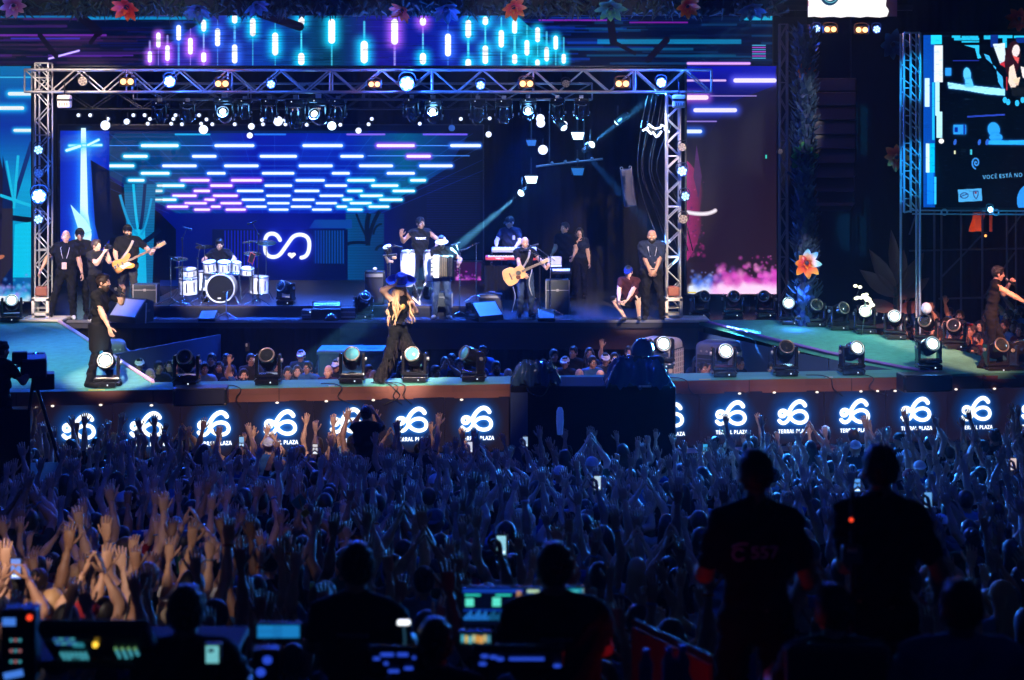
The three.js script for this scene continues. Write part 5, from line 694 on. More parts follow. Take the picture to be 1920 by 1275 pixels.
// security guard at the left tower
{
  const t = person('bald security guard in black with badge standing by the left truss tower', spotOn(124, 31.25, STAGE), 0.1, { h: 1.86, girth: 1.12, skin: 1, hair: 'none', wl: [0.33, 0.88, 0.1], wr: [-0.46, 0.98, 0.1], er: [-0.8, -0.1, -0.6], lean: [0, 0.02], look: [0.15, 0], shirt: 'black', pants: 'black', shoes: 'white', sleeve: 0.6, al: [0.14, 0.085, 0], ar: [-0.3, 0.085, 0.06], hl: { curl: 0.6 }, hr: { curl: 0.5 } }, 'guards beside the stage'); lanyard(t);
  part('watch', ring(0.034, 0.008, ...A3(t.userJ.wr[0]), 1.5, 0, 14), blackPlastic, t);
  person('crew member in black cap half hidden behind the bald guard', spotOn(150, 32.1, STAGE), 0.2, { h: 1.84, skin: 2, hair: 'short', cap: 'peak', look: [0.3, 0.05], wl: [0.28, 0.85, 0.1], wr: [-0.28, 0.85, 0.08], shirt: 'black' });
}
{ // photographer in profile, both hands at a small camera
  const p = spotOn(178, 30.95, STAGE - 0.01), t = person('photographer in black holding a small camera to his face on stage left', p, 1.05, { h: 1.7, skin: 0, hair: 'short', hairColor: 1, look: [0.1, 0.02], headLean: [0, 0.2], wl: [0.07, 1.5, 0.3], wr: [-0.07, 1.47, 0.32], el: [0.4, -1, 0], er: [-0.4, -1, 0], hl: { dir: [-0.3, 0.8, 0.3], palm: [-1, 0, 0], curl: 0.9 }, hr: { dir: [0.3, 0.8, 0.3], palm: [1, 0, 0], curl: 0.9 }, shirt: 'charcoal', shoes: 'white' });
  const w = t.toWorld([0, 1.56, 0.36]), c = thing('camera', 'small camera held up by the photographer on stage left', 'camera', A3(w), 1.05); part('body', rbox(0.14, 0.09, 0.07, 0.015), gloss, c); part('lens', cyl(0.032, 0.036, 0.09, 14, 0, 0, 0.07, PI / 2), blackPlastic, c); part('flash', box(0.05, 0.03, 0.04, 0, 0.06, 0), blackPlastic, c);
}
function guitarBody(pts, depth) { const s = new THREE.Shape(); s.moveTo(...pts[0]); s.splineThru([...pts.slice(1), pts[0]].map((q) => new THREE.Vector2(...q))); return mv(new THREE.ExtrudeGeometry(s, { depth: depth - 0.02, bevelEnabled: true, bevelSize: 0.01, bevelThickness: 0.01, bevelSegments: 2, curveSegments: 40 }), 0, 0, -depth / 2 + 0.01); }
const woodNeck = mat('maple_neck', [0.5, 0.28, 0.12], 0.4, 0, { map: woodTex, clearcoat: 0.4 });
{ // bassist
  const D0 = 32.6, s0 = D0 / F, t = person('bearded bassist in black cap and black shirt playing an orange bass', spotOn(240, D0, STAGE + 0.02), 0.08, { h: 1.86, girth: 1.2, skin: 1, hair: 'short', beard: 1, cap: 'peak', look: [0.45, 0], wl: [0.52, 1.16, 0.3], wr: [-0.16, 0.99, 0.3], el: [0.9, -0.6, -0.3], er: [-0.9, -0.2, -0.4], hl: { dir: [0.3, 0.5, 0.5], palm: [-0.4, 0.2, -1], curl: 0.9 }, hr: { dir: [0.8, -0.5, 0.3], palm: [0, 0, -1], curl: 0.7 }, shirt: 'black', pants: 'charcoal', sleeve: 0.7, al: [0.16, 0.085, 0], ar: [-0.14, 0.085, 0.05] });
  const g = thing('bass_guitar', 'orange sunburst bass guitar held by the bearded bassist', 'guitar', at(232, 494, D0 - 0.36)); g.rotation.set(-0.08, 0.12, 0.45);
  const wood = mat('sunburst', [0.75, 0.27, 0.045], 0.25, 0, { clearcoat: 0.8, map: woodTex });
  part('body', guitarBody([[-0.24, 0], [-0.2, 0.13], [-0.06, 0.12], [0.03, 0.1], [0.16, 0.16], [0.2, 0.1], [0.11, 0.03], [0.12, -0.04], [0.19, -0.12], [0.13, -0.16], [0, -0.11], [-0.1, -0.13], [-0.2, -0.13]], 0.045), wood, g); part('pickguard', mv(new THREE.ExtrudeGeometry(new THREE.Shape([[-0.1, -0.02], [0.1, 0.0], [0.15, -0.1], [0.04, -0.09], [-0.06, -0.1]].map((q) => new THREE.Vector2(...q))), { depth: 0.004, bevelEnabled: false }), 0, 0, 0.024), cream, g);
  for (const x of [-0.02, -0.12]) part('pickup', box(0.035, 0.09, 0.012, x, 0.01, 0.03), blackPlastic, g); part('bridge', box(0.05, 0.08, 0.015, -0.19, 0.0, 0.03), chrome, g);
  part('neck', box(0.72, 0.05, 0.025, 0.45, 0.01, 0.022), woodNeck, g); part('fingerboard', box(0.66, 0.046, 0.008, 0.43, 0.01, 0.04), mat('rosewood', [0.1, 0.045, 0.025], 0.5), g); for (let k = 0; k < 10; k++) part('fret', box(0.005, 0.046, 0.004, 0.16 + k * 0.06, 0.01, 0.045), chrome, g);
  part('headstock', mv(rbox(0.2, 0.085, 0.022, 0.008), 0.89, 0.02, 0.02, 0, 0, 0.1), mat('headstock', [0.75, 0.42, 0.13], 0.3), g); for (let k = 0; k < 4; k++) part('tuning_peg', box(0.014, 0.05, 0.012, 0.82 + k * 0.045, 0.085, 0.02), chrome, g); for (let k = 0; k < 4; k++) part('string', box(1.05, 0.0025, 0.0025, 0.33, -0.005 + k * 0.01, 0.048), chrome, g);
  const sJ = t.userJ; part('strap', sweep(curve([A3(sJ.sh[0].clone().add(V(-0.06, 0.05, 0.05))), A3(sJ.chest.clone().add(V(0.08, 0.02, 0.19))), A3(sJ.hip.clone().add(V(-0.12, 0.1, 0.2)))], 10), 0.03, 6, 0.2, [0, 0, 1]), CM('beige'), t);
}
// drum kit and drummer
{
  const t = person('drummer in black seated behind the white drum kit, looking down', spotOn(412, 32.75, RISER), 0, { h: 1.72, skin: 0, hair: 'short', hip: [0, 0.56, -0.05], lean: [0.02, 0.12], headLean: [0, 0.4], look: [0.1, 0.45], wl: [0.3, 0.85, 0.42], wr: [-0.26, 0.8, 0.42], el: [1, -0.3, -0.2], er: [-1, -0.3, -0.2], al: [0.24, 0.085, 0.38], ar: [-0.22, 0.085, 0.4], kl: [0.5, 0.8, 1], kr: [-0.5, 0.8, 1], hl: { curl: 0.9, palm: [0, -1, 0] }, hr: { curl: 0.9, palm: [0, -1, 0] }, shirt: 'black', sleeve: 0.65 });
  const st = thing('drum_stool', 'round black stool under the drummer', 'stool', spotOn(412, 32.8, RISER)); part('seat', cyl(0.17, 0.16, 0.09, 18, 0, 0.44, 0), blackPlastic, st); for (let k = 0; k < 3; k++) bar('leg', [0, 0.28, 0], [Math.cos(k * 2.1) * 0.24, 0.01, Math.sin(k * 2.1) * 0.24], 0.012, chrome, st); bar('post', [0, 0.2, 0], [0, 0.42, 0], 0.016, chrome, st);
  for (const i of [0, 1]) { const w = t.toWorld(A3(t.userJ.wr[i])), s = thing('drumstick', i ? 'drumstick in the drummer hand over the left toms' : 'drumstick in the drummer hand over the cymbals at right', 'drumstick', A3(w)); part('stick', sweep([[0, 0, -0.05], [i ? 0.03 : 0.05, 0.02 + i * 0.02, 0.2], [i ? 0.06 : 0.1, 0.06, 0.36]], [0.009, 0.008, 0.005], 6), woodNeck, s); }
  const k = thing('drum_kit', 'white drum kit with black front head, toms and cymbals on the riser', 'drum kit', spotOn(413, 31.98, RISER)), white = mat('drum_white', [0.75, 0.76, 0.78], 0.25, 0, { clearcoat: 0.6 }), skinD = mat('drum_head', [0.72, 0.72, 0.7], 0.5);
  const drum = (name, x, y, z, r, h, rx, rz, n = 8) => { const o = part(name, cyl(r, r, h, 28), white, k, [x, y, z]); o.rotation.set(rx, 0, rz); part('drum_head', cyl(r * 0.97, r * 0.97, 0.006, 28, 0, h / 2 + 0.004, 0), skinD, o); for (const q of [-1, 1]) part('hoop', ring(r + 0.006, 0.012, 0, q * h / 2, 0, PI / 2, 0, 28), chrome, o); for (let i = 0; i < n; i++) part('lug', box(0.018, h * 0.6, 0.022, Math.cos(i / n * 2 * PI) * (r + 0.01), 0, Math.sin(i / n * 2 * PI) * (r + 0.01), 0, -i / n * 2 * PI + PI / 2, 0), chrome, o); return o; };
  const b = part('bass_drum', cyl(0.3, 0.3, 0.4, 32, 0, 0.33, -0.22, PI / 2), white, k); part('front_head', cyl(0.29, 0.29, 0.008, 32, 0, 0.33, -0.012, PI / 2), mat('front_skin', [0.008, 0.008, 0.01], 0.3), b); part('hoop', ring(0.3, 0.018, 0, 0.33, 0, 0, 0, 36), white, b); part('head_badge', box(0.07, 0.025, 0.004, -0.02, 0.12, 0.0), skinD, b); for (const s of [-1, 1]) part('spur', rod([s * 0.26, 0.25, -0.06], [s * 0.4, 0, 0.04], 0.012), chrome, b);
  drum('tom', -0.26, 0.78, -0.18, 0.14, 0.21, 0.25, 0.06); drum('tom', 0.05, 0.78, -0.18, 0.14, 0.21, 0.25, -0.06); drum('tom', 0.3, 0.77, -0.25, 0.1, 0.2, 0.25, -0.1); drum('tom', 0.55, 0.68, -0.2, 0.14, 0.13, 0.25, -0.1); drum('floor_tom', -0.72, 0.36, -0.2, 0.2, 0.34, 0.1, 0.03); drum('snare', -0.74, 0.64, -0.32, 0.17, 0.14, 0.18, 0.02); drum('floor_tom', 0.76, 0.36, -0.45, 0.2, 0.36, 0.05, -0.03); drum('floor_tom', -0.4, 0.45, -0.5, 0.2, 0.4, 0.05, 0);
  bar('rack_bar', [-0.36, 0.63, -0.02], [0.42, 0.63, -0.02], 0.024, chrome, k); for (const x of [-0.36, 0.4]) bar('rack_leg', [x, 0.64, -0.02], [x * 1.15, 0.01, 0.0], 0.016, chrome, k);
  const cym = mat('cymbal', [0.55, 0.45, 0.25], 0.25, 1), cg = lathe([[0.004, 0.022], [0.03, 0.016], [0.05, 0.004], [0.16, -0.008], [0.19, -0.014], [0.19, -0.016], [0.05, 0], [0.004, 0.018]], 24);
  for (const [x, y, z, r, tilt, s] of [[-0.95, 0.95, -0.3, 0.15, -0.1, 1], [-0.42, 1.2, -0.4, -0.3, 0.1, 1.05], [0.62, 1.05, -0.4, 0.2, -0.1, 1], [0.9, 1.28, -0.5, 0.22, -0.05, 1.15], [0.5, 1.28, -0.7, 0.1, 0.1, 0.8], [-0.86, 0.78, -0.1, 0.05, 0, 0.75]]) { const c = part('cymbal', cg, cym, k, [x, y, z]); c.rotation.set(r, 0, tilt); c.scale.setScalar(s); bar('cymbal_stand', [x, 0.3, z], [x, y + 0.03, z], 0.01, chrome, k); for (let i = 0; i < 3; i++) bar('stand_leg', [x, 0.32, z], [x + Math.cos(i * 2.1 + 1) * 0.26, 0.01, z + Math.sin(i * 2.1 + 1) * 0.26], 0.009, chrome, k); }
}
function micStand(label, p, h, boom, m = blackMetal) {       // tripod stand with a boom and a microphone
  const t = thing('microphone_stand', label, 'microphone stand', p); bar('pole', [0, 0.12, 0], [0, h, 0], 0.012, m, t); for (let k = 0; k < 3; k++) bar('leg', [0, 0.14, 0], [Math.cos(k * 2.094 + 0.5) * 0.3, 0.012, Math.sin(k * 2.094 + 0.5) * 0.3], 0.011, m, t);
  const e = [boom[0], h + boom[1], boom[2] ?? 0]; bar('boom', [-boom[0] * 0.25, h - boom[1] * 0.25, 0], e, 0.008, m, t); part('clutch', ball(0.026, 0, h, 0), blackPlastic, t); const q = part('microphone', micStick, blackMetal, t, e); q.rotation.z = boom[0] > 0 ? -1.9 : 1.9; return t;
}
micStand('tall microphone stand left of the drum kit', spotOn(342, 31.75, RISER), 1.42, [0.1, 0.22, 0]); micStand('overhead microphone stand right of the drum kit', spotOn(484, 31.9, RISER), 1.5, [-0.12, 0.25, 0.05]); micStand('short microphone stand in front of the black drum head', spotOn(424, 31.3, STAGE), 0.38, [-0.03, 0.16, -0.3], mat('blue_steel', [0.1, 0.15, 0.3], 0.3, 0.7)); micStand('silver stand left of the toms', spotOn(371, 31.7, RISER), 1.0, [0.05, 0.28, 0], chrome); micStand('thin stand at the outer left edge of the drums', spotOn(320, 31.9, RISER), 0.95, [0.05, 0.05, 0], chrome);
micStand('microphone stand beside the accordion player', spotOn(862, 31.45, STAGE), 1.35, [-0.08, 0.2, 0], chrome); micStand('microphone stand in front of the percussion table', spotOn(727, 32.1, RISER), 1.2, [0.22, 0.02, 0]); micStand('microphone stand between accordion and keyboards', spotOn(893, 32.4, RISER), 1.25, [-0.25, -0.12, 0], chrome); micStand('microphone stand at the guitarist', spotOn(1012, 31.4, STAGE), 1.3, [-0.3, 0.14, 0]); micStand('slanted microphone stand right of the guitarist', spotOn(1032, 32, STAGE), 1.22, [-0.35, 0.26, 0], chrome);
{ const t = thing('music_tablet', 'red edged tablet clipped beside the drums', 'tablet', at(472, 484, 31.9)); part('case', rbox(0.14, 0.22, 0.015, 0.005, 0, 0, 0, 0, -0.5, -0.35), mat('red_case', [0.5, 0.05, 0.04], 0.4), t); part('screen', box(0.115, 0.19, 0.004, 0.004, 0, 0.011, 0, -0.5, -0.35), blackPlastic, t); bar('arm', [0, -0.1, 0], [0.03, -1.0, 0], 0.01, blackMetal, t); }
// percussion
{
  const t = person('percussionist in black sleeveless shirt raising a hand behind the white congas', spotOn(788, 32.85, RISER), 0.15, { h: 1.8, skin: 2, hair: 'short', look: [0.5, 0.1], wl: [0.3, 1.12, 0.25], wr: [-0.42, 1.36, 0.12], el: [1, -0.2, -0.5], er: [-1, -0.8, -0.2], hr: { dir: [0.1, 1, 0.1], palm: [0.3, 0, 1], curl: 0.3, spread: 1 }, hl: { dir: [-0.6, -0.2, 0.5], palm: [0, -1, 0] }, shirt: 'black', sleeve: 0.06, topName: 'tank_top' });
  print(t, 'shirt_print', 0.24, 0.1, 1.34, 0.135, (c, w, h) => { c.clearRect(0, 0, w, h); c.fillStyle = '#fff'; c.font = 'bold 74px sans-serif'; c.textAlign = 'center'; c.fillText('TUMAC', w / 2, h * 0.72, w * 0.96); });
  const sh = mat('conga_white', [0.78, 0.77, 0.76], 0.3, 0, { clearcoat: 0.4 }), cg = lathe([[0.0, 0.0], [0.1, 0], [0.105, 0.01], [0.15, 0.24], [0.168, 0.45], [0.162, 0.62], [0.145, 0.76], [0.14, 0.77], [0, 0.775]], 28);
  const mk = (px, lab) => { const k = thing('conga', lab, 'drum', spotOn(px, 32.25, RISER)); part('shell', cg.clone().translate(0, 0.34, 0), sh, k); part('head', cyl(0.15, 0.15, 0.012, 26, 0, 1.115, 0), mat('conga_head', [0.7, 0.66, 0.6], 0.5), k); for (const y of [1.08, 1.118]) part('hoop', ring(0.153, 0.012, 0, y, 0, PI / 2, 0, 28), chrome, k); for (let i = 0; i < 6; i++) { const a = i * PI / 3 + 0.3; part('tuning_lug', rod([Math.cos(a) * 0.165, 1.08, Math.sin(a) * 0.165], [Math.cos(a) * 0.18, 0.92, Math.sin(a) * 0.18], 0.009), chrome, k); } for (let i = 0; i < 3; i++) bar('stand_leg', [Math.cos(i * 2.1 + 0.4) * 0.12, 0.5, Math.sin(i * 2.1 + 0.4) * 0.12], [Math.cos(i * 2.1 + 0.4) * 0.32, 0.01, Math.sin(i * 2.1 + 0.4) * 0.32], 0.012, chrome, k); part('stand_ring', ring(0.14, 0.012, 0, 0.46, 0, PI / 2, 0), chrome, k); return k; };
  mk(765, 'white conga drum standing left, above the blue hat of the singer'); mk(808, 'white conga drum standing right, beside the accordion player');
  const tb = thing('percussion_rack', 'stand with small bells and blocks left of the congas', 'percussion', spotOn(731, 32.2, RISER)); bar('pole', [0, 0.1, 0], [0, 1.05, 0], 0.014, chrome, tb); for (let i = 0; i < 3; i++) bar('leg', [0, 0.4, 0], [Math.cos(i * 2.1) * 0.3, 0.01, Math.sin(i * 2.1) * 0.3], 0.012, chrome, tb); part('tray', rbox(0.3, 0.04, 0.2, 0.01, 0, 1.02, 0, 0, 0, 0.12), blackPlastic, tb); part('wood_block', rbox(0.1, 0.06, 0.08, 0.015, 0.1, 0.98, 0.12), woodNeck, tb); part('cowbell', mv(lathe([[0.025, 0], [0.05, -0.14], [0.046, -0.14], [0.02, -0.01]], 12), -0.08, 1.0, 0.14, 0.5, 0, 0.4), mat('bell', [0.5, 0.35, 0.2], 0.35, 0.8), tb); part('bongo', cyl(0.09, 0.08, 0.14, 20, -0.04, 1.14, 0, 0.35, 0, 0.3), gloss, tb); part('bongo_head', cyl(0.092, 0.092, 0.02, 20, -0.06, 1.21, 0.03, 0.35, 0, 0.3), mat('drum_head'), tb); part('jam_block', rbox(0.1, 0.05, 0.06, 0.01, 0.03, 0.9, 0.1), mat('peach_block', [0.6, 0.35, 0.25], 0.5), tb);
}
{ // accordion player
  const D0 = 31.38, t = person('accordion player in white bucket hat, dark jeans and white shoes', spotOn(828, D0, STAGE), 0.05, { h: 1.74, skin: 2, hair: 'short', cap: 'bucket', capColor: 'white', look: [-0.15, 0.3], headLean: [0, 0.25], wl: [0.34, 1.1, 0.22], wr: [-0.12, 0.95, 0.28], el: [0.9, -0.5, -0.3], er: [-1, -0.3, -0.2], shirt: 'black', pants: 'denim', shoes: 'white', sleeve: 0.5, al: [0.15, 0.085, 0.02], ar: [-0.15, 0.085, 0.02], hl: { dir: [0.2, 0.6, 0.3], palm: [-1, 0, 0], curl: 0.7 }, hr: { dir: [0.9, -0.2, 0.2], palm: [0, 0, -1], curl: 0.5 }, beard: 1 });
  part('wristband', ring(0.036, 0.014, ...A3(t.userJ.el[1].clone().lerp(t.userJ.wr[1], 0.6)), 1.2, 0.5, 14), CM('royal'), t);
  const a = thing('accordion', 'accordion with pearl keyboard side and black bellows held by the player in the white hat', 'accordion', [t.position.x + 0.03, STAGE + 1.12, -D0 + 0.26], 0.05); const pearl = mat('pearl', [0.68, 0.66, 0.6], 0.25, 0, { clearcoat: 0.7 });
  part('treble_case', rbox(0.13, 0.48, 0.2, 0.025, -0.13, 0, 0), pearl, a); for (let i = 0; i < 14; i++) part('key', box(0.05, 0.024, 0.05, -0.215, -0.2 + i * 0.03, 0.06), i % 3 ? pearl : blackPlastic, a); for (let i = 0; i < 9; i++) part('bellows_fold', rbox(0.017, 0.44 - (i % 2) * 0.03, 0.19 - (i % 2) * 0.02, 0.004, -0.055 + i * 0.0185, 0, 0), i % 2 ? mat('bellows_brown', [0.14, 0.09, 0.05], 0.6) : blackPlastic, a); part('bass_case', rbox(0.11, 0.44, 0.19, 0.025, 0.16, 0, 0), gloss, a); for (let i = 0; i < 3; i++) part('chrome_trim', box(0.006, 0.4, 0.01, 0.13 + i * 0.03, 0, 0.096), chrome, a); part('grille_line', box(0.012, 0.4, 0.01, -0.09, 0, 0.101), mat('grille_gold', [0.3, 0.24, 0.14], 0.3, 0.8), a);
}
// keyboards
{
  const D0 = 32.7, t = person('keyboard player in black cap and dark shirt looking down at two keyboards', spotOn(957, D0 + 0.45, RISER), -0.15, { h: 1.8, skin: 0, hair: 'short', cap: 'peak', look: [-0.55, 0.25], headLean: [-0.05, 0.2], wl: [0.16, 1.12, 0.42], wr: [-0.24, 1.12, 0.42], el: [0.8, -0.7, -0.2], er: [-0.8, -0.7, -0.2], hl: { palm: [0, -1, 0], curl: 0.4 }, hr: { palm: [0, -1, 0], curl: 0.4 }, shirt: 'navy', sleeve: 0.6 });
  part('shirt_patch', box(0.055, 0.09, 0.004, 0.1, 1.34, 0.155), CM('white'), t);
  const kb = (label, px, py, w, m, tilt) => { const k = thing('keyboard', label, 'keyboard', at(px, py, D0 - 0.05)); part('case', rbox(w, 0.07, 0.28, 0.015, 0, 0, 0, tilt), m, k); for (let i = 0; i < 26; i++) part('white_key', box(w / 30, 0.014, 0.13, -w * 0.44 + i * w * 0.88 / 26 + 0.01, 0.038, 0.07, tilt), mat('key_white', [0.75, 0.75, 0.76], 0.3), k); for (let i = 0; i < 24; i++) if (i % 7 !== 2 && i % 7 !== 6) part('black_key', box(w / 55, 0.02, 0.08, -w * 0.425 + i * w * 0.88 / 26 + 0.025, 0.046, 0.04, tilt), blackPlastic, k); part('panel', box(w * 0.9, 0.006, 0.09, 0, 0.04, -0.08, tilt), mat('panel_grey', [0.12, 0.12, 0.14], 0.4), k); return k; };
  kb('silver upper keyboard under the player hands', 964, 468, 0.98, mat('silver_case', [0.55, 0.56, 0.6], 0.3, 0.4), 0.12); const r = kb('red lower keyboard on the same stand', 958, 483, 1.12, mat('red_case'), 0.1); part('name_print', new THREE.PlaneGeometry(0.3, 0.05), decalM('key_print', 256, 40, (c, w, h) => { c.clearRect(0, 0, w, h); c.fillStyle = '#fff'; c.font = 'bold 34px sans-serif'; c.fillText('TURBO 61', 10, 31, w - 20); }), r, [-0.2, -0.004, 0.1455]);
  const s = thing('keyboard_stand', 'black two tier stand under the keyboards', 'stand', spotOn(958, D0, RISER)); for (const x of [-0.42, 0.42]) { bar('upright', [x, 0.02, 0], [x, 1.05, -0.05], 0.02, blackMetal, s); bar('foot', [x, 0.03, -0.25], [x, 0.03, 0.25], 0.02, blackMetal, s); for (const y of [0.82, 1.02]) bar('arm', [x, y, -0.15], [x, y, 0.15], 0.015, blackMetal, s); } bar('crossbar', [-0.42, 0.5, 0], [0.42, 0.5, 0], 0.016, blackMetal, s);
  const d = thing('black_cloth', 'black cloth hanging under the keyboard stand', 'cloth', spotOn(950, D0 - 0.12, RISER)); const g = new THREE.PlaneGeometry(1.0, 0.75, 60, 1), p = g.attributes.position; for (let i = 0; i < p.count; i++) p.setZ(i, 0.02 * Math.sin(p.getX(i) * 40)); g.computeVertexNormals(); part('sheet', mv(g, 0, 0.39, 0), blackCloth, d);
}
{ // acoustic guitarist
  const D0 = 31.6, t = person('bald guitarist in black shirt strumming an acoustic guitar at a microphone', spotOn(984, D0, STAGE), 0.2, { h: 1.7, skin: 1, hair: 'none', look: [0.3, 0.15], headLean: [0.1, 0.25], lean: [-0.04, 0.03], wl: [0.42, 1.06, 0.3], wr: [-0.1, 0.93, 0.34], el: [0.9, -0.7, -0.2], er: [-1, 0, -0.3], hl: { dir: [0.2, 0.6, 0.4], palm: [-0.3, 0.3, -1], curl: 0.9 }, hr: { dir: [0.7, -0.6, 0.2], palm: [0, 0, -1], curl: 0.6 }, shirt: 'black', pants: 'denim', sleeve: 0.5, al: [0.13, 0.085, 0.04], ar: [-0.12, 0.085, 0] });
  const g = thing('acoustic_guitar', 'amber acoustic guitar strummed by the bald guitarist', 'guitar', at(967, 514, D0 - 0.36)); g.rotation.set(-0.1, 0.1, 0.42);
  const top = mat('spruce_top', [0.85, 0.4, 0.14], 0.3, 0, { clearcoat: 0.6, map: woodTex }); part('body', guitarBody([[-0.27, 0], [-0.22, 0.16], [-0.06, 0.17], [0.03, 0.115], [0.14, 0.135], [0.2, 0.06], [0.2, -0.03], [0.13, -0.13], [0.03, -0.115], [-0.06, -0.17], [-0.22, -0.16]], 0.09), top, g); part('sound_hole', disc(0.048, 0.055, 0.0, 0.0465), darkM, g); part('rosette', ring(0.052, 0.006, 0.055, 0, 0.047), mat('rosette', [0.2, 0.08, 0.03], 0.4), g); part('bridge', box(0.03, 0.15, 0.012, -0.12, 0, 0.05), mat('rosewood'), g); part('pick_guard', disc(0.05, 0.02, -0.075, 0.0468), mat('tortoise', [0.1, 0.03, 0.015], 0.2), g);
  part('neck', box(0.42, 0.052, 0.03, 0.38, 0, 0.04), woodNeck, g); part('fingerboard', box(0.45, 0.05, 0.008, 0.36, 0, 0.058), mat('rosewood'), g); for (let k = 0; k < 8; k++) part('fret', box(0.004, 0.05, 0.004, 0.18 + k * 0.05, 0, 0.063), chrome, g); part('headstock', mv(rbox(0.17, 0.075, 0.02, 0.008), 0.66, 0, 0.03), woodNeck, g); for (let k = 0; k < 3; k++) for (const q of [-1, 1]) part('tuning_peg', box(0.014, 0.03, 0.012, 0.61 + k * 0.05, q * 0.05, 0.03), chrome, g); for (let k = 0; k < 6; k++) part('string', box(0.74, 0.002, 0.002, 0.25, -0.02 + k * 0.008, 0.066), chrome, g);
  const sJ = t.userJ; part('strap', sweep(curve([A3(sJ.sh[0].clone().add(V(-0.05, 0.05, 0.05))), A3(sJ.chest.clone().add(V(0.05, 0, 0.17))), A3(sJ.hip.clone().add(V(-0.14, 0.06, 0.16)))], 10), 0.022, 6, 0.2, [0, 0, 1]), CM('beige'), t);
  const c = thing('guitar_cable', 'white cables hanging from the acoustic guitar to the floor', 'cable'); part('cable', cable([at(998, 505, D0 - 0.3), at(992, 530, D0 - 0.25), at(997, 552, D0 - 0.2), at(1005, 560, D0)], 0.009), CM('white'), c); part('cable', cable([at(962, 538, D0 - 0.3), at(966, 555, D0 - 0.25), at(960, 585, D0 - 0.2)], 0.009), CM('white'), c);
}
{ // the two at the right tower
  person('crouching stagehand in blue cap, dark shirt and shorts near the right tower', spotOn(1176, 31.25, STAGE), -0.25, { h: 1.76, skin: 0, hair: 'short', cap: 'peak', capColor: 'royal', look: [0.05, 0.25], hip: [0.03, 0.32, -0.16], lean: [0, 0.32], headLean: [0, 0.2], wl: [0.06, 0.42, 0.42], wr: [-0.1, 0.4, 0.42], el: [0.9, 0.2, 0.3], er: [-0.9, 0.2, 0.3], al: [0.26, 0.085, 0.06], ar: [-0.02, 0.085, 0.24], kl: [0.35, 0.6, 1], kr: [-0.6, 0.5, 1], shorts: true, shirt: 'maroon', pants: 'black', shoes: 'grey', sleeve: 0.6, hl: { dir: [-0.5, -0.6, 0.2], palm: [-1, 0, 0] }, hr: { dir: [0.5, -0.6, 0.2], palm: [1, 0, 0] } });
  const t = person('heavy bearded guard in navy shirt with hands clasped by the right truss tower', spotOn(1222, 31.2, STAGE), 0, { h: 1.88, girth: 1.35, skin: 2, hair: 'none', beard: 1, wide: 1.08, look: [-0.1, 0.05], wl: [0.03, 0.9, 0.3], wr: [-0.05, 0.91, 0.28], el: [1, -0.2, -0.3], er: [-1, -0.2, -0.3], hl: { dir: [-0.7, -0.5, 0.1], palm: [0, 0, -1], curl: 0.5 }, hr: { dir: [0.7, -0.5, 0.1], palm: [0, 0, -1], curl: 0.5 }, shirt: 'navy', pants: 'black', shoes: 'charcoal', sleeve: 0.75, al: [0.2, 0.085, 0.03], ar: [-0.12, 0.085, 0] }, 'guards beside the stage'); lanyard(t);
  person('crew member with headset in dim blue light at the right stage wing', spotOn(1060, 34.6, STAGE), -0.4, { h: 1.8, skin: 1, hair: 'short', look: [-0.4, 0], shirt: 'black', wl: [0.26, 1.0, 0.2], wr: [-0.2, 1.05, 0.3] }); person('woman with long hair in dim blue light holding her chin at the right stage wing', spotOn(1087, 34.9, STAGE), -0.2, { h: 1.66, female: true, skin: 1, hair: 'long', wl: [0.26, 0.85, 0.1], wr: [-0.03, 1.42, 0.16], er: [-0.5, -1, 0.4], shirt: 'navy', pants: 'black' });
}
// ---------------------------------------------------------------- the singers on the runway
{
  const p = XR(190, 0.3), t = person('male singer in long black shirt leaning back with a microphone, seen in profile', [p[0], RUN + 0.008, p[2]], 1.35, { h: 1.84, skin: 1, hair: 'short', hairColor: 1, beard: 1, look: [0.1, 0.1], headLean: [0, 0.3], lean: [0, 0.06], hip: [0, 0.95, -0.04], wl: [0.2, 1.5, 0.28], wr: [-0.24, 0.92, 0.28], el: [0.6, -0.9, 0.2], er: [-0.4, -0.2, -1], hl: { dir: [-0.6, 0.5, 0.4], palm: [-0.6, 0, -0.5], curl: 1 }, hr: { dir: [0, -0.9, 0.3], curl: 0.3 }, shirt: 'black', pants: 'black', sleeve: 0.62, al: [0.1, 0.085, 0.1], ar: [-0.1, 0.085, -0.16] });
  part('long_shirt_tail', mv(lathe([[0.19, 0.0], [0.2, 0.2], [0.215, 0.42], [0.2, 0.42], [0.185, 0.2], [0.17, 0.0]], 24).scale(1, 1, 0.85), 0, 0.62, -0.03), CM('black'), t); part('tattoo_band', ring(0.042, 0.006, ...A3(t.userJ.el[1].clone().lerp(t.userJ.wr[1], 0.2)), 1.3, 0, 14), mat('ink', [0.05, 0.06, 0.06], 0.7), t);
  const w = t.toWorld([0.12, 1.56, 0.28]); heldMic('black microphone at the mouth of the male singer', 0, A3(w), [-0.8, 0.5, 0.2]);
}
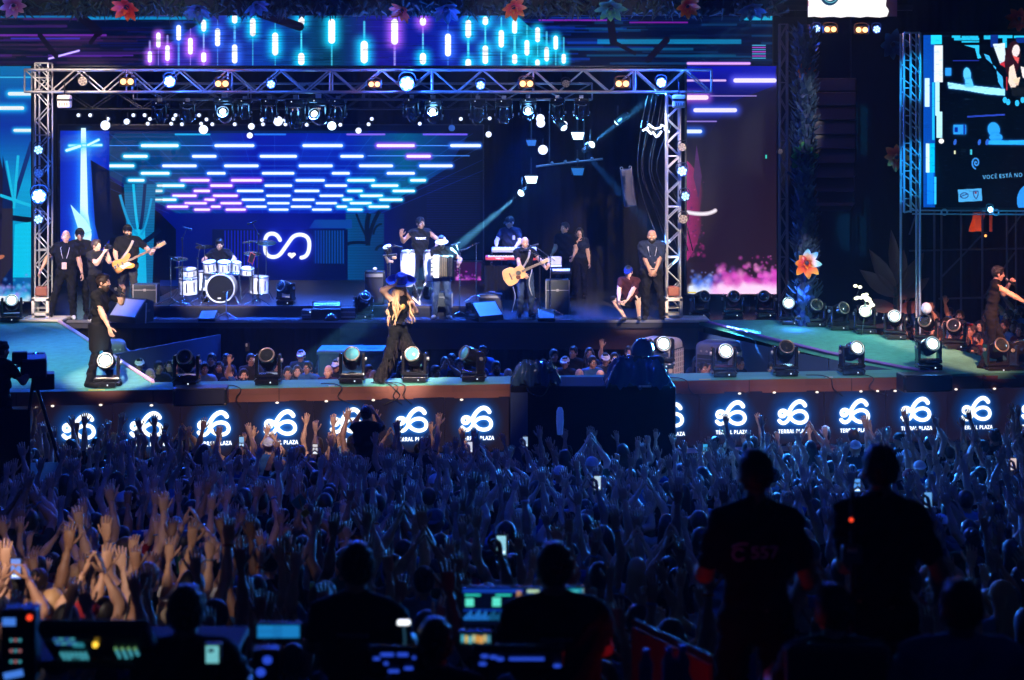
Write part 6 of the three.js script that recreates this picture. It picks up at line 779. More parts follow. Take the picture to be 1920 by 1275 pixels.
{
  const p = XR(746, 0.4), t = person('female singer with long wavy blonde hair, black corset and fringed trousers', [p[0], RUN + 0.008, p[2]], 0.75, { h: 1.7, female: true, skin: 0, hair: 'long', hairColor: 2, look: [0.35, 0.02], headLean: [0.02, 0.1], lean: [0.05, -0.02], wl: [0.16, 1.3, 0.26], wr: [-0.1, 1.68, 0.06], el: [0.7, -0.9, 0.2], er: [-1, 0.2, -0.2], hl: { dir: [-0.4, 0.8, 0.2], palm: [-0.8, 0, -0.3], curl: 1 }, hr: { dir: [0.3, 0.85, 0.2], palm: [0.8, 0, 0.3], curl: 0.6 }, shirt: 'black', topName: 'corset', pants: 'black', sleeve: 0, flare: true, al: [0.3, 0.085, 0.16], ar: [-0.36, 0.085, -0.1], hip: [0, 0.89, 0], hipTwist: 0.2 });
  const J = t.userJ, s = J.s;
  for (let i = 0; i < 58; i++) { const a = i / 58 * 2 * PI, h = J.head, r = 0.085 + rnd() * 0.02, back = Math.cos(a) < 0.72; if (!back) continue; const x = Math.sin(a) * r, z = Math.cos(a) * r, len = 0.42 + rnd() * 0.22, wv = rr(0.02, 0.045), ph = rr(0, 6), pts = []; for (let k = 0; k <= 9; k++) { const q = k / 9; pts.push([h.x + x * (1 + 0.9 * Math.min(1, q * 2)) + wv * Math.sin(q * 11 + ph) * q, h.y + 0.03 - q * len, h.z + z * (1 + 0.6 * q) + (z > 0 ? 0.075 * Math.min(1, q * 2) : 0) - 0.01 + wv * Math.cos(q * 10 + ph) * q]); } part('hair_lock', sweep(pts, [0.014, 0.018, 0.02, 0.021, 0.021, 0.02, 0.019, 0.016, 0.012, 0.006], 5), i % 3 ? hairM(2) : mat('hair_light', [0.52, 0.32, 0.16], 0.5), t); }
  const fr = []; for (const i of [0, 1]) for (const [a, b, r] of [[J.hipj[i], J.kn[i], 0.08], [J.kn[i], J.an[i], 0.066]]) for (let k = 0; k < 70; k++) { const q = rnd(), an = rnd() * 2 * PI, c = a.clone().lerp(b, q), o = V(Math.cos(an) * r, 0, Math.sin(an) * r); c.add(o); fr.push(sweep([A3(c), [c.x + o.x * 0.25, c.y - 0.08, c.z + o.z * 0.25], [c.x + o.x * 0.3 + rr(-0.02, 0.02), c.y - 0.17, c.z + o.z * 0.5]], [0.012, 0.009, 0.004], 4)); }
  const f = part('fringe', fr, cloth('fringe', [0.014, 0.01, 0.011]), t); f.userData.kind = 'stuff';
  part('belt', ring(0.128 * s, 0.02, ...A3(J.hip.clone().addScaledVector(J.dir, 0.12 * s)), PI / 2 - 0.02, 0, 24).scale(1, 1, 1), gloss, t); part('buckle', box(0.05, 0.045, 0.02, J.hip.x, J.hip.y + 0.12 * s, J.hip.z + 0.15), chrome, t); part('gold_ornament', ball(0.045, ...A3(J.hip.clone().addScaledVector(J.dir, 0.4 * s).addScaledVector(J.fw, 0.125)), 1, 1.05, 0.45), mat('gold_sequin', [0.8, 0.45, 0.12], 0.35, 0.5), t);
  const hat = thing('hat', 'wide royal blue hat lifted above her head by the female singer', 'hat', A3(t.toWorld(A3(J.head.clone().add(V(0.03, 0.12, 0.0)))))); hat.rotation.set(0.42, 0.1, -0.06);
  part('brim', lathe([[0.1, 0.0], [0.2, 0.005], [0.245, 0.035], [0.24, 0.042], [0.19, 0.018], [0.1, 0.015]], 30).scale(1.05, 1, 0.9), mat('hat_blue', [0.02, 0.12, 0.85], 0.5, 0, { sheen: 0.4 }), hat); part('crown', lathe([[0.112, 0.0], [0.106, 0.1], [0.092, 0.135], [0.05, 0.142], [0, 0.13]], 26).scale(0.95, 1, 1.15), mat('hat_blue'), hat); part('band', mv(new THREE.CylinderGeometry(0.112, 0.114, 0.025, 26, 1, true).scale(0.955, 1, 1.155), 0, 0.015, 0), mat('hat_band', [0.01, 0.02, 0.15], 0.4), hat);
  const w = t.toWorld(A3(J.wr[0].clone().add(V(-0.02, 0.1, 0.06)))); heldMic('white microphone held at the mouth of the female singer', 0, A3(w), [-0.6, 0.5, -0.25], mat('mic_white', [0.8, 0.8, 0.8], 0.3));
}
{
  const p = XR(1858, 0.5), t = person('performer in black sleeveless outfit reaching an arm down to the right side crowd', [p[0], RUN + 0.02, p[2]], 1.3, { h: 1.82, skin: 1, hair: 'short', look: [0.2, 0.15], headLean: [0, 0.25], lean: [0.02, 0.14], wl: [0.24, 1.45, 0.32], wr: [-0.16, 1.12, 0.62], el: [0.5, -0.8, 0], er: [-0.6, 0.2, -0.4], hl: { dir: [-0.5, 0.5, 0.4], curl: 1 }, hr: { dir: [0, -0.45, 0.8], palm: [0, -1, 0], curl: 0.2 }, shirt: 'black', pants: 'black', sleeve: 0.1, al: [0.12, 0.085, 0.15], ar: [-0.12, 0.085, -0.15] });
  part('bracelet', ring(0.033, 0.008, ...A3(t.userJ.wr[1].clone().lerp(t.userJ.el[1], 0.1)), 0.4, 0, 14), chrome, t); heldMic('black microphone of the performer on the right ramp', 0, A3(t.toWorld([0.12, 1.52, 0.34])), [-0.7, 0.5, 0]);
}
// ---------------------------------------------------------------- floor monitors, cases and other gear on stage
function wedge(name, label, p, turn, w = 0.6, h = 0.38, cm = blackPlastic, face = mat('speaker_grille')) { // sloping stage monitor
  const t = thing(name, label, 'loudspeaker', p, turn), s = new THREE.Shape(); s.moveTo(-0.24, 0); s.lineTo(0.26, 0); s.lineTo(0.26, h * 0.25); s.lineTo(-0.06, h); s.lineTo(-0.24, h * 0.9); part('cabinet', mv(new THREE.ExtrudeGeometry(s, { depth: w, bevelEnabled: true, bevelSize: 0.01, bevelThickness: 0.01, bevelSegments: 1 }), w / 2, 0, 0, 0, -PI / 2, 0), cm, t);
  const a = Math.atan2(h * 0.75, 0.32); part('grille', box(w * 0.92, Math.hypot(0.32, h * 0.75) * 0.9, 0.012, 0, h * 0.63, 0.118, -(PI / 2 - a)), face, t); for (const x of [-1, 1]) part('handle', rbox(0.01, 0.05, 0.12, 0.004, x * (w / 2 + 0.014), h * 0.5, -0.08), mat('dull_steel'), t); return t;
}
{ const t = wedge('monitor_wedge', 'large blue lit monitor wedge behind the male singer', spotOn(247, 30.95, STAGE), -0.55, 0.75, 0.46, blackPlastic, mat('grille_pale', [0.3, 0.34, 0.42], 0.5, 0.3)); bar('prop_leg', [0.42, 0.4, 0], [0.5, 0, 0.1], 0.014, alu, t); }
wedge('monitor_wedge', 'small monitor wedge in front of the bass drum', spotOn(392, 31.2, STAGE), 0, 0.34, 0.18, gloss); wedge('monitor_wedge', 'small monitor wedge right of the guitarist feet', spotOn(1024, 31.2, STAGE), 0, 0.34, 0.2, gloss); wedge('monitor_wedge', 'tilted monitor wedge with pale label in front of the guitarist', spotOn(908, 31.25, STAGE), 0.6, 0.6, 0.36, gloss, mat('panel_grey'));
{
  const t = thing('mixer_case', 'open case with white framed mixer at the stage edge', 'case', spotOn(613, 31.3, STAGE)); part('case', rbox(0.62, 0.22, 0.4, 0.02, 0, 0.12, 0), blackPlastic, t); part('mixer_top', mv(rbox(0.56, 0.03, 0.32, 0.008), 0, 0.26, 0.02, 0.5), mat('panel_grey'), t); for (const [w, h, x, y] of [[0.6, 0.025, 0, 0.36], [0.6, 0.025, 0, 0.27], [0.025, 0.1, -0.29, 0.315], [0.025, 0.1, 0.29, 0.315]]) part('white_frame', box(w, h, 0.03, x, y, 0.05), CM('white'), t); for (let k = 0; k < 8; k++) part('knob', cyl(0.014, 0.016, 0.02, 8, -0.22 + k * 0.063, 0.315, 0.1, PI / 2), CM('white'), t); part('dark_hood', mv(new THREE.SphereGeometry(0.16, 16, 8, 0, 2 * PI, 0, PI / 2), 0.12, 0.0, 0.22), gloss, t);
  const b = thing('effects_rack', 'low rack of effect boxes left of the mixer case', 'rack', spotOn(578, 31.3, STAGE)); part('rack_frame', rbox(0.26, 0.2, 0.3, 0.02, 0, 0.1, 0), blackPlastic, b); for (let k = 0; k < 3; k++) part('unit', box(0.22, 0.04, 0.01, 0, 0.05 + k * 0.05, 0.153), k === 1 ? alu : mat('panel_grey'), b); part('rack_light', box(0.03, 0.02, 0.008, 0.06, 0.16, 0.156), LED_BLUE, b);
  const c = thing('effects_rack', 'second rack of effect boxes right of the mixer case', 'rack', spotOn(650, 31.35, STAGE)); part('rack_frame', rbox(0.42, 0.24, 0.3, 0.02, 0, 0.12, 0), blackPlastic, c); for (let k = 0; k < 4; k++) part('unit', box(0.38, 0.04, 0.01, 0, 0.05 + k * 0.05, 0.153), k % 2 ? mat('panel_grey') : alu, c);
  const a = thing('guitar_amplifier', 'black amplifier with pale edge left of the percussion', 'amplifier', spotOn(703, 31.95, RISER)); part('cabinet', rbox(0.42, 0.7, 0.34, 0.02, 0, 0.36, 0), blackPlastic, a); part('grille', box(0.36, 0.5, 0.01, 0, 0.3, 0.176), mat('speaker_grille'), a); part('side_trim', box(0.012, 0.68, 0.012, -0.2, 0.36, 0.17), alu, a); part('control_panel', box(0.36, 0.07, 0.01, 0, 0.63, 0.176), alu, a); part('top_lamp', ball(0.05, 0.0, 0.75, 0, 1, 0.8, 1), mat('pearl'), a);
  const e = thing('guitar_amplifier', 'small amplifier behind the tilted monitor wedge', 'amplifier', spotOn(920, 32.2, STAGE)); part('cabinet', rbox(0.5, 0.42, 0.3, 0.02, 0, 0.22, 0), blackPlastic, e); part('grille', box(0.44, 0.28, 0.01, 0, 0.18, 0.156), mat('speaker_grille'), e); part('control_panel', box(0.44, 0.05, 0.01, 0, 0.37, 0.156), alu, e); part('handle', rod([-0.1, 0.46, 0], [0.1, 0.46, 0], 0.015), blackMetal, e);
  for (const [px, d, w, h, lab] of [[835, 31.5, 0.3, 0.3, 'small pale edged case behind the accordion player legs'], [275, 32.2, 0.5, 0.4, 'green dark amplifier case behind the big monitor wedge'], [1045, 32.3, 0.5, 0.72, 'black keyboard case on a stand right of the guitarist']]) { const q = thing('flight_case', lab, 'case', spotOn(px, d, px === 1045 ? STAGE : STAGE + 0.24)); part('case', rbox(w, h, 0.35, 0.02, 0, h / 2, 0), mat('case_black', [0.02, 0.026, 0.03], 0.4), q); for (const x of [-1, 1]) part('edge', box(0.016, h, 0.016, x * w / 2, h / 2, 0.175), alu, q); part('lid_line', box(w, 0.014, 0.01, 0, h * 0.7, 0.178), alu, q); part('latch', box(0.05, 0.05, 0.015, 0, h * 0.7, 0.182), alu, q); }
  const ks = thing('keyboard', 'short keyboard with white and black keys right of the guitarist', 'keyboard', at(1052, 508, 32.1)); part('case', rbox(0.42, 0.06, 0.22, 0.01, 0, 0, 0, 0.35), gloss, ks); for (let k = 0; k < 12; k++) part('white_key', box(0.026, 0.012, 0.1, -0.17 + k * 0.031, 0.03, 0.06, 0.35), mat('key_white'), ks); const lp = thing('laptop', 'open laptop on the case right of the guitarist', 'laptop', at(1040, 494, 32.3)); part('base', rbox(0.3, 0.016, 0.2, 0.005, 0, -0.05, 0.05), mat('silver_case'), lp); part('lid', rbox(0.3, 0.2, 0.01, 0.005, 0, 0.05, -0.06, -0.2), mat('panel_grey'), lp);
  { const q = movingLight('unlit black moving light tilted upward between drums and amplifier', spotOn(681, 31.4, STAGE), 0, 0.4, -0.7, GLASS, 'moving lights on the stage floor', 1); const z = movingLight('unlit black moving light on the riser right of the drums', spotOn(536, 31.9, RISER), 0, -0.5, -0.3, GLASS, 'moving lights on the stage floor', 1);}
}

// ---------------------------------------------------------------- people in the pit, beside the ramp and in the field
function recolor(t, map) { t.traverse((o) => { if (!o.isMesh) return; const f = (m) => map[m.name] ?? m; o.material = Array.isArray(o.material) ? o.material.map(f) : f(o.material); }); }
const PROTO = [
  { h: 1.74, skin: 1, hair: 'short', wl: [0.26, 0.9, 0.2], wr: [-0.26, 0.9, 0.2], shirt: 'charcoal', cell: 0.024 },
  { h: 1.66, female: true, skin: 1, hair: 'long', wl: [0.2, 1.2, 0.3], wr: [-0.2, 1.2, 0.3], shirt: 'grey', cell: 0.024, look: [0, -0.1] },
  { h: 1.76, skin: 1, hair: 'short', beard: 1, wl: [0.25, 0.9, 0.2], wr: [-0.26, 1.88, 0.15], hr: { dir: [0, 1, 0.1], palm: [0, 0, 1], curl: 0.25, spread: 1 }, shirt: 'charcoal', cell: 0.024, look: [0, -0.1] },
  { h: 1.74, skin: 1, hair: 'short', cap: 'peak', capColor: 'white', wl: [0.24, 0.95, 0.22], wr: [-0.24, 0.95, 0.22], shirt: 'charcoal', cell: 0.024 },
  { h: 1.74, skin: 0, hair: 'none', wl: [0.24, 0.95, 0.22], wr: [-0.24, 0.95, 0.22], shirt: 'charcoal', cell: 0.024 },
  { h: 1.7, skin: 1, hair: 'short', wl: [0.08, 1.62, 0.35], wr: [-0.06, 1.6, 0.35], el: [0.8, -0.6, 0], er: [-0.8, -0.6, 0], hl: { dir: [-0.3, 1, 0.2], palm: [-1, 0, 0], curl: 0.2 }, hr: { dir: [0.3, 1, 0.2], palm: [1, 0, 0], curl: 0.2 }, shirt: 'charcoal', cell: 0.024 },
];
const made = {};
function fan(k, label, pos, turn, group, sk, sh, hc, sc = 1) {
  let t; if (!made[k]) { t = made[k] = person(label, pos, turn, PROTO[k], group); t.rotation.y = turn; t.position.set(...pos); } else { t = dup(made[k], pos, turn, label, group); }
  t.scale.setScalar(sc);
  recolor(t, { ['skin_' + PROTO[k].skin]: skinM(sk), ['cloth_' + PROTO[k].shirt]: CM(sh), hair_0: hairM(hc) });
  return t;
}
const PITY = 0.2, nth = ['first', 'second', 'third', 'fourth', 'fifth', 'sixth', 'seventh', 'eighth', 'ninth', 'tenth', 'eleventh', 'twelfth', 'thirteenth', 'fourteenth', 'fifteenth', 'sixteenth', 'seventeenth', 'eighteenth', 'nineteenth', 'twentieth'];
const SH = { charcoal: 'dark grey', navy: 'navy', black: 'black', blue: 'blue', white: 'white', red: 'red', grey: 'grey', maroon: 'maroon', orange: 'orange', green: 'green', sky: 'pale blue', beige: 'beige', denim: 'denim blue', royal: 'royal blue' };
// heads over the runway edge: column, row of the crown, kind, turn to one side, skin, shirt, hair, what is near
[[262, 682, 3, 0.2, 2, 'navy', 0, 'with white cap near the left ramp corner'], [280, 703, 4, 0.9, 0, 'maroon', 0, 'bald, warmly lit, in profile at the left ramp corner'], [297, 690, 0, 0.5, 2, 'charcoal', 0, 'dim behind the bald man at the left ramp corner'], [320, 688, 1, -0.2, 1, 'navy', 0, 'long haired left of the wedge speaker'], [382, 692, 0, 0.4, 3, 'sky', 0, 'in pale green shirt right of the wedge speaker moving light'], [412, 690, 1, 0, 2, 'blue', 0, 'dim blue between the third and fourth moving light'], [432, 698, 0, -0.5, 2, 'navy', 1, 'low, looking sideways under the raised phone'], [457, 704, 2, 0.2, 1, 'blue', 0, 'bearded, raising a phone high'], [540, 700, 0, 0.1, 1, 'charcoal', 0, 'with dark glasses right of the second moving light'], [557, 697, 1, 0.2, 0, 'maroon', 1, 'leaning close to the man with dark glasses'], [578, 690, 0, -0.3, 2, 'blue', 0, 'dim blue left of the teal crate'], [615, 662, 3, 0.3, 3, 'black', 0, 'tall in white cap before the teal crate'], [617, 697, 4, -0.3, 0, 'black', 0, 'bright faced with dark brows before the teal crate'], [632, 684, 3, -0.2, 1, 'sky', 0, 'in pale cap close to the teal tinted moving light'], [690, 697, 0, 0.5, 2, 'navy', 0, 'half hidden left of the female singer'], [702, 706, 4, -0.6, 0, 'beige', 0, 'pale head just left of the singer trousers'], [752, 690, 1, 0.3, 2, 'blue', 0, 'long haired seen between the legs of the singer'], [815, 698, 0, 0.7, 1, 'maroon', 1, 'reddish haired right of the glinting moving light'], [834, 682, 5, 0.1, 2, 'blue', 0, 'clapping in blue light right of the glinting moving light'], [848, 676, 0, -0.4, 2, 'blue', 0, 'in blue light behind the clapping one'], [930, 690, 2, 0.2, 3, 'blue', 0, 'bearded, one arm up left of the covered desk'], [952, 703, 4, 0.4, 0, 'beige', 0, 'low pale crown by the covered desk'], [1038, 668, 0, 0.3, 2, 'black', 0, 'dim, far behind the covered desk'], [1076, 662, 0, -0.4, 1, 'black', 0, 'dark haired in black right of the covered desk'], [1086, 704, 4, 0.1, 0, 'beige', 0, 'low shaved crown over the bright runway edge'], [1110, 680, 0, 0.3, 1, 'blue', 0, 'smiling in blue light over the bright runway edge'], [1105, 664, 1, 0, 2, 'navy', 0, 'long haired behind the smiling one'], [1126, 706, 4, -0.3, 0, 'grey', 0, 'second low crown over the bright runway edge'], [1152, 674, 2, 0, 1, 'blue', 0, 'bearded with open hand raised left of the plastic covered camera'], [1265, 660, 0, -0.9, 1, 'red', 0, 'in red shirt with dark cap of hair beside the air cooler'], [1306, 680, 1, 0.2, 1, 'blue', 0, 'in blue light between the two air coolers'], [1318, 692, 5, 0.3, 1, 'maroon', 0, 'clapping low between the two air coolers'], [1384, 682, 0, 0.8, 2, 'black', 0, 'reddish profile right of the second air cooler'], [1447, 692, 0, -0.2, 2, 'blue', 0, 'low, left of the unlit moving light near the pit tip'], [1500, 672, 0, 0.95, 0, 'black', 0, 'short bearded profile looking right near the pit tip'], [1538, 684, 5, 0.4, 0, 'beige', 0, 'with hands clapping overhead near the pit tip'], [1560, 676, 0, -1.1, 1, 'charcoal', 1, 'brown haired facing left near the pit tip']].forEach(([px, py0, k, turn, sk, sh, hc, lab]) => { const py = py0 - 13;
  const p = PROTO[k], top = PITY + p.h + (p.cap ? 0.03 : 0), d = (EYE - top) * F / (py - HOR), dd = Math.min(30.4, Math.max(26.2, d)), sc = Math.min(1.15, Math.max(0.88, (EYE - (py - HOR) * dd / F - PITY) / (top - PITY)));
  fan(k, 'spectator in the pit ' + lab, [(px - 960) * dd / F, PITY, -dd], turn, 'spectators in the pit', sk, sh, hc, sc);
});
for (let i = 0; i < 17; i++) { const px = [236, 312, 345, 398, 425, 470, 520, 565, 640, 720, 860, 905, 1020, 1060, 1135, 1180, 1415][i], d = rr(29.2, 30.5), k = pick([0, 1, 3, 0]); if (px > 590 && px < 730) continue; fan(k, `dim spectator at the back of the pit, ${nth[i]} from left in the back row`, [(px - 960) * d / F, PITY, -d], rr(-0.4, 0.4), 'spectators in the pit', pick([1, 2, 3]), pick(['navy', 'black', 'charcoal', 'blue']), 0, rr(0.94, 1.04)); }
{ const t = thing('phone', 'phone held high over the pit by the bearded spectator', 'phone', at(464, 651, 26.3), PI); part('body', rbox(0.075, 0.15, 0.009, 0.004), gloss, t); part('screen', box(0.068, 0.14, 0.002, 0, 0, 0.006), glow('phone_screen', [0.3, 0.7, 1], 1.6), t); part('camera_bump', box(0.03, 0.05, 0.006, 0.014, 0.04, -0.007), alu, t); }
// the side audience beyond the right ramp
const SIDE = [[1652, 613, 1, 'maroon'], [1700, 624, 1, 'white'], [1722, 630, 0, 'red'], [1762, 640, 0, 'navy'], [1812, 622, 1, 'orange'], [1828, 640, 1, 'grey'], [1760, 622, 2, 'navy'], [1832, 624, 0, 'maroon'], [1892, 630, 1, 'red'], [1910, 640, 0, 'maroon'], [1600, 602, 0, 'maroon'], [1640, 600, 2, 'red'], [1665, 606, 1, 'charcoal'], [1686, 596, 2, 'blue'], [1706, 612, 0, 'black'], [1722, 600, 1, 'maroon'], [1742, 590, 0, 'navy'], [1760, 606, 1, 'red'], [1776, 596, 2, 'orange'], [1790, 612, 1, 'grey'], [1806, 600, 0, 'navy'], [1822, 606, 0, 'orange'], [1840, 592, 1, 'black'], [1886, 600, 2, 'navy'], [1902, 592, 1, 'red'], [1916, 606, 0, 'maroon'], [1655, 590, 1, 'black'], [1700, 586, 0, 'navy'], [1755, 584, 0, 'black'], [1800, 582, 2, 'maroon'], [1850, 580, 0, 'navy'], [1893, 582, 2, 'blue'], [1632, 582, 0, 'black'], [1676, 578, 1, 'navy'], [1728, 578, 2, 'charcoal'], [1782, 576, 0, 'charcoal'], [1870, 574, 1, 'black'], [1912, 574, 2, 'navy']];
SIDE.forEach(([px, py, k, sh], i) => {
  const edge = [[1600, 30.7], [1700, 29.3], [1760, 28.5], [1812, 27.9], [1850, 27.5], [1930, 26.9]], e = edge.findIndex((q) => q[0] > px), rim = edge[e - 1 < 0 ? 0 : e - 1][1] + (edge[e][1] - edge[e - 1 < 0 ? 0 : e - 1][1]) * Math.min(1, Math.max(0, (px - edge[e - 1 < 0 ? 0 : e - 1][0]) / (edge[e][0] - edge[e - 1 < 0 ? 0 : e - 1][0] || 1))), d = rim + 0.45 + Math.max(0, 640 - py) * 0.035, sc = rr(0.95, 1.06), y = EYE - (py - HOR) * d / F - 1.75 * sc, where2 = px < 1650 ? 'beside the sparkling plant' : px < 1720 ? 'behind the lit moving lights' : px < 1790 ? 'mid side block' : px < 1850 ? 'left of the ramp performer' : 'right of the ramp performer';
  fan(k, `${SH[sh]} clad ${['onlooker', 'long haired onlooker', 'bearded onlooker, arm up'][k]} ${where2}, ${py > 618 ? 'at the ramp edge' : py > 598 ? 'front row' : py > 585 ? 'second row' : 'back row'}`, [(px - 960) * d / F, y, -d], -0.9 + rr(-0.5, 0.6), 'side audience beyond the right ramp', pick([0, 1, 1, 2]), sh, pick([0, 0, 1]), sc);
});
{ const t = thing('stand', 'low dark stand under the side audience beyond the right ramp', 'stand'); part('boards', [box(7, 0.7, 4.6, 10.4, 0.36, -30.5), box(7, 0.4, 1.6, 10.4, 0.9, -32.0)], mat('dark_boards'), t); const r = thing('fan_headband', 'red headband on the fan at the ramp edge', 'headband', at(1812, 609, 28.2)); part('band', ring(0.1, 0.022, 0, 0, 0, PI / 2 - 0.2, 0, 18), CM('red'), r); const b = thing('balloon', 'pale round balloon held above the side audience', 'balloon', at(1737, 578, 28.2)); part('skin', ball(0.1, 0, 0, 0, 1, 1.1, 1, 16), mat('balloon_white', [0.6, 0.62, 0.75], 0.3), b); part('knot', ball(0.015, 0, -0.115, 0), mat('balloon_white'), b); }
// the field: nine poses with raised hands, several kinds of hair
const POSES = [
  { wl: [0.36, 1.92, 0.06], wr: [-0.36, 1.92, 0.06] }, { wl: [0.2, 1.95, 0.12], wr: [-0.24, 1.95, 0.1] }, { wl: [0.25, 0.95, 0.2], wr: [-0.22, 1.95, 0.12] }, { wl: [0.07, 1.86, 0.25], wr: [-0.07, 1.86, 0.25], hl: { palm: [-1, 0, 0] }, hr: { palm: [1, 0, 0] }, pole: 1 },
  { wl: [0.09, 1.78, 0.34], wr: [-0.09, 1.78, 0.34], hl: { palm: [-1, 0, 0], curl: 0.8 }, hr: { palm: [1, 0, 0], curl: 0.8 }, pole: 1 }, { wl: [0.3, 0.9, 0.1], wr: [-0.14, 1.9, 0.26], hr: { curl: 0.8, palm: [1, 0, 0.3] } }, { wl: [0.25, 1.1, 0.25], wr: [-0.25, 1.1, 0.25] }, { wl: [0.3, 1.86, 0.28], wr: [-0.16, 1.9, 0.24], lean: [0.05, 0.08] }, { wl: [0.42, 1.8, 0.1], wr: [-0.2, 1.94, 0.16], hr: { curl: 0.1, spread: 1.2 }, lean: [-0.06, 0.02] },
  { wl: [0.3, 1.62, 0.3], wr: [-0.34, 1.7, 0.22], el: [1, -0.8, 0], er: [-1, -0.8, 0], hl: { curl: 0.5 }, hr: { curl: 0.15 } }, { wl: [0.16, 1.25, 0.3], wr: [-0.4, 1.72, 0.2], er: [-1, -0.6, 0], hr: { curl: 0.95, palm: [0, 0, 1] }, lean: [0.06, 0.03] }, { wl: [0.5, 1.66, 0.05], wr: [-0.52, 1.6, 0.12], hl: { curl: 0.2 }, hr: { curl: 0.3 }, headLean: [0.08, 0.1] }, { wl: [0.02, 1.98, 0.1], wr: [-0.05, 1.78, 0.3], el: [0.9, 0, 0.1], er: [-0.9, -0.3, 0.2], headLean: [-0.1, 0.15] },
].map((p, k) => {
  const q = { h: 1.74, girth: 0.86, sleeve: k % 3 === 1 ? 0.1 : 0.5, el: p.pole ? [0.9, -0.4, 0.2] : [0.7, -0.2, -0.5], er: p.pole ? [-0.9, -0.4, 0.2] : [-0.7, -0.2, -0.5], ...p }, J = joints(q), P = bodyPrims(J, q), h = J.head, c = A3(h);
  P.push({ a: [c[0], c[1] + 0.022, c[2] - 0.01], s: [0.078, 0.1, 0.095], ra: 0.1, tag: 0, k: 0.03 }, { a: [c[0], c[1] - 0.05, c[2] + 0.025], s: [0.056, 0.066, 0.062], ra: 0.066, tag: 0, k: 0.03 });
  for (const i of [1, -1]) P.push({ a: [c[0] + i * 0.083, c[1] - 0.01, c[2] - 0.008], s: [0.014, 0.034, 0.024], ra: 0.034, tag: 0, k: 0.01 });
  const A = new Acc().add(skinField(P, 0.027));
  for (const i of [0, 1]) { const hd = (i ? p.hr : p.hl) ?? {}, up = J.wr[i].y > 1.5, dir = J.wr[i].clone().sub(J.el[i]); if (up) dir.normalize().add(V(0, 0.6, 0)); hand(A, J.wr[i], A3(dir), hd.palm ?? [0, 0, 1], hd.side ?? (i ? 1 : -1) * (up && !hd.palm ? -1 : 1), hd.curl ?? 0.18 + 0.1 * (k % 3), 1.05, hd.spread ?? 1, 4); }
  const body = A.done(), hg = {}, short = new Acc().add(skinField([{ a: [0, 0.03, -0.02], s: [0.088, 0.108, 0.104], ra: 0.1 }, { a: [0, -0.03, 0.1], s: [0.07, 0.1, 0.07], ra: 0.1, cut: true, k: 0 }, { a: [0, -0.16, 0.02], s: [0.2, 0.1, 0.2], ra: 0.1, cut: true, k: 0 }], 0.02)).done();
  const long = new Acc().add(skinField([{ a: [0, 0.03, -0.02], s: [0.092, 0.11, 0.106], ra: 0.1 }, { a: [0.04, 0, -0.07], b: [0.07, -0.24, -0.08], ra: 0.05, rb: 0.045 }, { a: [-0.04, 0, -0.07], b: [-0.07, -0.24, -0.08], ra: 0.05, rb: 0.045 }, { a: [0, 0, -0.08], b: [0, -0.32, -0.1], ra: 0.055, rb: 0.035 }, { a: [0, -0.03, 0.1], s: [0.065, 0.12, 0.07], ra: 0.1, cut: true, k: 0 }], 0.022)).done();
  const bun = mg([short.clone(), ball(0.045, 0, 0.1, -0.1, 1, 1, 1, 10)]), cap = headParts({ cap: k % 2 ? 'peak' : 'back' }).cap.clone(); for (const [n, g] of [['short', short], ['long', long], ['bun', bun], ['cap', cap]]) { g.translate(...c); hg[n] = g; }
  return { body, hg, J };
});
const crowdMats = (body, sk, sh, pt) => body.userData.tags.map((k) => [skinM(sk), CM(sh), CM(pt), CM('black')][k]);
const poseSaid = ['arms spread up', 'arms straight up', 'one arm raised', 'clapping overhead', 'filming two handed', 'phone held up', 'arms low', 'arms reaching forward', 'waving one hand', 'elbows bent', 'one fist raised', 'arms held wide', 'arms crossed overhead'];
const rowOf = (d) => nth[Math.max(0, Math.min(19, Math.round((23.6 - d) / 0.76)))];
const colOf = (x, d) => { const k = Math.round(((x / d * F + 960) - 40) / 122), w = ['by the camera riser', 'below emblem two', 'below emblem three', 'below emblem four', 'below emblem five', 'below emblem six', 'below emblem seven', 'below emblem eight', 'below platform left half', 'below platform right half', 'below the half emblem', 'below emblem ten', 'before number shirt', 'between standing backs', 'below emblem twelve', 'below emblem thirteen']; return w[Math.max(0, Math.min(15, k))]; };
const crowd = [], taken = [];
const solveD = (py, h) => { let d = 16; for (let i = 0; i < 30; i++) d = 0.5 * d + 0.5 * (EYE - groundY(d) - h) * F / (py - HOR); return d; };
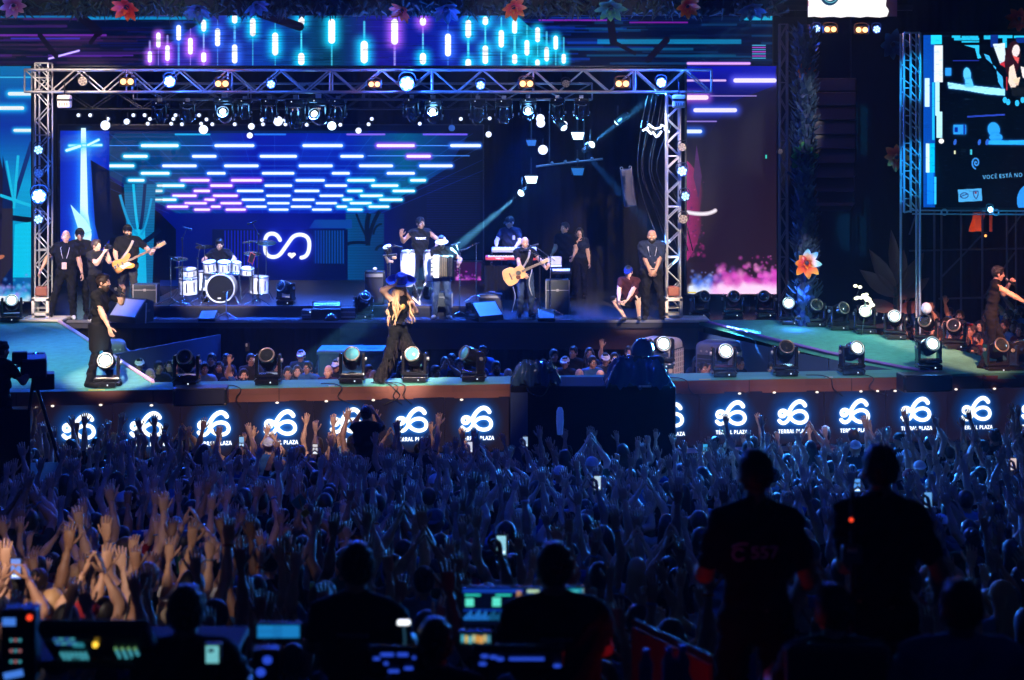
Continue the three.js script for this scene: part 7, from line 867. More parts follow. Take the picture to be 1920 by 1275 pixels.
// phones seen in the field: column, row, colour, pose
for (const [px, py, c, k, lab] of [[453, 828, [0.3, 0.6, 1], 4, 'blue lit phone below the fourth emblem'], [591, 842, [0.9, 0.85, 0.9], 4, 'white lit phone left of the dark camera operator'], [940, 1022, [0.35, 0.8, 1], 5, 'bright phone showing the stage in the middle of the field'], [1607, 910, [0.12, 0.4, 1], 4, 'blue phone between the two standing backs'], [1740, 937, [0.15, 0.45, 1], 5, 'blue phone right of the second standing back'], [985, 828, [0.4, 0.6, 0.9], 5, 'small phone under the black platform left side'], [1098, 768, [0.9, 0.95, 1], 4, 'tiny phone lifted before the black platform'], [1322, 842, [0.05, 0.5, 0.9], 4, 'cyan phone below the emblem right of the platform'], [1900, 870, [0.9, 0.7, 0.7], 5, 'pale phone near the right frame edge'], [30, 1066, [0.2, 0.35, 1], 4, 'blue phone near the lit hands at the left edge'], [881, 838, [0.8, 0.8, 1], 5, 'small phone left of the platform'], [1120, 905, [0.6, 0.8, 1], 5, 'small phone in the middle right of the field']]) {
  const d = solveD(py, k === 4 ? 1.9 : 2.0), x = (px - 960) * d / F, t = thing('phone', lab, 'phone', [x + 0.0, EYE - (py - HOR) * d / F, -d]); part('body', rbox(0.078, 0.155, 0.009, 0.004), gloss, t); part('screen', box(0.07, 0.142, 0.002, 0, 0, 0.006), glow('phone_' + c.join('_'), c, 0.8), t); for (let i = 0; i < 3; i++) part('icon', box(0.014, 0.018, 0.002, -0.02 + i * 0.02, -0.05, 0.0075), glow('icon_white', [0.8, 0.9, 1], 1.5), t);
  crowd.push({ x: x + (k === 5 ? -0.14 : 0), d: d - 0.34, k, turn: PI, sc: 1, phone: 1 }); taken.push([x, d - 0.3]);
}
crowd.push({ x: (158 - 960) * 10.35 / F, d: 10.35, k: 3, turn: PI, sc: 1, hair: 'cap', hc: 'red', own: 'fan in bright red cap raising both hands before the mixing desk' }, { x: (1708 - 960) * 19.4 / F, d: 19.4, k: 6, turn: PI + 0.2, sc: 1.05, hair: 'cap', hc: 'red', own: 'fan in dark red cap below the emblem behind the second standing back' }, { x: (1110 - 960) * 20.7 / F, d: 20.7, k: 3, turn: PI, sc: 1.08, hair: 'cap', hc: 'white', own: 'fan in white rimmed cap right before the black platform' }, { x: (800 - 960) * 9.9 / F, d: 9.9, k: 2, turn: PI + 0.1, sc: 1, sh: 'sky', own: 'fan in pale blue shirt with arm up right of the seated back' }, { x: (1256 - 960) * 9.6 / F, d: 9.6, k: 2, turn: PI - 0.5, sc: 1, sh: 'sky', own: 'person in pale blue shirt turned aside near the red barrier' }, { x: (1548 - 960) * 9.5 / F, d: 9.5, k: 3, turn: PI, sc: 1.03, sh: 'sky', own: 'person in pale shirt with bent arms between the two standing backs' });
for (const c of crowd) taken.push([c.x, c.d]);
for (let d = 23.8; d > 9.05; d -= 0.56) for (let x = -0.36 * d - 0.4 + rr(0, 0.6); x < 0.36 * d + 0.4; x += rr(0.44, 0.7)) {
  const dd = d + rr(-0.18, 0.18), px = x / dd * F + 960; if (dd > 23.3 && px > 930 && px < 1290) continue; if (dd < 20.9 && dd > 18.9 && px < 95) continue; if (dd > 21.8 && dd < 23 && Math.abs(px - 685) < 34) continue;
  if (taken.some(([a, b]) => Math.hypot(a - x, b - dd) < 0.37)) continue; taken.push([x, dd]);
  crowd.push({ x, d: dd, k: pick([0, 1, 1, 2, 3, 7, 7, 8, 0, 6, 2, 8, 9, 9, 10, 11, 12]), turn: PI + rr(-0.35, 0.35), sc: rr(0.87, 1.05), tx: rr(-0.09, 0.09), tz: rr(-0.12, 0.12) });
}
crowd.sort((a, b) => a.d - b.d);
const NEAR = 205, far = {};
const setMatrix = (c) => new THREE.Matrix4().compose(V(c.x, groundY(c.d), -c.d), new THREE.Quaternion().setFromEuler(new THREE.Euler(c.tx ?? 0, c.turn, c.tz ?? 0, 'YXZ')), V(1, 1, 1).multiplyScalar(c.sc));
crowd.forEach((c, i) => {
  const P = POSES[c.k], sk = pick([0, 1, 1, 1, 2, 2, 3]), sh = c.sh ?? pick(['black', 'black', 'charcoal', 'navy', 'grey', 'white', 'maroon', 'blue', 'red', 'sky', 'beige', 'green']), hair = c.hair ?? pick(['short', 'short', 'short', 'long', 'long', 'bun', 'cap']), hm = hair === 'cap' ? CM(c.hc ?? pick(['black', 'black', 'navy', 'white', 'grey'])) : hairM(pick([0, 0, 0, 1, 1, 2]));
  if (i >= NEAR && !c.own && !c.phone) { (far[c.k + '|' + ((sk + i) % 2) + '|' + hair] ??= []).push(c); return; }
  const said = c.own ?? `${{ short: 'short haired', long: 'long haired', bun: 'fan with hair bun', cap: 'capped' }[hair]}${hair === 'bun' ? '' : ' fan'} in ${SH[sh]} ${poseSaid[c.k]}, ${rowOf(c.d)} row ${colOf(c.x, c.d)}`;
  const t = thing('person', said, 'person', [c.x, groundY(c.d), -c.d], c.turn, 'fans in the field in front of the runway'); t.scale.setScalar(c.sc); t.rotation.set(c.tx ?? 0, c.turn, c.tz ?? 0, 'YXZ'); part('body', P.body, crowdMats(P.body, sk, sh, 'black'), t); part(hair === 'cap' ? 'cap' : 'hair', P.hg[hair], hm, t);
  if (rnd() < 0.3 && P.J.wr[1].y > 1.5) { const w = P.J.wr[1].clone().lerp(P.J.el[1], 0.12); const b = part('wristband', ring(0.032, 0.009, 0, 0, 0, 0, 0, 12).rotateX(PI / 2), pick([CM('orange'), CM('white'), CM('sky'), alu]), t); b.position.copy(w); b.quaternion.setFromUnitVectors(UP, P.J.wr[1].clone().sub(P.J.el[1]).normalize()); }
});
{ const g = new THREE.Group(); g.name = 'crowd'; g.userData = { kind: 'stuff', label: 'front rows of the dense crowd with raised hands before the runway' }; scene.add(g);
  for (const key in far) { const [k, v, hair] = key.split('|'), P = POSES[+k], L = far[key], sh = +v ? ['charcoal', 'navy', 'blue', 'black'][+k % 4] : ['black', 'grey', 'maroon', 'sky'][+k % 4]; for (const [n, geo, m] of [['bodies', P.body, crowdMats(P.body, +v ? 1 : 2, sh, 'black')], ['hair', P.hg[hair], hair === 'cap' ? CM(+v ? 'white' : 'black') : hairM(+v)]]) { const im = new THREE.InstancedMesh(geo, m, L.length); im.name = n; im.userData.kind = 'stuff'; L.forEach((c, i) => im.setMatrixAt(i, setMatrix(c))); g.add(im); } } }
console.log('crowd', crowd.length);
{ const d = 21.6, t = thing('foam_stick', 'pale foam stick held up before the black platform', 'stick', at(1050, 790, d)); part('foam', mv(lathe([[0, -0.2], [0.04, -0.19], [0.055, 0], [0.05, 0.15], [0.03, 0.2], [0, 0.21]], 12)), mat('foam_white', [0.8, 0.85, 0.85], 0.6, 0, { transmission: 0.3 }), t); const f = thing('flag', 'small yellow and cyan flag held up in the middle of the field', 'flag', at(568, 962, solveD(962, 2.15))); part('stick', rod([0.06, -0.2, 0], [-0.03, 0.12, 0], 0.006), woodNeck, f); part('cloth', [box(0.1, 0.09, 0.006, -0.03, 0.09, 0, 0, 0.2, 0.7)], mat('flag_cyan', [0.08, 0.5, 0.6], 0.7), f); part('corner', [box(0.06, 0.05, 0.008, 0.02, 0.0, 0, 0, 0.2, 0.7)], mat('flag_yellow', [0.7, 0.5, 0.05], 0.7), f); }

// ---------------------------------------------------------------- flowers and plants of the decoration
const petalG = (() => { const g = new THREE.PlaneGeometry(1, 1, 8, 12), p = g.attributes.position; for (let i = 0; i < p.count; i++) { const u = p.getX(i), v = p.getY(i) + 0.5, w = 0.5 * Math.pow(Math.sin(PI * Math.min(1, 0.12 + v * 0.88)), 0.75) * (v > 0.97 ? 0.15 : 1); p.setXYZ(i, u * w, v, 0.22 * v * v + 0.5 * u * u * w - 0.03 * Math.abs(Math.sin(u * 9)) * v); } g.computeVertexNormals(); const b = g.clone().translate(0, 0, -0.02); b.index.array.reverse(); b.computeVertexNormals(); return mg([g, b]); })();
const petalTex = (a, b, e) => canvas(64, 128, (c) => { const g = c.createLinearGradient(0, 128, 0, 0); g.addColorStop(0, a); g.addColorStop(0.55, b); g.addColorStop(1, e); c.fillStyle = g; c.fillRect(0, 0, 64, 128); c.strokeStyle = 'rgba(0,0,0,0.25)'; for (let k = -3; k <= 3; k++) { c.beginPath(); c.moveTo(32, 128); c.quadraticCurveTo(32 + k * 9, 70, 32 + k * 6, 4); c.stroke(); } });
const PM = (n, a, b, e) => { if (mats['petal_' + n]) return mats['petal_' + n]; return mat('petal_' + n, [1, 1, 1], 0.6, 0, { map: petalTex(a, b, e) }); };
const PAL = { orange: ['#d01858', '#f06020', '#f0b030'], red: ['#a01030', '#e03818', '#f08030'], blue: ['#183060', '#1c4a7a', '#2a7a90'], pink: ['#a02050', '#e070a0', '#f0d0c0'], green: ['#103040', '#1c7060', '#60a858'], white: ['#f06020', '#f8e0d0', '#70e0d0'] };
function flower(label, px, py, d, r, pal, n = 8, yaw = 0, pitch = 0.2, pal2) {
  const t = thing('flower', label, 'flower', at(px, py, d), yaw, 'large artificial flowers of the decoration'); t.rotation.x = pitch;
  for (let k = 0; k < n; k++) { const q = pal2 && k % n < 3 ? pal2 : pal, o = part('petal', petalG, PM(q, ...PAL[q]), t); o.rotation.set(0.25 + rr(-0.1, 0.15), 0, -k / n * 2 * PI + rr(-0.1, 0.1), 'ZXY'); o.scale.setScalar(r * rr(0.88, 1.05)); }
  for (let k = 0; k < 5; k++) { const o = part('inner_petal', petalG, PM(pal, ...PAL[pal]), t); o.rotation.set(0.75, 0, -k / 5 * 2 * PI + 0.4, 'ZXY'); o.scale.setScalar(r * 0.5); o.position.z = 0.02; }
  part('flower_heart', ball(r * 0.16, 0, 0, r * 0.12, 1, 1, 0.8), mat('flower_core', [0.02, 0.015, 0.06], 0.6), t);
  return t;
}
for (const [px, py, r, pal, yaw, pitch, lab] of [[25, 8, 0.3, 'pink', 0.3, 0.6, 'pink and yellow flower in the top left corner'], [238, 12, 0.34, 'red', -0.1, 0.7, 'orange red flower over the left end of the wide screen'], [372, 14, 0.36, 'blue', 0, 1.0, 'dark blue flower hanging left of the tube lamps'], [755, 18, 0.3, 'red', -0.5, 0.9, 'red flower drooping over the middle of the wide screen'], [836, 14, 0.38, 'blue', 0.1, 1.0, 'dark teal flower hanging right of the middle'], [962, 12, 0.3, 'orange', 0.2, 0.7, 'orange flower over the cyan tube lamps'], [1145, 12, 0.36, 'green', 0, 0.8, 'dark green blue flower over the painted branch'], [1288, 10, 0.3, 'orange', 0.2, 0.5, 'orange flower near the right end of the wide screen'], [1408, 14, 0.34, 'blue', 0.1, 0.9, 'dim blue flower over the right end of the wide screen'], [480, 8, 0.3, 'blue', 0.4, 1.1, 'dim blue bud left of the painted branch'], [1508, 131, 0.24, 'red', 0.4, 0.2, 'small red and blue flower right of the wide screen'], [1503, 292, 0.34, 'green', 0.1, 0.1, 'green and blue flower on the leafy pillar'], [1681, 294, 0.32, 'red', -0.1, 0.15, 'dark red flower left of the truss tower'], [1672, 82, 0.36, 'blue', 0.2, 0.3, 'dim teal flower left of the relay screen top'], [1912, 34, 0.3, 'red', -0.4, 0.3, 'dim red flower in the top right corner']]) flower(lab, px, py, 30.45, r, pal, 8, yaw, pitch);
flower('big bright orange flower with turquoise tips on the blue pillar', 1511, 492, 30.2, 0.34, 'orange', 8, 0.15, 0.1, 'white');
const leafG = (() => { const g = new THREE.PlaneGeometry(1, 1, 2, 5), p = g.attributes.position; for (let i = 0; i < p.count; i++) { const v = p.getY(i) + 0.5; p.setXYZ(i, p.getX(i) * Math.sin(PI * Math.min(1, 0.06 + v * 0.94)) * 0.42, v, Math.abs(p.getX(i)) * 0.2 - 0.25 * v * v); } g.computeVertexNormals(); return g; })();
{
  const t = thing('leafy_pillar', 'leaf covered pillar lit deep blue under the big orange flower', 'pillar', [at(1508, 0, 30.5)[0], 0, -30.5]); const n = 1300, im = new THREE.InstancedMesh(leafG, mat('pillar_leaf', [0.02, 0.05, 0.1], 0.6, 0, { side: THREE.DoubleSide }), n), M = new THREE.Matrix4(); im.name = 'leaves'; im.userData.kind = 'stuff';
  for (let i = 0; i < n; i++) { const a = rnd() * 2 * PI, y = rr(rampY(30.5), 8.4), r = y < 3.4 ? 0.17 + 0.06 * Math.sin(y * 9) : 0.14; im.setMatrixAt(i, M.compose(V(Math.cos(a) * r, y, Math.sin(a) * r), new THREE.Quaternion().setFromEuler(new THREE.Euler(rr(0.4, 1.3), PI / 2 - a, rr(-0.8, 0.8), 'YXZ')), V(1, 1, 1).multiplyScalar(rr(0.12, 0.26)))); } t.add(im);
  part('core', cyl(0.12, 0.16, 6.4, 12, 0, 5.3, 0), mat('pillar_core', [0.02, 0.04, 0.12], 0.8), t); bulb(t, [0.04, 0.14, 1], 1.6, [-0.25, 2.5, 0.55], 4); const p = thing('small_lamp', 'small blue floor lamp at the foot of the leafy pillar', 'lamp', at(1497, 597, 29.9)); part('housing', rbox(0.1, 0.06, 0.1, 0.01), blackMetal, p); part('lens', ball(0.03, 0, 0.035, 0.02), glow('lens_dim_blue'), p); spot(p, [0.05, 0.2, 1], 14, 40, [0, 0.08, 0], [0.1, 1.2, -0.6], 3);
  const b = thing('leaf_plant', 'dark plant of huge brown leaves left of the scaffold', 'plant', [at(1680, 0, 30.6)[0], 0, -30.6]); bar('stem', [0, 0.5, 0], [0, 3.2, 0], 0.06, mat('plant_stem', [0.03, 0.05, 0.04], 0.7), b);
  for (const [a, l, w, y] of [[0.55, 1.05, 1, 3.0], [0.95, 0.9, 1.1, 2.95], [-0.6, 1.0, 1, 3.0], [-1.05, 0.8, 1, 2.9], [0.1, 1.1, 0.8, 3.2], [-0.2, 0.8, 0.9, 3.1], [1.4, 0.7, 0.9, 2.7], [-1.5, 0.6, 0.9, 2.7]]) { const o = part('leaf', leafG, mat('huge_leaf', [0.13, 0.05, 0.04], 0.6, 0, { side: THREE.DoubleSide }), b, [0, y, 0]); o.rotation.z = a; o.rotation.x = 0.15; o.scale.set(0.75 * w, l, 0.6); }
  const s = thing('light_garland', 'sparkling garland of small yellow white lamps on a thin plant by the ramp', 'garland', at(1610, 562, 29.4)); const pts = [[-6, -26], [2, -24], [-6, -3], [-1, -4], [4, -4], [8, -9], [10, -4], [14, -10], [16, -4], [20, -1], [22, 4], [24, 8], [22, 12], [18, 16], [12, 22], [9, 27], [26, 10], [14, 0]]; pts.forEach(([x, y], i) => part('led_bulb', ball(0.032, x * 0.0105, -y * 0.0105, 0.02 * (i % 3), 1.3, 1, 1, 8), glow('garland_white', [1, 1, 0.7], 2.2), s)); part('wire', cable(pts.map(([x, y]) => [x * 0.0105, -y * 0.0105, 0]), 0.006, 40), blackPlastic, s); part('stem', cable([[0.15, 0.05, -0.03], [0.1, -0.4, 0], [0.05, -0.75, 0]], 0.01), mat('plant_stem'), s); bulb(s, [0.8, 1, 0.6], 0.5, [0.12, 0, 0.2], 3);
}
// ---------------------------------------------------------------- coolers, speakers, camera rigs along the runway
function cooler(label, px, d, topY, w, turn, c) {
  const t = thing('air_cooler', label, 'air cooler', [(px - 960) * d / F, 0.2, -d], turn), h = topY - 0.2, m = c ?? mat('cooler_body', [0.42, 0.38, 0.36], 0.5); part('body', rbox(w, 1.15, w * 0.8, 0.12, 0, h - 0.575, 0), m, t); part('pedestal', rbox(w * 0.9, h - 1.1, w * 0.7, 0.03, 0, (h - 1.1) / 2, 0), blackPlastic, t); part('outlet', rbox(w * 0.82, 0.85, 0.03, 0.01, 0, h - 0.66, w * 0.4 + 0.004), mat('cooler_dark', [0.02, 0.03, 0.05], 0.5), t);
  for (let k = 0; k < 9; k++) part('louvre', box(w * 0.78, 0.012, 0.03, 0, h - 1.0 + k * 0.085, w * 0.4 + 0.025, 0.5), mat('cooler_blue', [0.05, 0.07, 0.14], 0.5), t); for (let k = 0; k < 5; k++) part('button', ball(0.022, -w * 0.3 + k * w * 0.15, h - 0.17, w * 0.4 + 0.02, 1, 1, 0.5, 8), alu, t);
  for (let k = 0; k < 6; k++) part('side_bar', box(0.014, 0.8, 0.035, w / 2 + 0.006, h - 0.6, -w * 0.28 + k * w * 0.11), mat('cooler_rib', [0.5, 0.45, 0.4], 0.5), t); for (let k = 0; k < 8; k++) part('side_rib', box(0.016, 0.02, w * 0.62, w / 2 + 0.008, h - 0.95 + k * 0.1, 0), mat('cooler_rib'), t); part('side_dark', box(0.01, 0.85, w * 0.66, w / 2, h - 0.6, 0), mat('cooler_dark'), t);
}
cooler('tall pale air cooler in the pit behind the lit moving light', 1240, 29.2, 2.3, 0.72, -0.55); cooler('bluish air cooler in the pit near the right ramp', 1347, 29.4, 2.2, 0.78, -0.5, mat('cooler_body_blue', [0.12, 0.14, 0.22], 0.5)); cooler('dark air cooler in the pit behind the male singer', 206, 29.6, 2.2, 0.62, 0.3, mat('cooler_body_dark', [0.12, 0.12, 0.15], 0.5));
{ const t = thing('crate', 'teal plastic crate block in the pit behind the spectators', 'crate', [at(660, 0, 30.2)[0], 0.2, -30.2]); part('body', rbox(1.3, 1.72, 0.7, 0.05, 0, 0.86, 0), mat('crate_teal', [0.01, 0.09, 0.15], 0.5), t); part('lid', rbox(1.34, 0.1, 0.74, 0.03, 0, 1.7, 0), mat('crate_lid', [0.015, 0.1, 0.17], 0.5), t); for (const x of [-0.4, 0, 0.4]) part('rib', box(0.04, 1.5, 0.03, x, 0.85, 0.36), mat('crate_lid'), t); }
for (const [px, py, lab] of [[377, 741, 'black front fill loudspeaker hung on the runway edge left of centre'], [1733, 716, 'black front fill loudspeaker hung on the runway edge at the right']]) { const d = runD(px) - 0.2, t = thing('front_fill_speaker', lab, 'loudspeaker', at(px, py, d), Math.atan(RS)); part('cabinet', rbox(0.86, 0.29, 0.36, 0.02), blackPlastic, t); part('grille', box(0.78, 0.22, 0.01, 0, 0, 0.184), mat('speaker_grille'), t); for (const x of [-0.4, 0.4]) for (const y of [-0.12, 0.12]) part('corner', ball(0.02, x, y, 0.18), mat('dull_steel'), t); part('bracket', box(0.6, 0.03, 0.4, 0, -0.15, -0.2), blackMetal, t); }
{
  const d = 24.15, x0 = at(957, 0, d)[0], x1 = at(1266, 0, d)[0], t = thing('camera_platform', 'large black cloth covered platform in front of the runway centre', 'platform'), top = EYE - (722 - HOR) * d / F; part('cover', rbox(x1 - x0, top, 0.9, 0.03, (x0 + x1) / 2, top / 2, -d - 0.35), cloth('platform', [0.006, 0.006, 0.009]), t); part('end_panel', box(0.28, top - 0.1, 0.03, x0 + 0.14, (top - 0.1) / 2, -d + 0.12), mat('blue_panel', [0.03, 0.05, 0.1], 0.6), t);
  const plast = mat('clear_plastic', [0.04, 0.09, 0.16], 0.14, 0, { clearcoat: 1, transmission: 0.25 });
  const drapeOver = (o, w, h, dep, seed0) => { const g = new THREE.PlaneGeometry(1, 1, 40, 30), p = g.attributes.position; for (let i = 0; i < p.count; i++) { const u = p.getX(i) * 2, v = p.getY(i) * 2, q = Math.max(Math.abs(u), Math.abs(v)), drop = Math.max(0, q - 0.55) / 0.45; p.setXYZ(i, u * w / 2 * (1 + 0.12 * drop) + 0.02 * Math.sin(v * 17 + seed0), h - h * 0.95 * drop * drop - 0.05 * Math.sin(u * 11 + seed0) * Math.cos(v * 9) + 0.025 * Math.sin(u * 31) * Math.sin(v * 27), -v * dep / 2 * (1 + 0.1 * drop) + 0.02 * Math.sin(u * 19)); } g.computeVertexNormals(); return part('plastic_cover', g, plast, o); };
  const a = thing('covered_desk', 'control desk under shiny clear plastic left of the bright runway edge', 'desk', [at(1005, 0, 24.3)[0], top, -24.35]); part('desk', rbox(0.62, 0.22, 0.4, 0.02, 0, 0.12, 0), blackPlastic, a); for (let k = 0; k < 7; k++) part('desk_lamp', box(0.05, 0.016, 0.03, -0.22 + k * 0.075, 0.29, 0.1), k % 3 ? alu : glow('led_cyan'), a); drapeOver(a, 0.7, 0.32, 0.5, 1); part('cable_loop', cable([[-0.2, 0.1, 0.3], [-0.1, -0.1, 0.36], [0.1, -0.14, 0.36], [0.24, 0.1, 0.3]], 0.014), gloss, a);
  const b = thing('covered_camera', 'camera and its crane head under shiny plastic before the lit moving light', 'camera', [at(1195, 0, 24.2)[0], top, -24.2]); part('crane_arm', sweep([[-0.48, 0.02, 0], [-0.3, 0.2, 0], [-0.12, 0.34, 0], [0.38, 0.36, 0]], [0.06, 0.08, 0.1, 0.12], 10), blackPlastic, b); part('camera_body', rbox(0.5, 0.26, 0.3, 0.03, 0.18, 0.2, 0), blackPlastic, b); part('viewfinder', rbox(0.16, 0.12, 0.2, 0.02, 0.0, 0.42, 0.05), blackPlastic, b); drapeOver(b, 0.95, 0.42, 0.5, 4); const hood = part('plastic_hood', mv(new THREE.SphereGeometry(0.19, 22, 14, 0, 2 * PI, 0, PI * 0.55), 0.08, 0.42, 0.02), plast, b); hood.scale.set(1, 1.25, 1); part('name_plate', box(0.2, 0.03, 0.01, 0.1, 0.02, 0.28), alu, b);
}
{ // camera operators rising over the crowd
  const d = 20, x = at(22, 0, d)[0], t = thing('camera_riser', 'dark camera riser at the left edge of the field', 'platform'); part('deck', rbox(1.7, 1.72, 1.2, 0.02, x - 0.25, 0.96, -d), blackCloth, t); part('added_dark_sheet', rbox(1.5, 1.0, 0.03, 0.01, x - 0.3, 2.28, -d + 0.62), blackCloth, t);  // upright sheet added to keep the operator a dark shape
  person('camera operator in dark clothes on the riser at the left frame edge', [x - 0.16, 1.83, -d], PI - 0.6, { h: 1.74, skin: 2, hair: 'short', cap: 'back', wl: [0.16, 1.35, 0.4], wr: [-0.2, 1.35, 0.35], shirt: 'black', cell: 0.022 });
  const c = thing('video_camera', 'bulky dark video camera on a tripod at the left frame edge', 'camera', [x + 0.2, 1.83, -d - 0.3], 0.3); part('body', rbox(0.34, 0.26, 0.5, 0.03, 0, 1.36, 0), mat('matt_black', [0.006, 0.006, 0.008], 0.7), c); part('lens', cyl(0.1, 0.11, 0.3, 18, 0.02, 1.36, -0.38, PI / 2), gloss, c); part('hood', rbox(0.26, 0.2, 0.14, 0.02, 0.02, 1.36, -0.56), mat('matt_black'), c); part('viewfinder', rbox(0.2, 0.16, 0.14, 0.02, -0.18, 1.5, 0.1), mat('matt_black'), c); part('box_load', rbox(0.3, 0.22, 0.26, 0.02, 0.12, 1.16, 0.02), mat('matt_black'), c); for (let k = 0; k < 3; k++) bar('tripod_leg', [0, 1.2, 0], [Math.cos(k * 2.1) * 0.35, 0, Math.sin(k * 2.1) * 0.35], 0.025, blackMetal, c);
  const s = thing('step_box', 'black step box under the camera operator in the crowd', 'box', [at(686, 0, 22.4)[0], 0, -22.4]); part('top', rbox(0.6, 0.72, 0.5, 0.02, 0, 0.16, 0), blackPlastic, s); part('side_grip', box(0.2, 0.04, 0.02, 0, 0.5, 0.26), mat('dull_steel'), s); person('camera operator with dark cap standing up out of the crowd below the sixth emblem', [at(686, 0, 22.4)[0], 0.52, -22.4], PI, { h: 1.72, skin: 2, hair: 'short', cap: 'back', wl: [0.1, 1.62, 0.22], wr: [-0.12, 1.6, 0.24], el: [0.5, -1, 0], er: [-0.5, -1, 0], shirt: 'black', cell: 0.024 });
}
// ---------------------------------------------------------------- the mixing place close to the photographer
const FOH = 2.98; mat('fader_grey', [0.2, 0.2, 0.22], 0.4); mat('matt_black', [0.006, 0.006, 0.008], 0.7);
{
  const f = thing('mixing_platform', 'dark platform of the mixing place close to the viewer', 'platform'); part('deck', box(9.4, 0.25, 6.6, 0, FOH - 0.125, -5.3), mat('dark_boards'), f); part('skirt', box(9.4, 1.5, 0.05, 0, FOH - 0.9, -8.63), blackCloth, f);
  const by = (px, d) => [(px - 960) * d / F, FOH, -d], back = (label, px, d, top, o) => { const seat = EYE - (top - HOR) * d / F - FOH, st = o.seated, H = o.h ?? 1.8; return person(label, [(px - 960) * d / F, st ? FOH + (seat - (H * 0.5 + 0.47)) : EYE - (top - HOR) * d / F - H, -d], PI + (o.turn ?? 0), { skin: 2, hair: 'short', cell: 0.016, shirt: 'black', pants: 'black', ...(st ? { hip: [0, 0.52, 0], al: [0.2, 0.085, 0.4], ar: [-0.2, 0.085, 0.4], kl: [0.3, 0.6, 1], kr: [-0.3, 0.6, 1], wl: [0.22, 0.75, 0.45], wr: [-0.22, 0.75, 0.45] } : {}), ...o, h: H }, 'crew seen from behind at the mixing place'); };
  const a = back('large man seen from behind in dark shirt with number 557 on the back', 1418, 7.8, 848, { h: 1.84, girth: 0.98, shrug: -0.03, sleeve: 0.7, wl: [0.22, 1.08, 0.32], wr: [-0.25, 1.0, 0.2], turn: 0.05 });
  print(a, 'back_print', 0.34, 0.136, 1.36, -0.136, (c, w, h) => { c.clearRect(0, 0, w, h); c.strokeStyle = c.fillStyle = '#aab4d8'; c.lineWidth = 9; c.beginPath(); c.arc(40, 64, 22, 0.5, 5.6); c.moveTo(16, 40); c.quadraticCurveTo(30, 18, 76, 22); c.stroke(); c.font = 'bold 66px sans-serif'; c.fillText('557', 84, 78, 150); }, true);
  back('second man seen from behind standing right of the number shirt', 1652, 7.8, 838, { h: 1.86, girth: 0.92, shrug: -0.02, sleeve: 0.7, wl: [0.1, 1.1, 0.34], wr: [-0.3, 1.0, 0.2], turn: -0.1 });
  const b = back('seated operator with thick dark hair left of the blue meter monitor', 668, 7.5, 1026, { seated: true, girth: 0.95, h: 1.8, shrug: -0.02 }), c = back('seated operator in front of the blue meter monitor', 1042, 7.4, 1028, { seated: true, girth: 1.2, shrug: -0.02, h: 1.82, headLean: [0.05, 0.1] });
  for (const t of [b, c]) print(t, 'back_print', 0.2, 0.05, 0.98, -0.16, (q, w, h) => { q.clearRect(0, 0, w, h); q.fillStyle = '#5a668c'; q.font = 'bold 34px sans-serif'; q.textAlign = 'center'; q.fillText('PRODUTECH', w / 2, 44, w * 0.9); }, true);
  back('seated operator at the desk with glowing buttons', 346, 7.1, 1108, { seated: true, girth: 1.15 }); back('low seated operator by the white lamp bar', 815, 6.9, 1158, { seated: true, girth: 1.0, h: 1.7 }); back('short haired seated person with blue rim light before the chair back', 1565, 6.9, 1103, { seated: true, skin: 1, h: 1.78 }); back('broad seated person in grey blue shirt at the lower right', 1805, 6.4, 1098, { seated: true, shirt: 'sky', girth: 1.25, skin: 2 });
  const ch = thing('chair', 'dark chair with blue grey top edge behind the short haired person', 'chair', [at(1566, 0, 6.6)[0], FOH, -6.55]); part('back', rbox(0.46, 0.5, 0.06, 0.04, 0, 0.98, 0), mat('chair_grey', [0.05, 0.06, 0.08], 0.6), ch); part('seat', rbox(0.46, 0.06, 0.44, 0.02, 0, 0.5, -0.24), mat('chair_grey'), ch); for (const x of [-0.21, 0.21]) { bar('rear_leg', [x, 0, 0.02], [x, 1.2, 0], 0.016, blackMetal, ch); bar('front_leg', [x, 0, -0.44], [x, 0.5, -0.44], 0.016, blackMetal, ch); }
  // mixing desk with glowing buttons
  const [dx, dy, dz] = at(190, 1205, 7), desk = thing('mixing_desk', 'mixing desk with rows of cyan buttons at the lower left', 'mixing desk', [dx, dy, dz]); desk.rotation.x = 0.85; part('surface', rbox(0.5, 0.4, 0.06, 0.01), blackPlastic, desk); part('ledge', box(0.46, 0.03, 0.04, 0, 0.2, 0.03), blackMetal, desk); part('table', rbox(1.0, 0.04, 0.5, 0.01, 0.1, -0.3, -0.1, -0.85), mat('matt_black'), desk); const bt = glow('button_cyan', [0.08, 0.5, 0.62], 0.6), btw = glow('button_blue', [0.05, 0.2, 0.7], 0.5), bg = box(0.013, 0.013, 0.008);
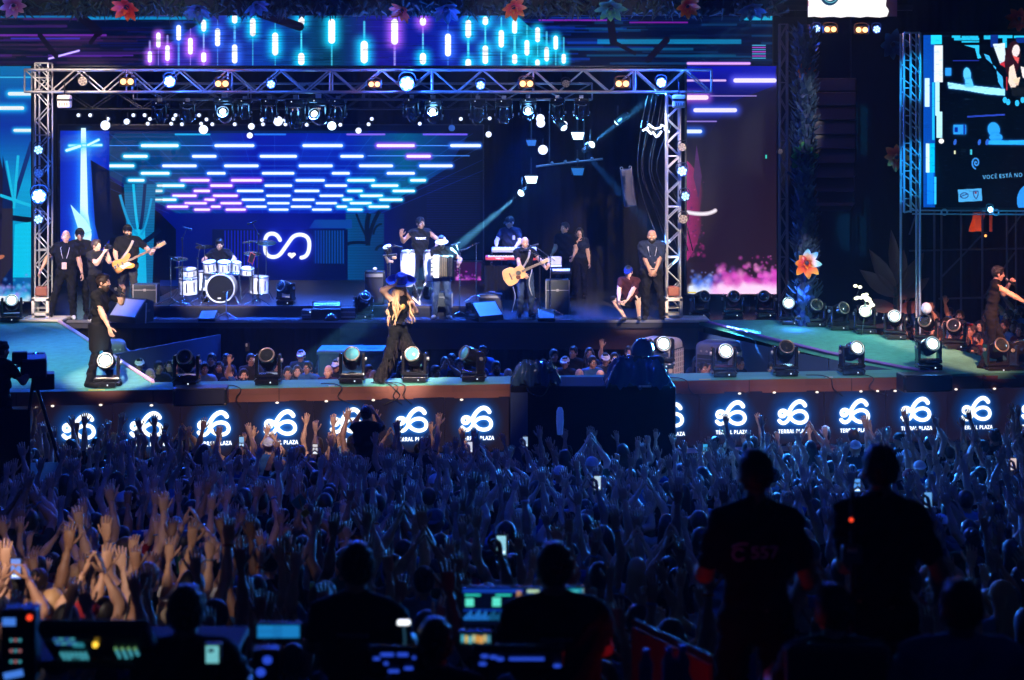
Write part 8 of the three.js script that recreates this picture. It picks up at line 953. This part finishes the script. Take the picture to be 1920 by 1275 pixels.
  for (let y = 0; y < 3; y++) for (let x = 0; x < 6; x++) part('button', bg, bt, desk, [-0.19 + x * 0.022, -0.045 - y * 0.032, 0.034]); for (let y = 0; y < 4; y++) for (let x = 0; x < 4; x++) part('button', bg, y ? bt : glow('button_green', [0.2, 0.5, 0.2], 0.6), desk, [0.075 + x * 0.03, 0.01 - y * 0.034, 0.034]); for (let x = 0; x < 8; x++) part('meter_lamp', box(0.03, 0.008, 0.006), glow('meter_teal', [0.03, 0.3, 0.33], 0.45), desk, [-0.2 + x * 0.055, 0.165, 0.034]); for (let y = 0; y < 3; y++) for (let x = 0; x < 4; x++) part('key_lamp', box(0.02, 0.014, 0.006), (x + y) % 2 ? bt : btw, desk, [-0.18 + x * 0.026, 0.07 + y * 0.026, 0.034]); part('small_display', box(0.05, 0.04, 0.006, -0.09, 0.055, 0.034), glow('display_teal', [0.03, 0.3, 0.4], 0.6), desk); part('yellow_lamp', ball(0.014, -0.005, 0.075, 0.04), glow('lamp_yellow', [1, 0.6, 0.05], 1.6), desk); for (const [x, m] of [[-0.01, 'lamp_green'], [0.02, 'lamp_green']]) part('green_lamp', ball(0.008, x, -0.16, 0.036), glow(m, [0.1, 1, 0.5], 1.2), desk); part('display_strip', box(0.14, 0.03, 0.006, 0.01, -0.178, 0.034), glow('display_strip', [0.03, 0.22, 0.22], 0.5), desk); part('blue_lamp', ball(0.014, -0.16, -0.175, 0.036), glow('lamp_blue', [0.1, 0.25, 1], 1), desk);
  for (let k = 0; k < 26; k++) { const x = -0.235 + k * 0.0185, y = -0.125 + 0.01 * ((k * 7) % 4); part('fader', box(0.008, 0.014, 0.012, x, y, 0.036), k % 5 ? mat('fader_grey', [0.2, 0.2, 0.22], 0.4) : mat('fader_red', [0.4, 0.05, 0.05], 0.4), desk); if (k < 14) part('knob', cyl(0.006, 0.007, 0.012, 8, -0.23 + k * 0.017, 0.115, 0.036, PI / 2), mat('fader_grey'), desk); }
  for (let k = 0; k < 5; k++) part('desk_cable', cable([[0.26 + k * 0.02, -0.1, 0.0], [0.32 + k * 0.02, -0.16, 0.03], [0.36 + rr(-0.04, 0.06), -0.24, -0.02], [0.34 + k * 0.03, -0.28, -0.1]], 0.005, 10), gloss, desk);
  const un = thing('effects_unit', 'narrow effects unit with small red and blue lamps at the left edge', 'rack', at(40, 1205, 7)); part('case', rbox(0.16, 0.34, 0.1, 0.01), blackPlastic, un); part('display', box(0.06, 0.035, 0.006, -0.04, 0.115, 0.052), glow('display_blue', [0.06, 0.22, 0.8], 0.9), un); part('red_lamp', ball(0.013, 0.055, 0.135, 0.052), glow('lamp_red', [1, 0.06, 0.02], 1.5), un); for (let k = 0; k < 9; k++) part('status_lamp', box(0.012, 0.012, 0.006, -0.03 + (k % 3) * 0.02, 0.03 - Math.floor(k / 3) * 0.05, 0.052), k % 2 ? glow('lamp_pink', [0.7, 0.25, 0.3], 0.5) : bt, un); part('strip', box(0.09, 0.03, 0.006, -0.02, -0.13, 0.052, 0, 0, 0.2), glow('display_blue'), un);
  // monitors
  const mon = (label, px, py, d, w, h, draw, k = 1) => { const t = thing('monitor', label, 'monitor', at(px, py, d), 0); part('case', rbox(w + 0.02, h + 0.02, 0.03, 0.006, 0, 0, -0.018), blackPlastic, t); part('display', new THREE.PlaneGeometry(w, h), led('led_mon_' + px, canvas(256, Math.round(256 * h / w), draw), k), t); bar('stand', [0, -h / 2, -0.03], [0, -h / 2 - 0.3, -0.03], 0.014, blackMetal, t); return t; };
  mon('monitor with cyan and blue level meters in the middle of the mixing place', 924, 1138, 7.9, 0.32, 0.19, (c, w, h) => { c.fillStyle = '#020a24'; c.fillRect(0, 0, w, h); c.fillStyle = '#1040b0'; c.fillRect(0, 0, w, 16); c.fillStyle = '#30e0c8'; c.fillRect(10, 22, 66, 8); c.fillRect(140, 22, 66, 8); c.fillStyle = '#60f0d8'; c.fillRect(12, 40, 36, 34); c.fillRect(126, 36, 36, 38); c.fillStyle = '#0a38a0'; c.fillRect(4, 86, w, 8); for (let k = 0; k < 24; k++) { const v = 16 + (k * 37 % 29); c.fillStyle = k < 12 ? '#2a90ff' : '#1a70a8'; c.fillRect(6 + k * 9, 132 - v, 5, v); } c.fillStyle = '#b08060'; c.fillRect(228, 8, 20, 46); c.fillStyle = '#20c0b0'; c.fillRect(196, 132, 14, 10); }, 0.9);
  mon('small lit monitor left of the head in front of it', 1000, 1113, 8.2, 0.075, 0.05, (c, w, h) => { c.fillStyle = '#0a50a0'; c.fillRect(0, 0, w, h); c.fillStyle = '#b8d8b0'; c.fillRect(10, 10, 230, 60); c.fillStyle = '#2050d0'; c.fillRect(30, 90, 160, 50); }, 0.9); mon('small teal monitor right of the head in front of it', 1079, 1116, 8.2, 0.09, 0.075, (c, w, h) => { c.fillStyle = '#1a8aa8'; c.fillRect(0, 0, w, h); c.fillStyle = '#50d8d8'; c.fillRect(60, 30, 120, 110); c.fillStyle = '#90a8b0'; c.fillRect(240, 0, 16, h); c.fillStyle = '#0a3048'; for (let k = 0; k < 6; k++) c.fillRect(10 + k * 40, 150, 24, 30); }, 0.9);
  mon('touch display with yellow and blue tiles below the meter monitor', 892, 1198, 7.3, 0.15, 0.05, (c, w, h) => { c.fillStyle = '#0a3040'; c.fillRect(0, 0, w, h); ['#4ab0c8', '#e0c060', '#60c0d0', '#c8d0a0', '#e8a040', '#f0b060', '#d0c080', '#5098b0'].forEach((q, i) => { c.fillStyle = q; c.fillRect(6 + i * 31, 8 + (i % 3) * 6, 26, 60); }); }, 0.9); mon('wide cyan monitor at the left of the seated operators', 522, 1184, 7.1, 0.2, 0.06, (c, w, h) => { c.fillStyle = '#1a80c8'; c.fillRect(0, 0, w, h); c.fillStyle = '#0a4080'; for (let k = 0; k < 4; k++) c.fillRect(100 + k * 14, 0, 3, h); c.fillRect(0, 36, 100, 3); }, 0.9); mon('small tilted white and teal display on the desk', 398, 1227, 6.9, 0.06, 0.08, (c, w, h) => { c.fillStyle = '#7ad0d8'; c.fillRect(0, 0, w, h); c.fillStyle = '#203848'; c.fillRect(50, 60, 110, 70); }, 0.8);
  const lb = thing('gooseneck_lamp', 'small white lamp bar on a gooseneck by the low operator', 'lamp', at(757, 1167, 7)); part('lamp_head', rbox(0.06, 0.02, 0.03, 0.008), glow('lamp_bar', [0.9, 0.95, 1], 1.8), lb); part('neck', cable([[0, -0.02, 0], [0.005, -0.08, 0], [0, -0.16, 0.02]], 0.006), glow('neck_glow', [0.02, 0.08, 0.14], 0.6), lb); const pd = thing('control_pad', 'dark control pad with blue lamps under the white lamp bar', 'controller', at(745, 1235, 6.8)); pd.rotation.x = 0.8; part('case', rbox(0.24, 0.2, 0.04, 0.01), blackPlastic, pd); for (const [x, y, w] of [[-0.04, 0.09, 0.06], [0.03, 0.09, 0.05], [-0.09, 0.05, 0.03], [0.08, 0.06, 0.015], [-0.05, 0.0, 0.02], [0.05, -0.05, 0.04], [-0.02, -0.08, 0.05]]) part('blue_lamp', rbox(w, 0.018, 0.012, 0.004, x, y, 0.022), glow('lamp_deep_blue', [0.03, 0.1, 0.9], 0.7), pd);
  const kp = thing('control_pad', 'second control pad with a long blue light bar below the seated operator', 'controller', at(975, 1230, 6.8)); kp.rotation.x = 0.8; part('case', rbox(0.4, 0.16, 0.04, 0.01), blackPlastic, kp); part('light_bar', box(0.16, 0.014, 0.01, 0.03, 0.02, 0.022), glow('lamp_deep_blue'), kp); for (const [x, y] of [[-0.16, 0.05], [-0.12, 0.04], [-0.09, 0.02], [-0.17, -0.03], [0.17, -0.05]]) part('blue_lamp', ball(0.012, x, y, 0.024, 1.6, 1, 0.6), glow('lamp_deep_blue'), kp); const lp2 = thing('speaker_lamp', 'pair of blue round lamps below the wide cyan monitor', 'lamp', at(500, 1246, 6.8)); part('case', rbox(0.12, 0.16, 0.08, 0.01), blackPlastic, lp2); for (const [x, y] of [[0.01, 0.035], [-0.02, -0.02]]) part('round_lamp', ball(0.022, x, y, 0.042, 1, 0.9, 0.4), glow('lamp_deep_blue'), lp2);
  const bar1 = thing('barrier', 'red painted barrier panel beside the mixing place', 'barrier'), A = v3(at(1188, 1166, 8.6)), B = v3(at(1332, 1236, 8.0)), mid = A.clone().lerp(B, 0.5), len = Math.hypot(B.x - A.x, B.z - A.z); part('panel', mv(rbox(len, 1.15, 0.04, 0.01), mid.x, A.y - 0.6, mid.z, 0, Math.atan2(-(B.z - A.z), B.x - A.x), 0), mat('barrier_red', [0.45, 0.025, 0.03], 0.6), bar1); bar('top_rail', A3(A), A3(B.clone().setY(A.y)), 0.022, mat('barrier_rail', [0.1, 0.01, 0.015], 0.7), bar1);
  const rl = thing('red_lamp', 'added unseen red lamp just under the frame lighting the red barrier', 'lamp', at(1235, 1330, 7.3)); part('lamp_base', rbox(0.1, 0.05, 0.1, 0.01, 0, -0.05, 0), blackPlastic, rl); part('bulb', ball(0.03, 0, 0, 0), glow('lamp_red'), rl); bulb(rl, [1, 0.03, 0.04], 0.1, [0, 0.05, -0.02], 2);  // red source added below the view to brighten the barrier
  for (const [px, py, lab] of [[1211, 1262, 'first water bottle with blue cap before the red barrier'], [1254, 1258, 'second water bottle with blue cap before the red barrier'], [1280, 1256, 'third water bottle with blue cap before the red barrier'], [1262, 1292, 'nearer water bottle with blue cap at the frame bottom'], [1285, 1292, 'nearest water bottle with blue cap at the frame bottom']]) { const t = thing('water_bottle', lab, 'bottle', at(px, py, 6.5), 0, 'water bottles'); part('bottle_body', mv(lathe([[0, -0.12], [0.03, -0.12], [0.032, -0.05], [0.029, 0], [0.032, 0.04], [0.014, 0.075], [0.012, 0.085], [0, 0.085]], 16)), mat('bottle_plastic', [0.1, 0.15, 0.35], 0.15, 0, { clearcoat: 0.5 }), t); part('cap', cyl(0.016, 0.016, 0.022, 12, 0, 0.095, 0), mat('cap_blue', [0.02, 0.06, 0.6], 0.4), t); }
  { const tb = thing('table', 'small dark table carrying the water bottles', 'table', at(1255, 1290, 6.5)); part('top', rbox(0.5, 0.03, 0.4, 0.01, 0, -0.12, 0.05), blackPlastic, tb); for (const x of [-0.22, 0.22]) bar('leg', [x, -0.13, 0], [x, -1.0, 0], 0.015, blackMetal, tb); }
  const dl = thing('work_lamp', 'work lamp clamped beyond the left frame edge over the mixing desk', 'lamp', [-3.75, 4.7, -9.1], 0.4); part('shade', mv(lathe([[0.03, 0.1], [0.05, 0.1], [0.11, 0], [0.105, 0], [0.045, 0.09]], 16)), blackMetal, dl); part('bulb', ball(0.035, 0, 0.02, 0), glow('lamp_warm_white', [1, 0.9, 0.8], 2), dl); bar('arm', [0, 0.1, 0], [-0.3, 0.2, 0.2], 0.012, blackMetal, dl); spot(dl, [1, 0.8, 0.68], 22, 29, [0, -0.01, 0], [0.62, -1.15, -1.15], 3, 0.9);
  const tr = thing('tripod', 'thin tripod with a small red lamp between the two standing backs', 'tripod', by(1598, 7.7)); bar('pole', [0, 0.6, 0], [0, 1.62, 0], 0.012, blackMetal, tr); for (let k = 0; k < 3; k++) bar('leg', [0, 0.7, 0], [Math.cos(k * 2.1) * 0.3, 0, Math.sin(k * 2.1) * 0.3], 0.012, blackMetal, tr); part('head', rbox(0.1, 0.09, 0.06, 0.01, -0.01, 1.3, 0.02), blackPlastic, tr); part('red_lamp', ball(0.01, -0.012, 1.48, 0.03), glow('lamp_red'), tr); for (let k = 0; k < 3; k++) part('white_mark', box(0.01, 0.018, 0.004, -0.03 + k * 0.018, 1.33, 0.052), mat('pearl'), tr);
}

scene.traverse((o) => { if (o.isMesh) { o.castShadow = true; o.receiveShadow = true; } });
renderer.render(scene, camera);
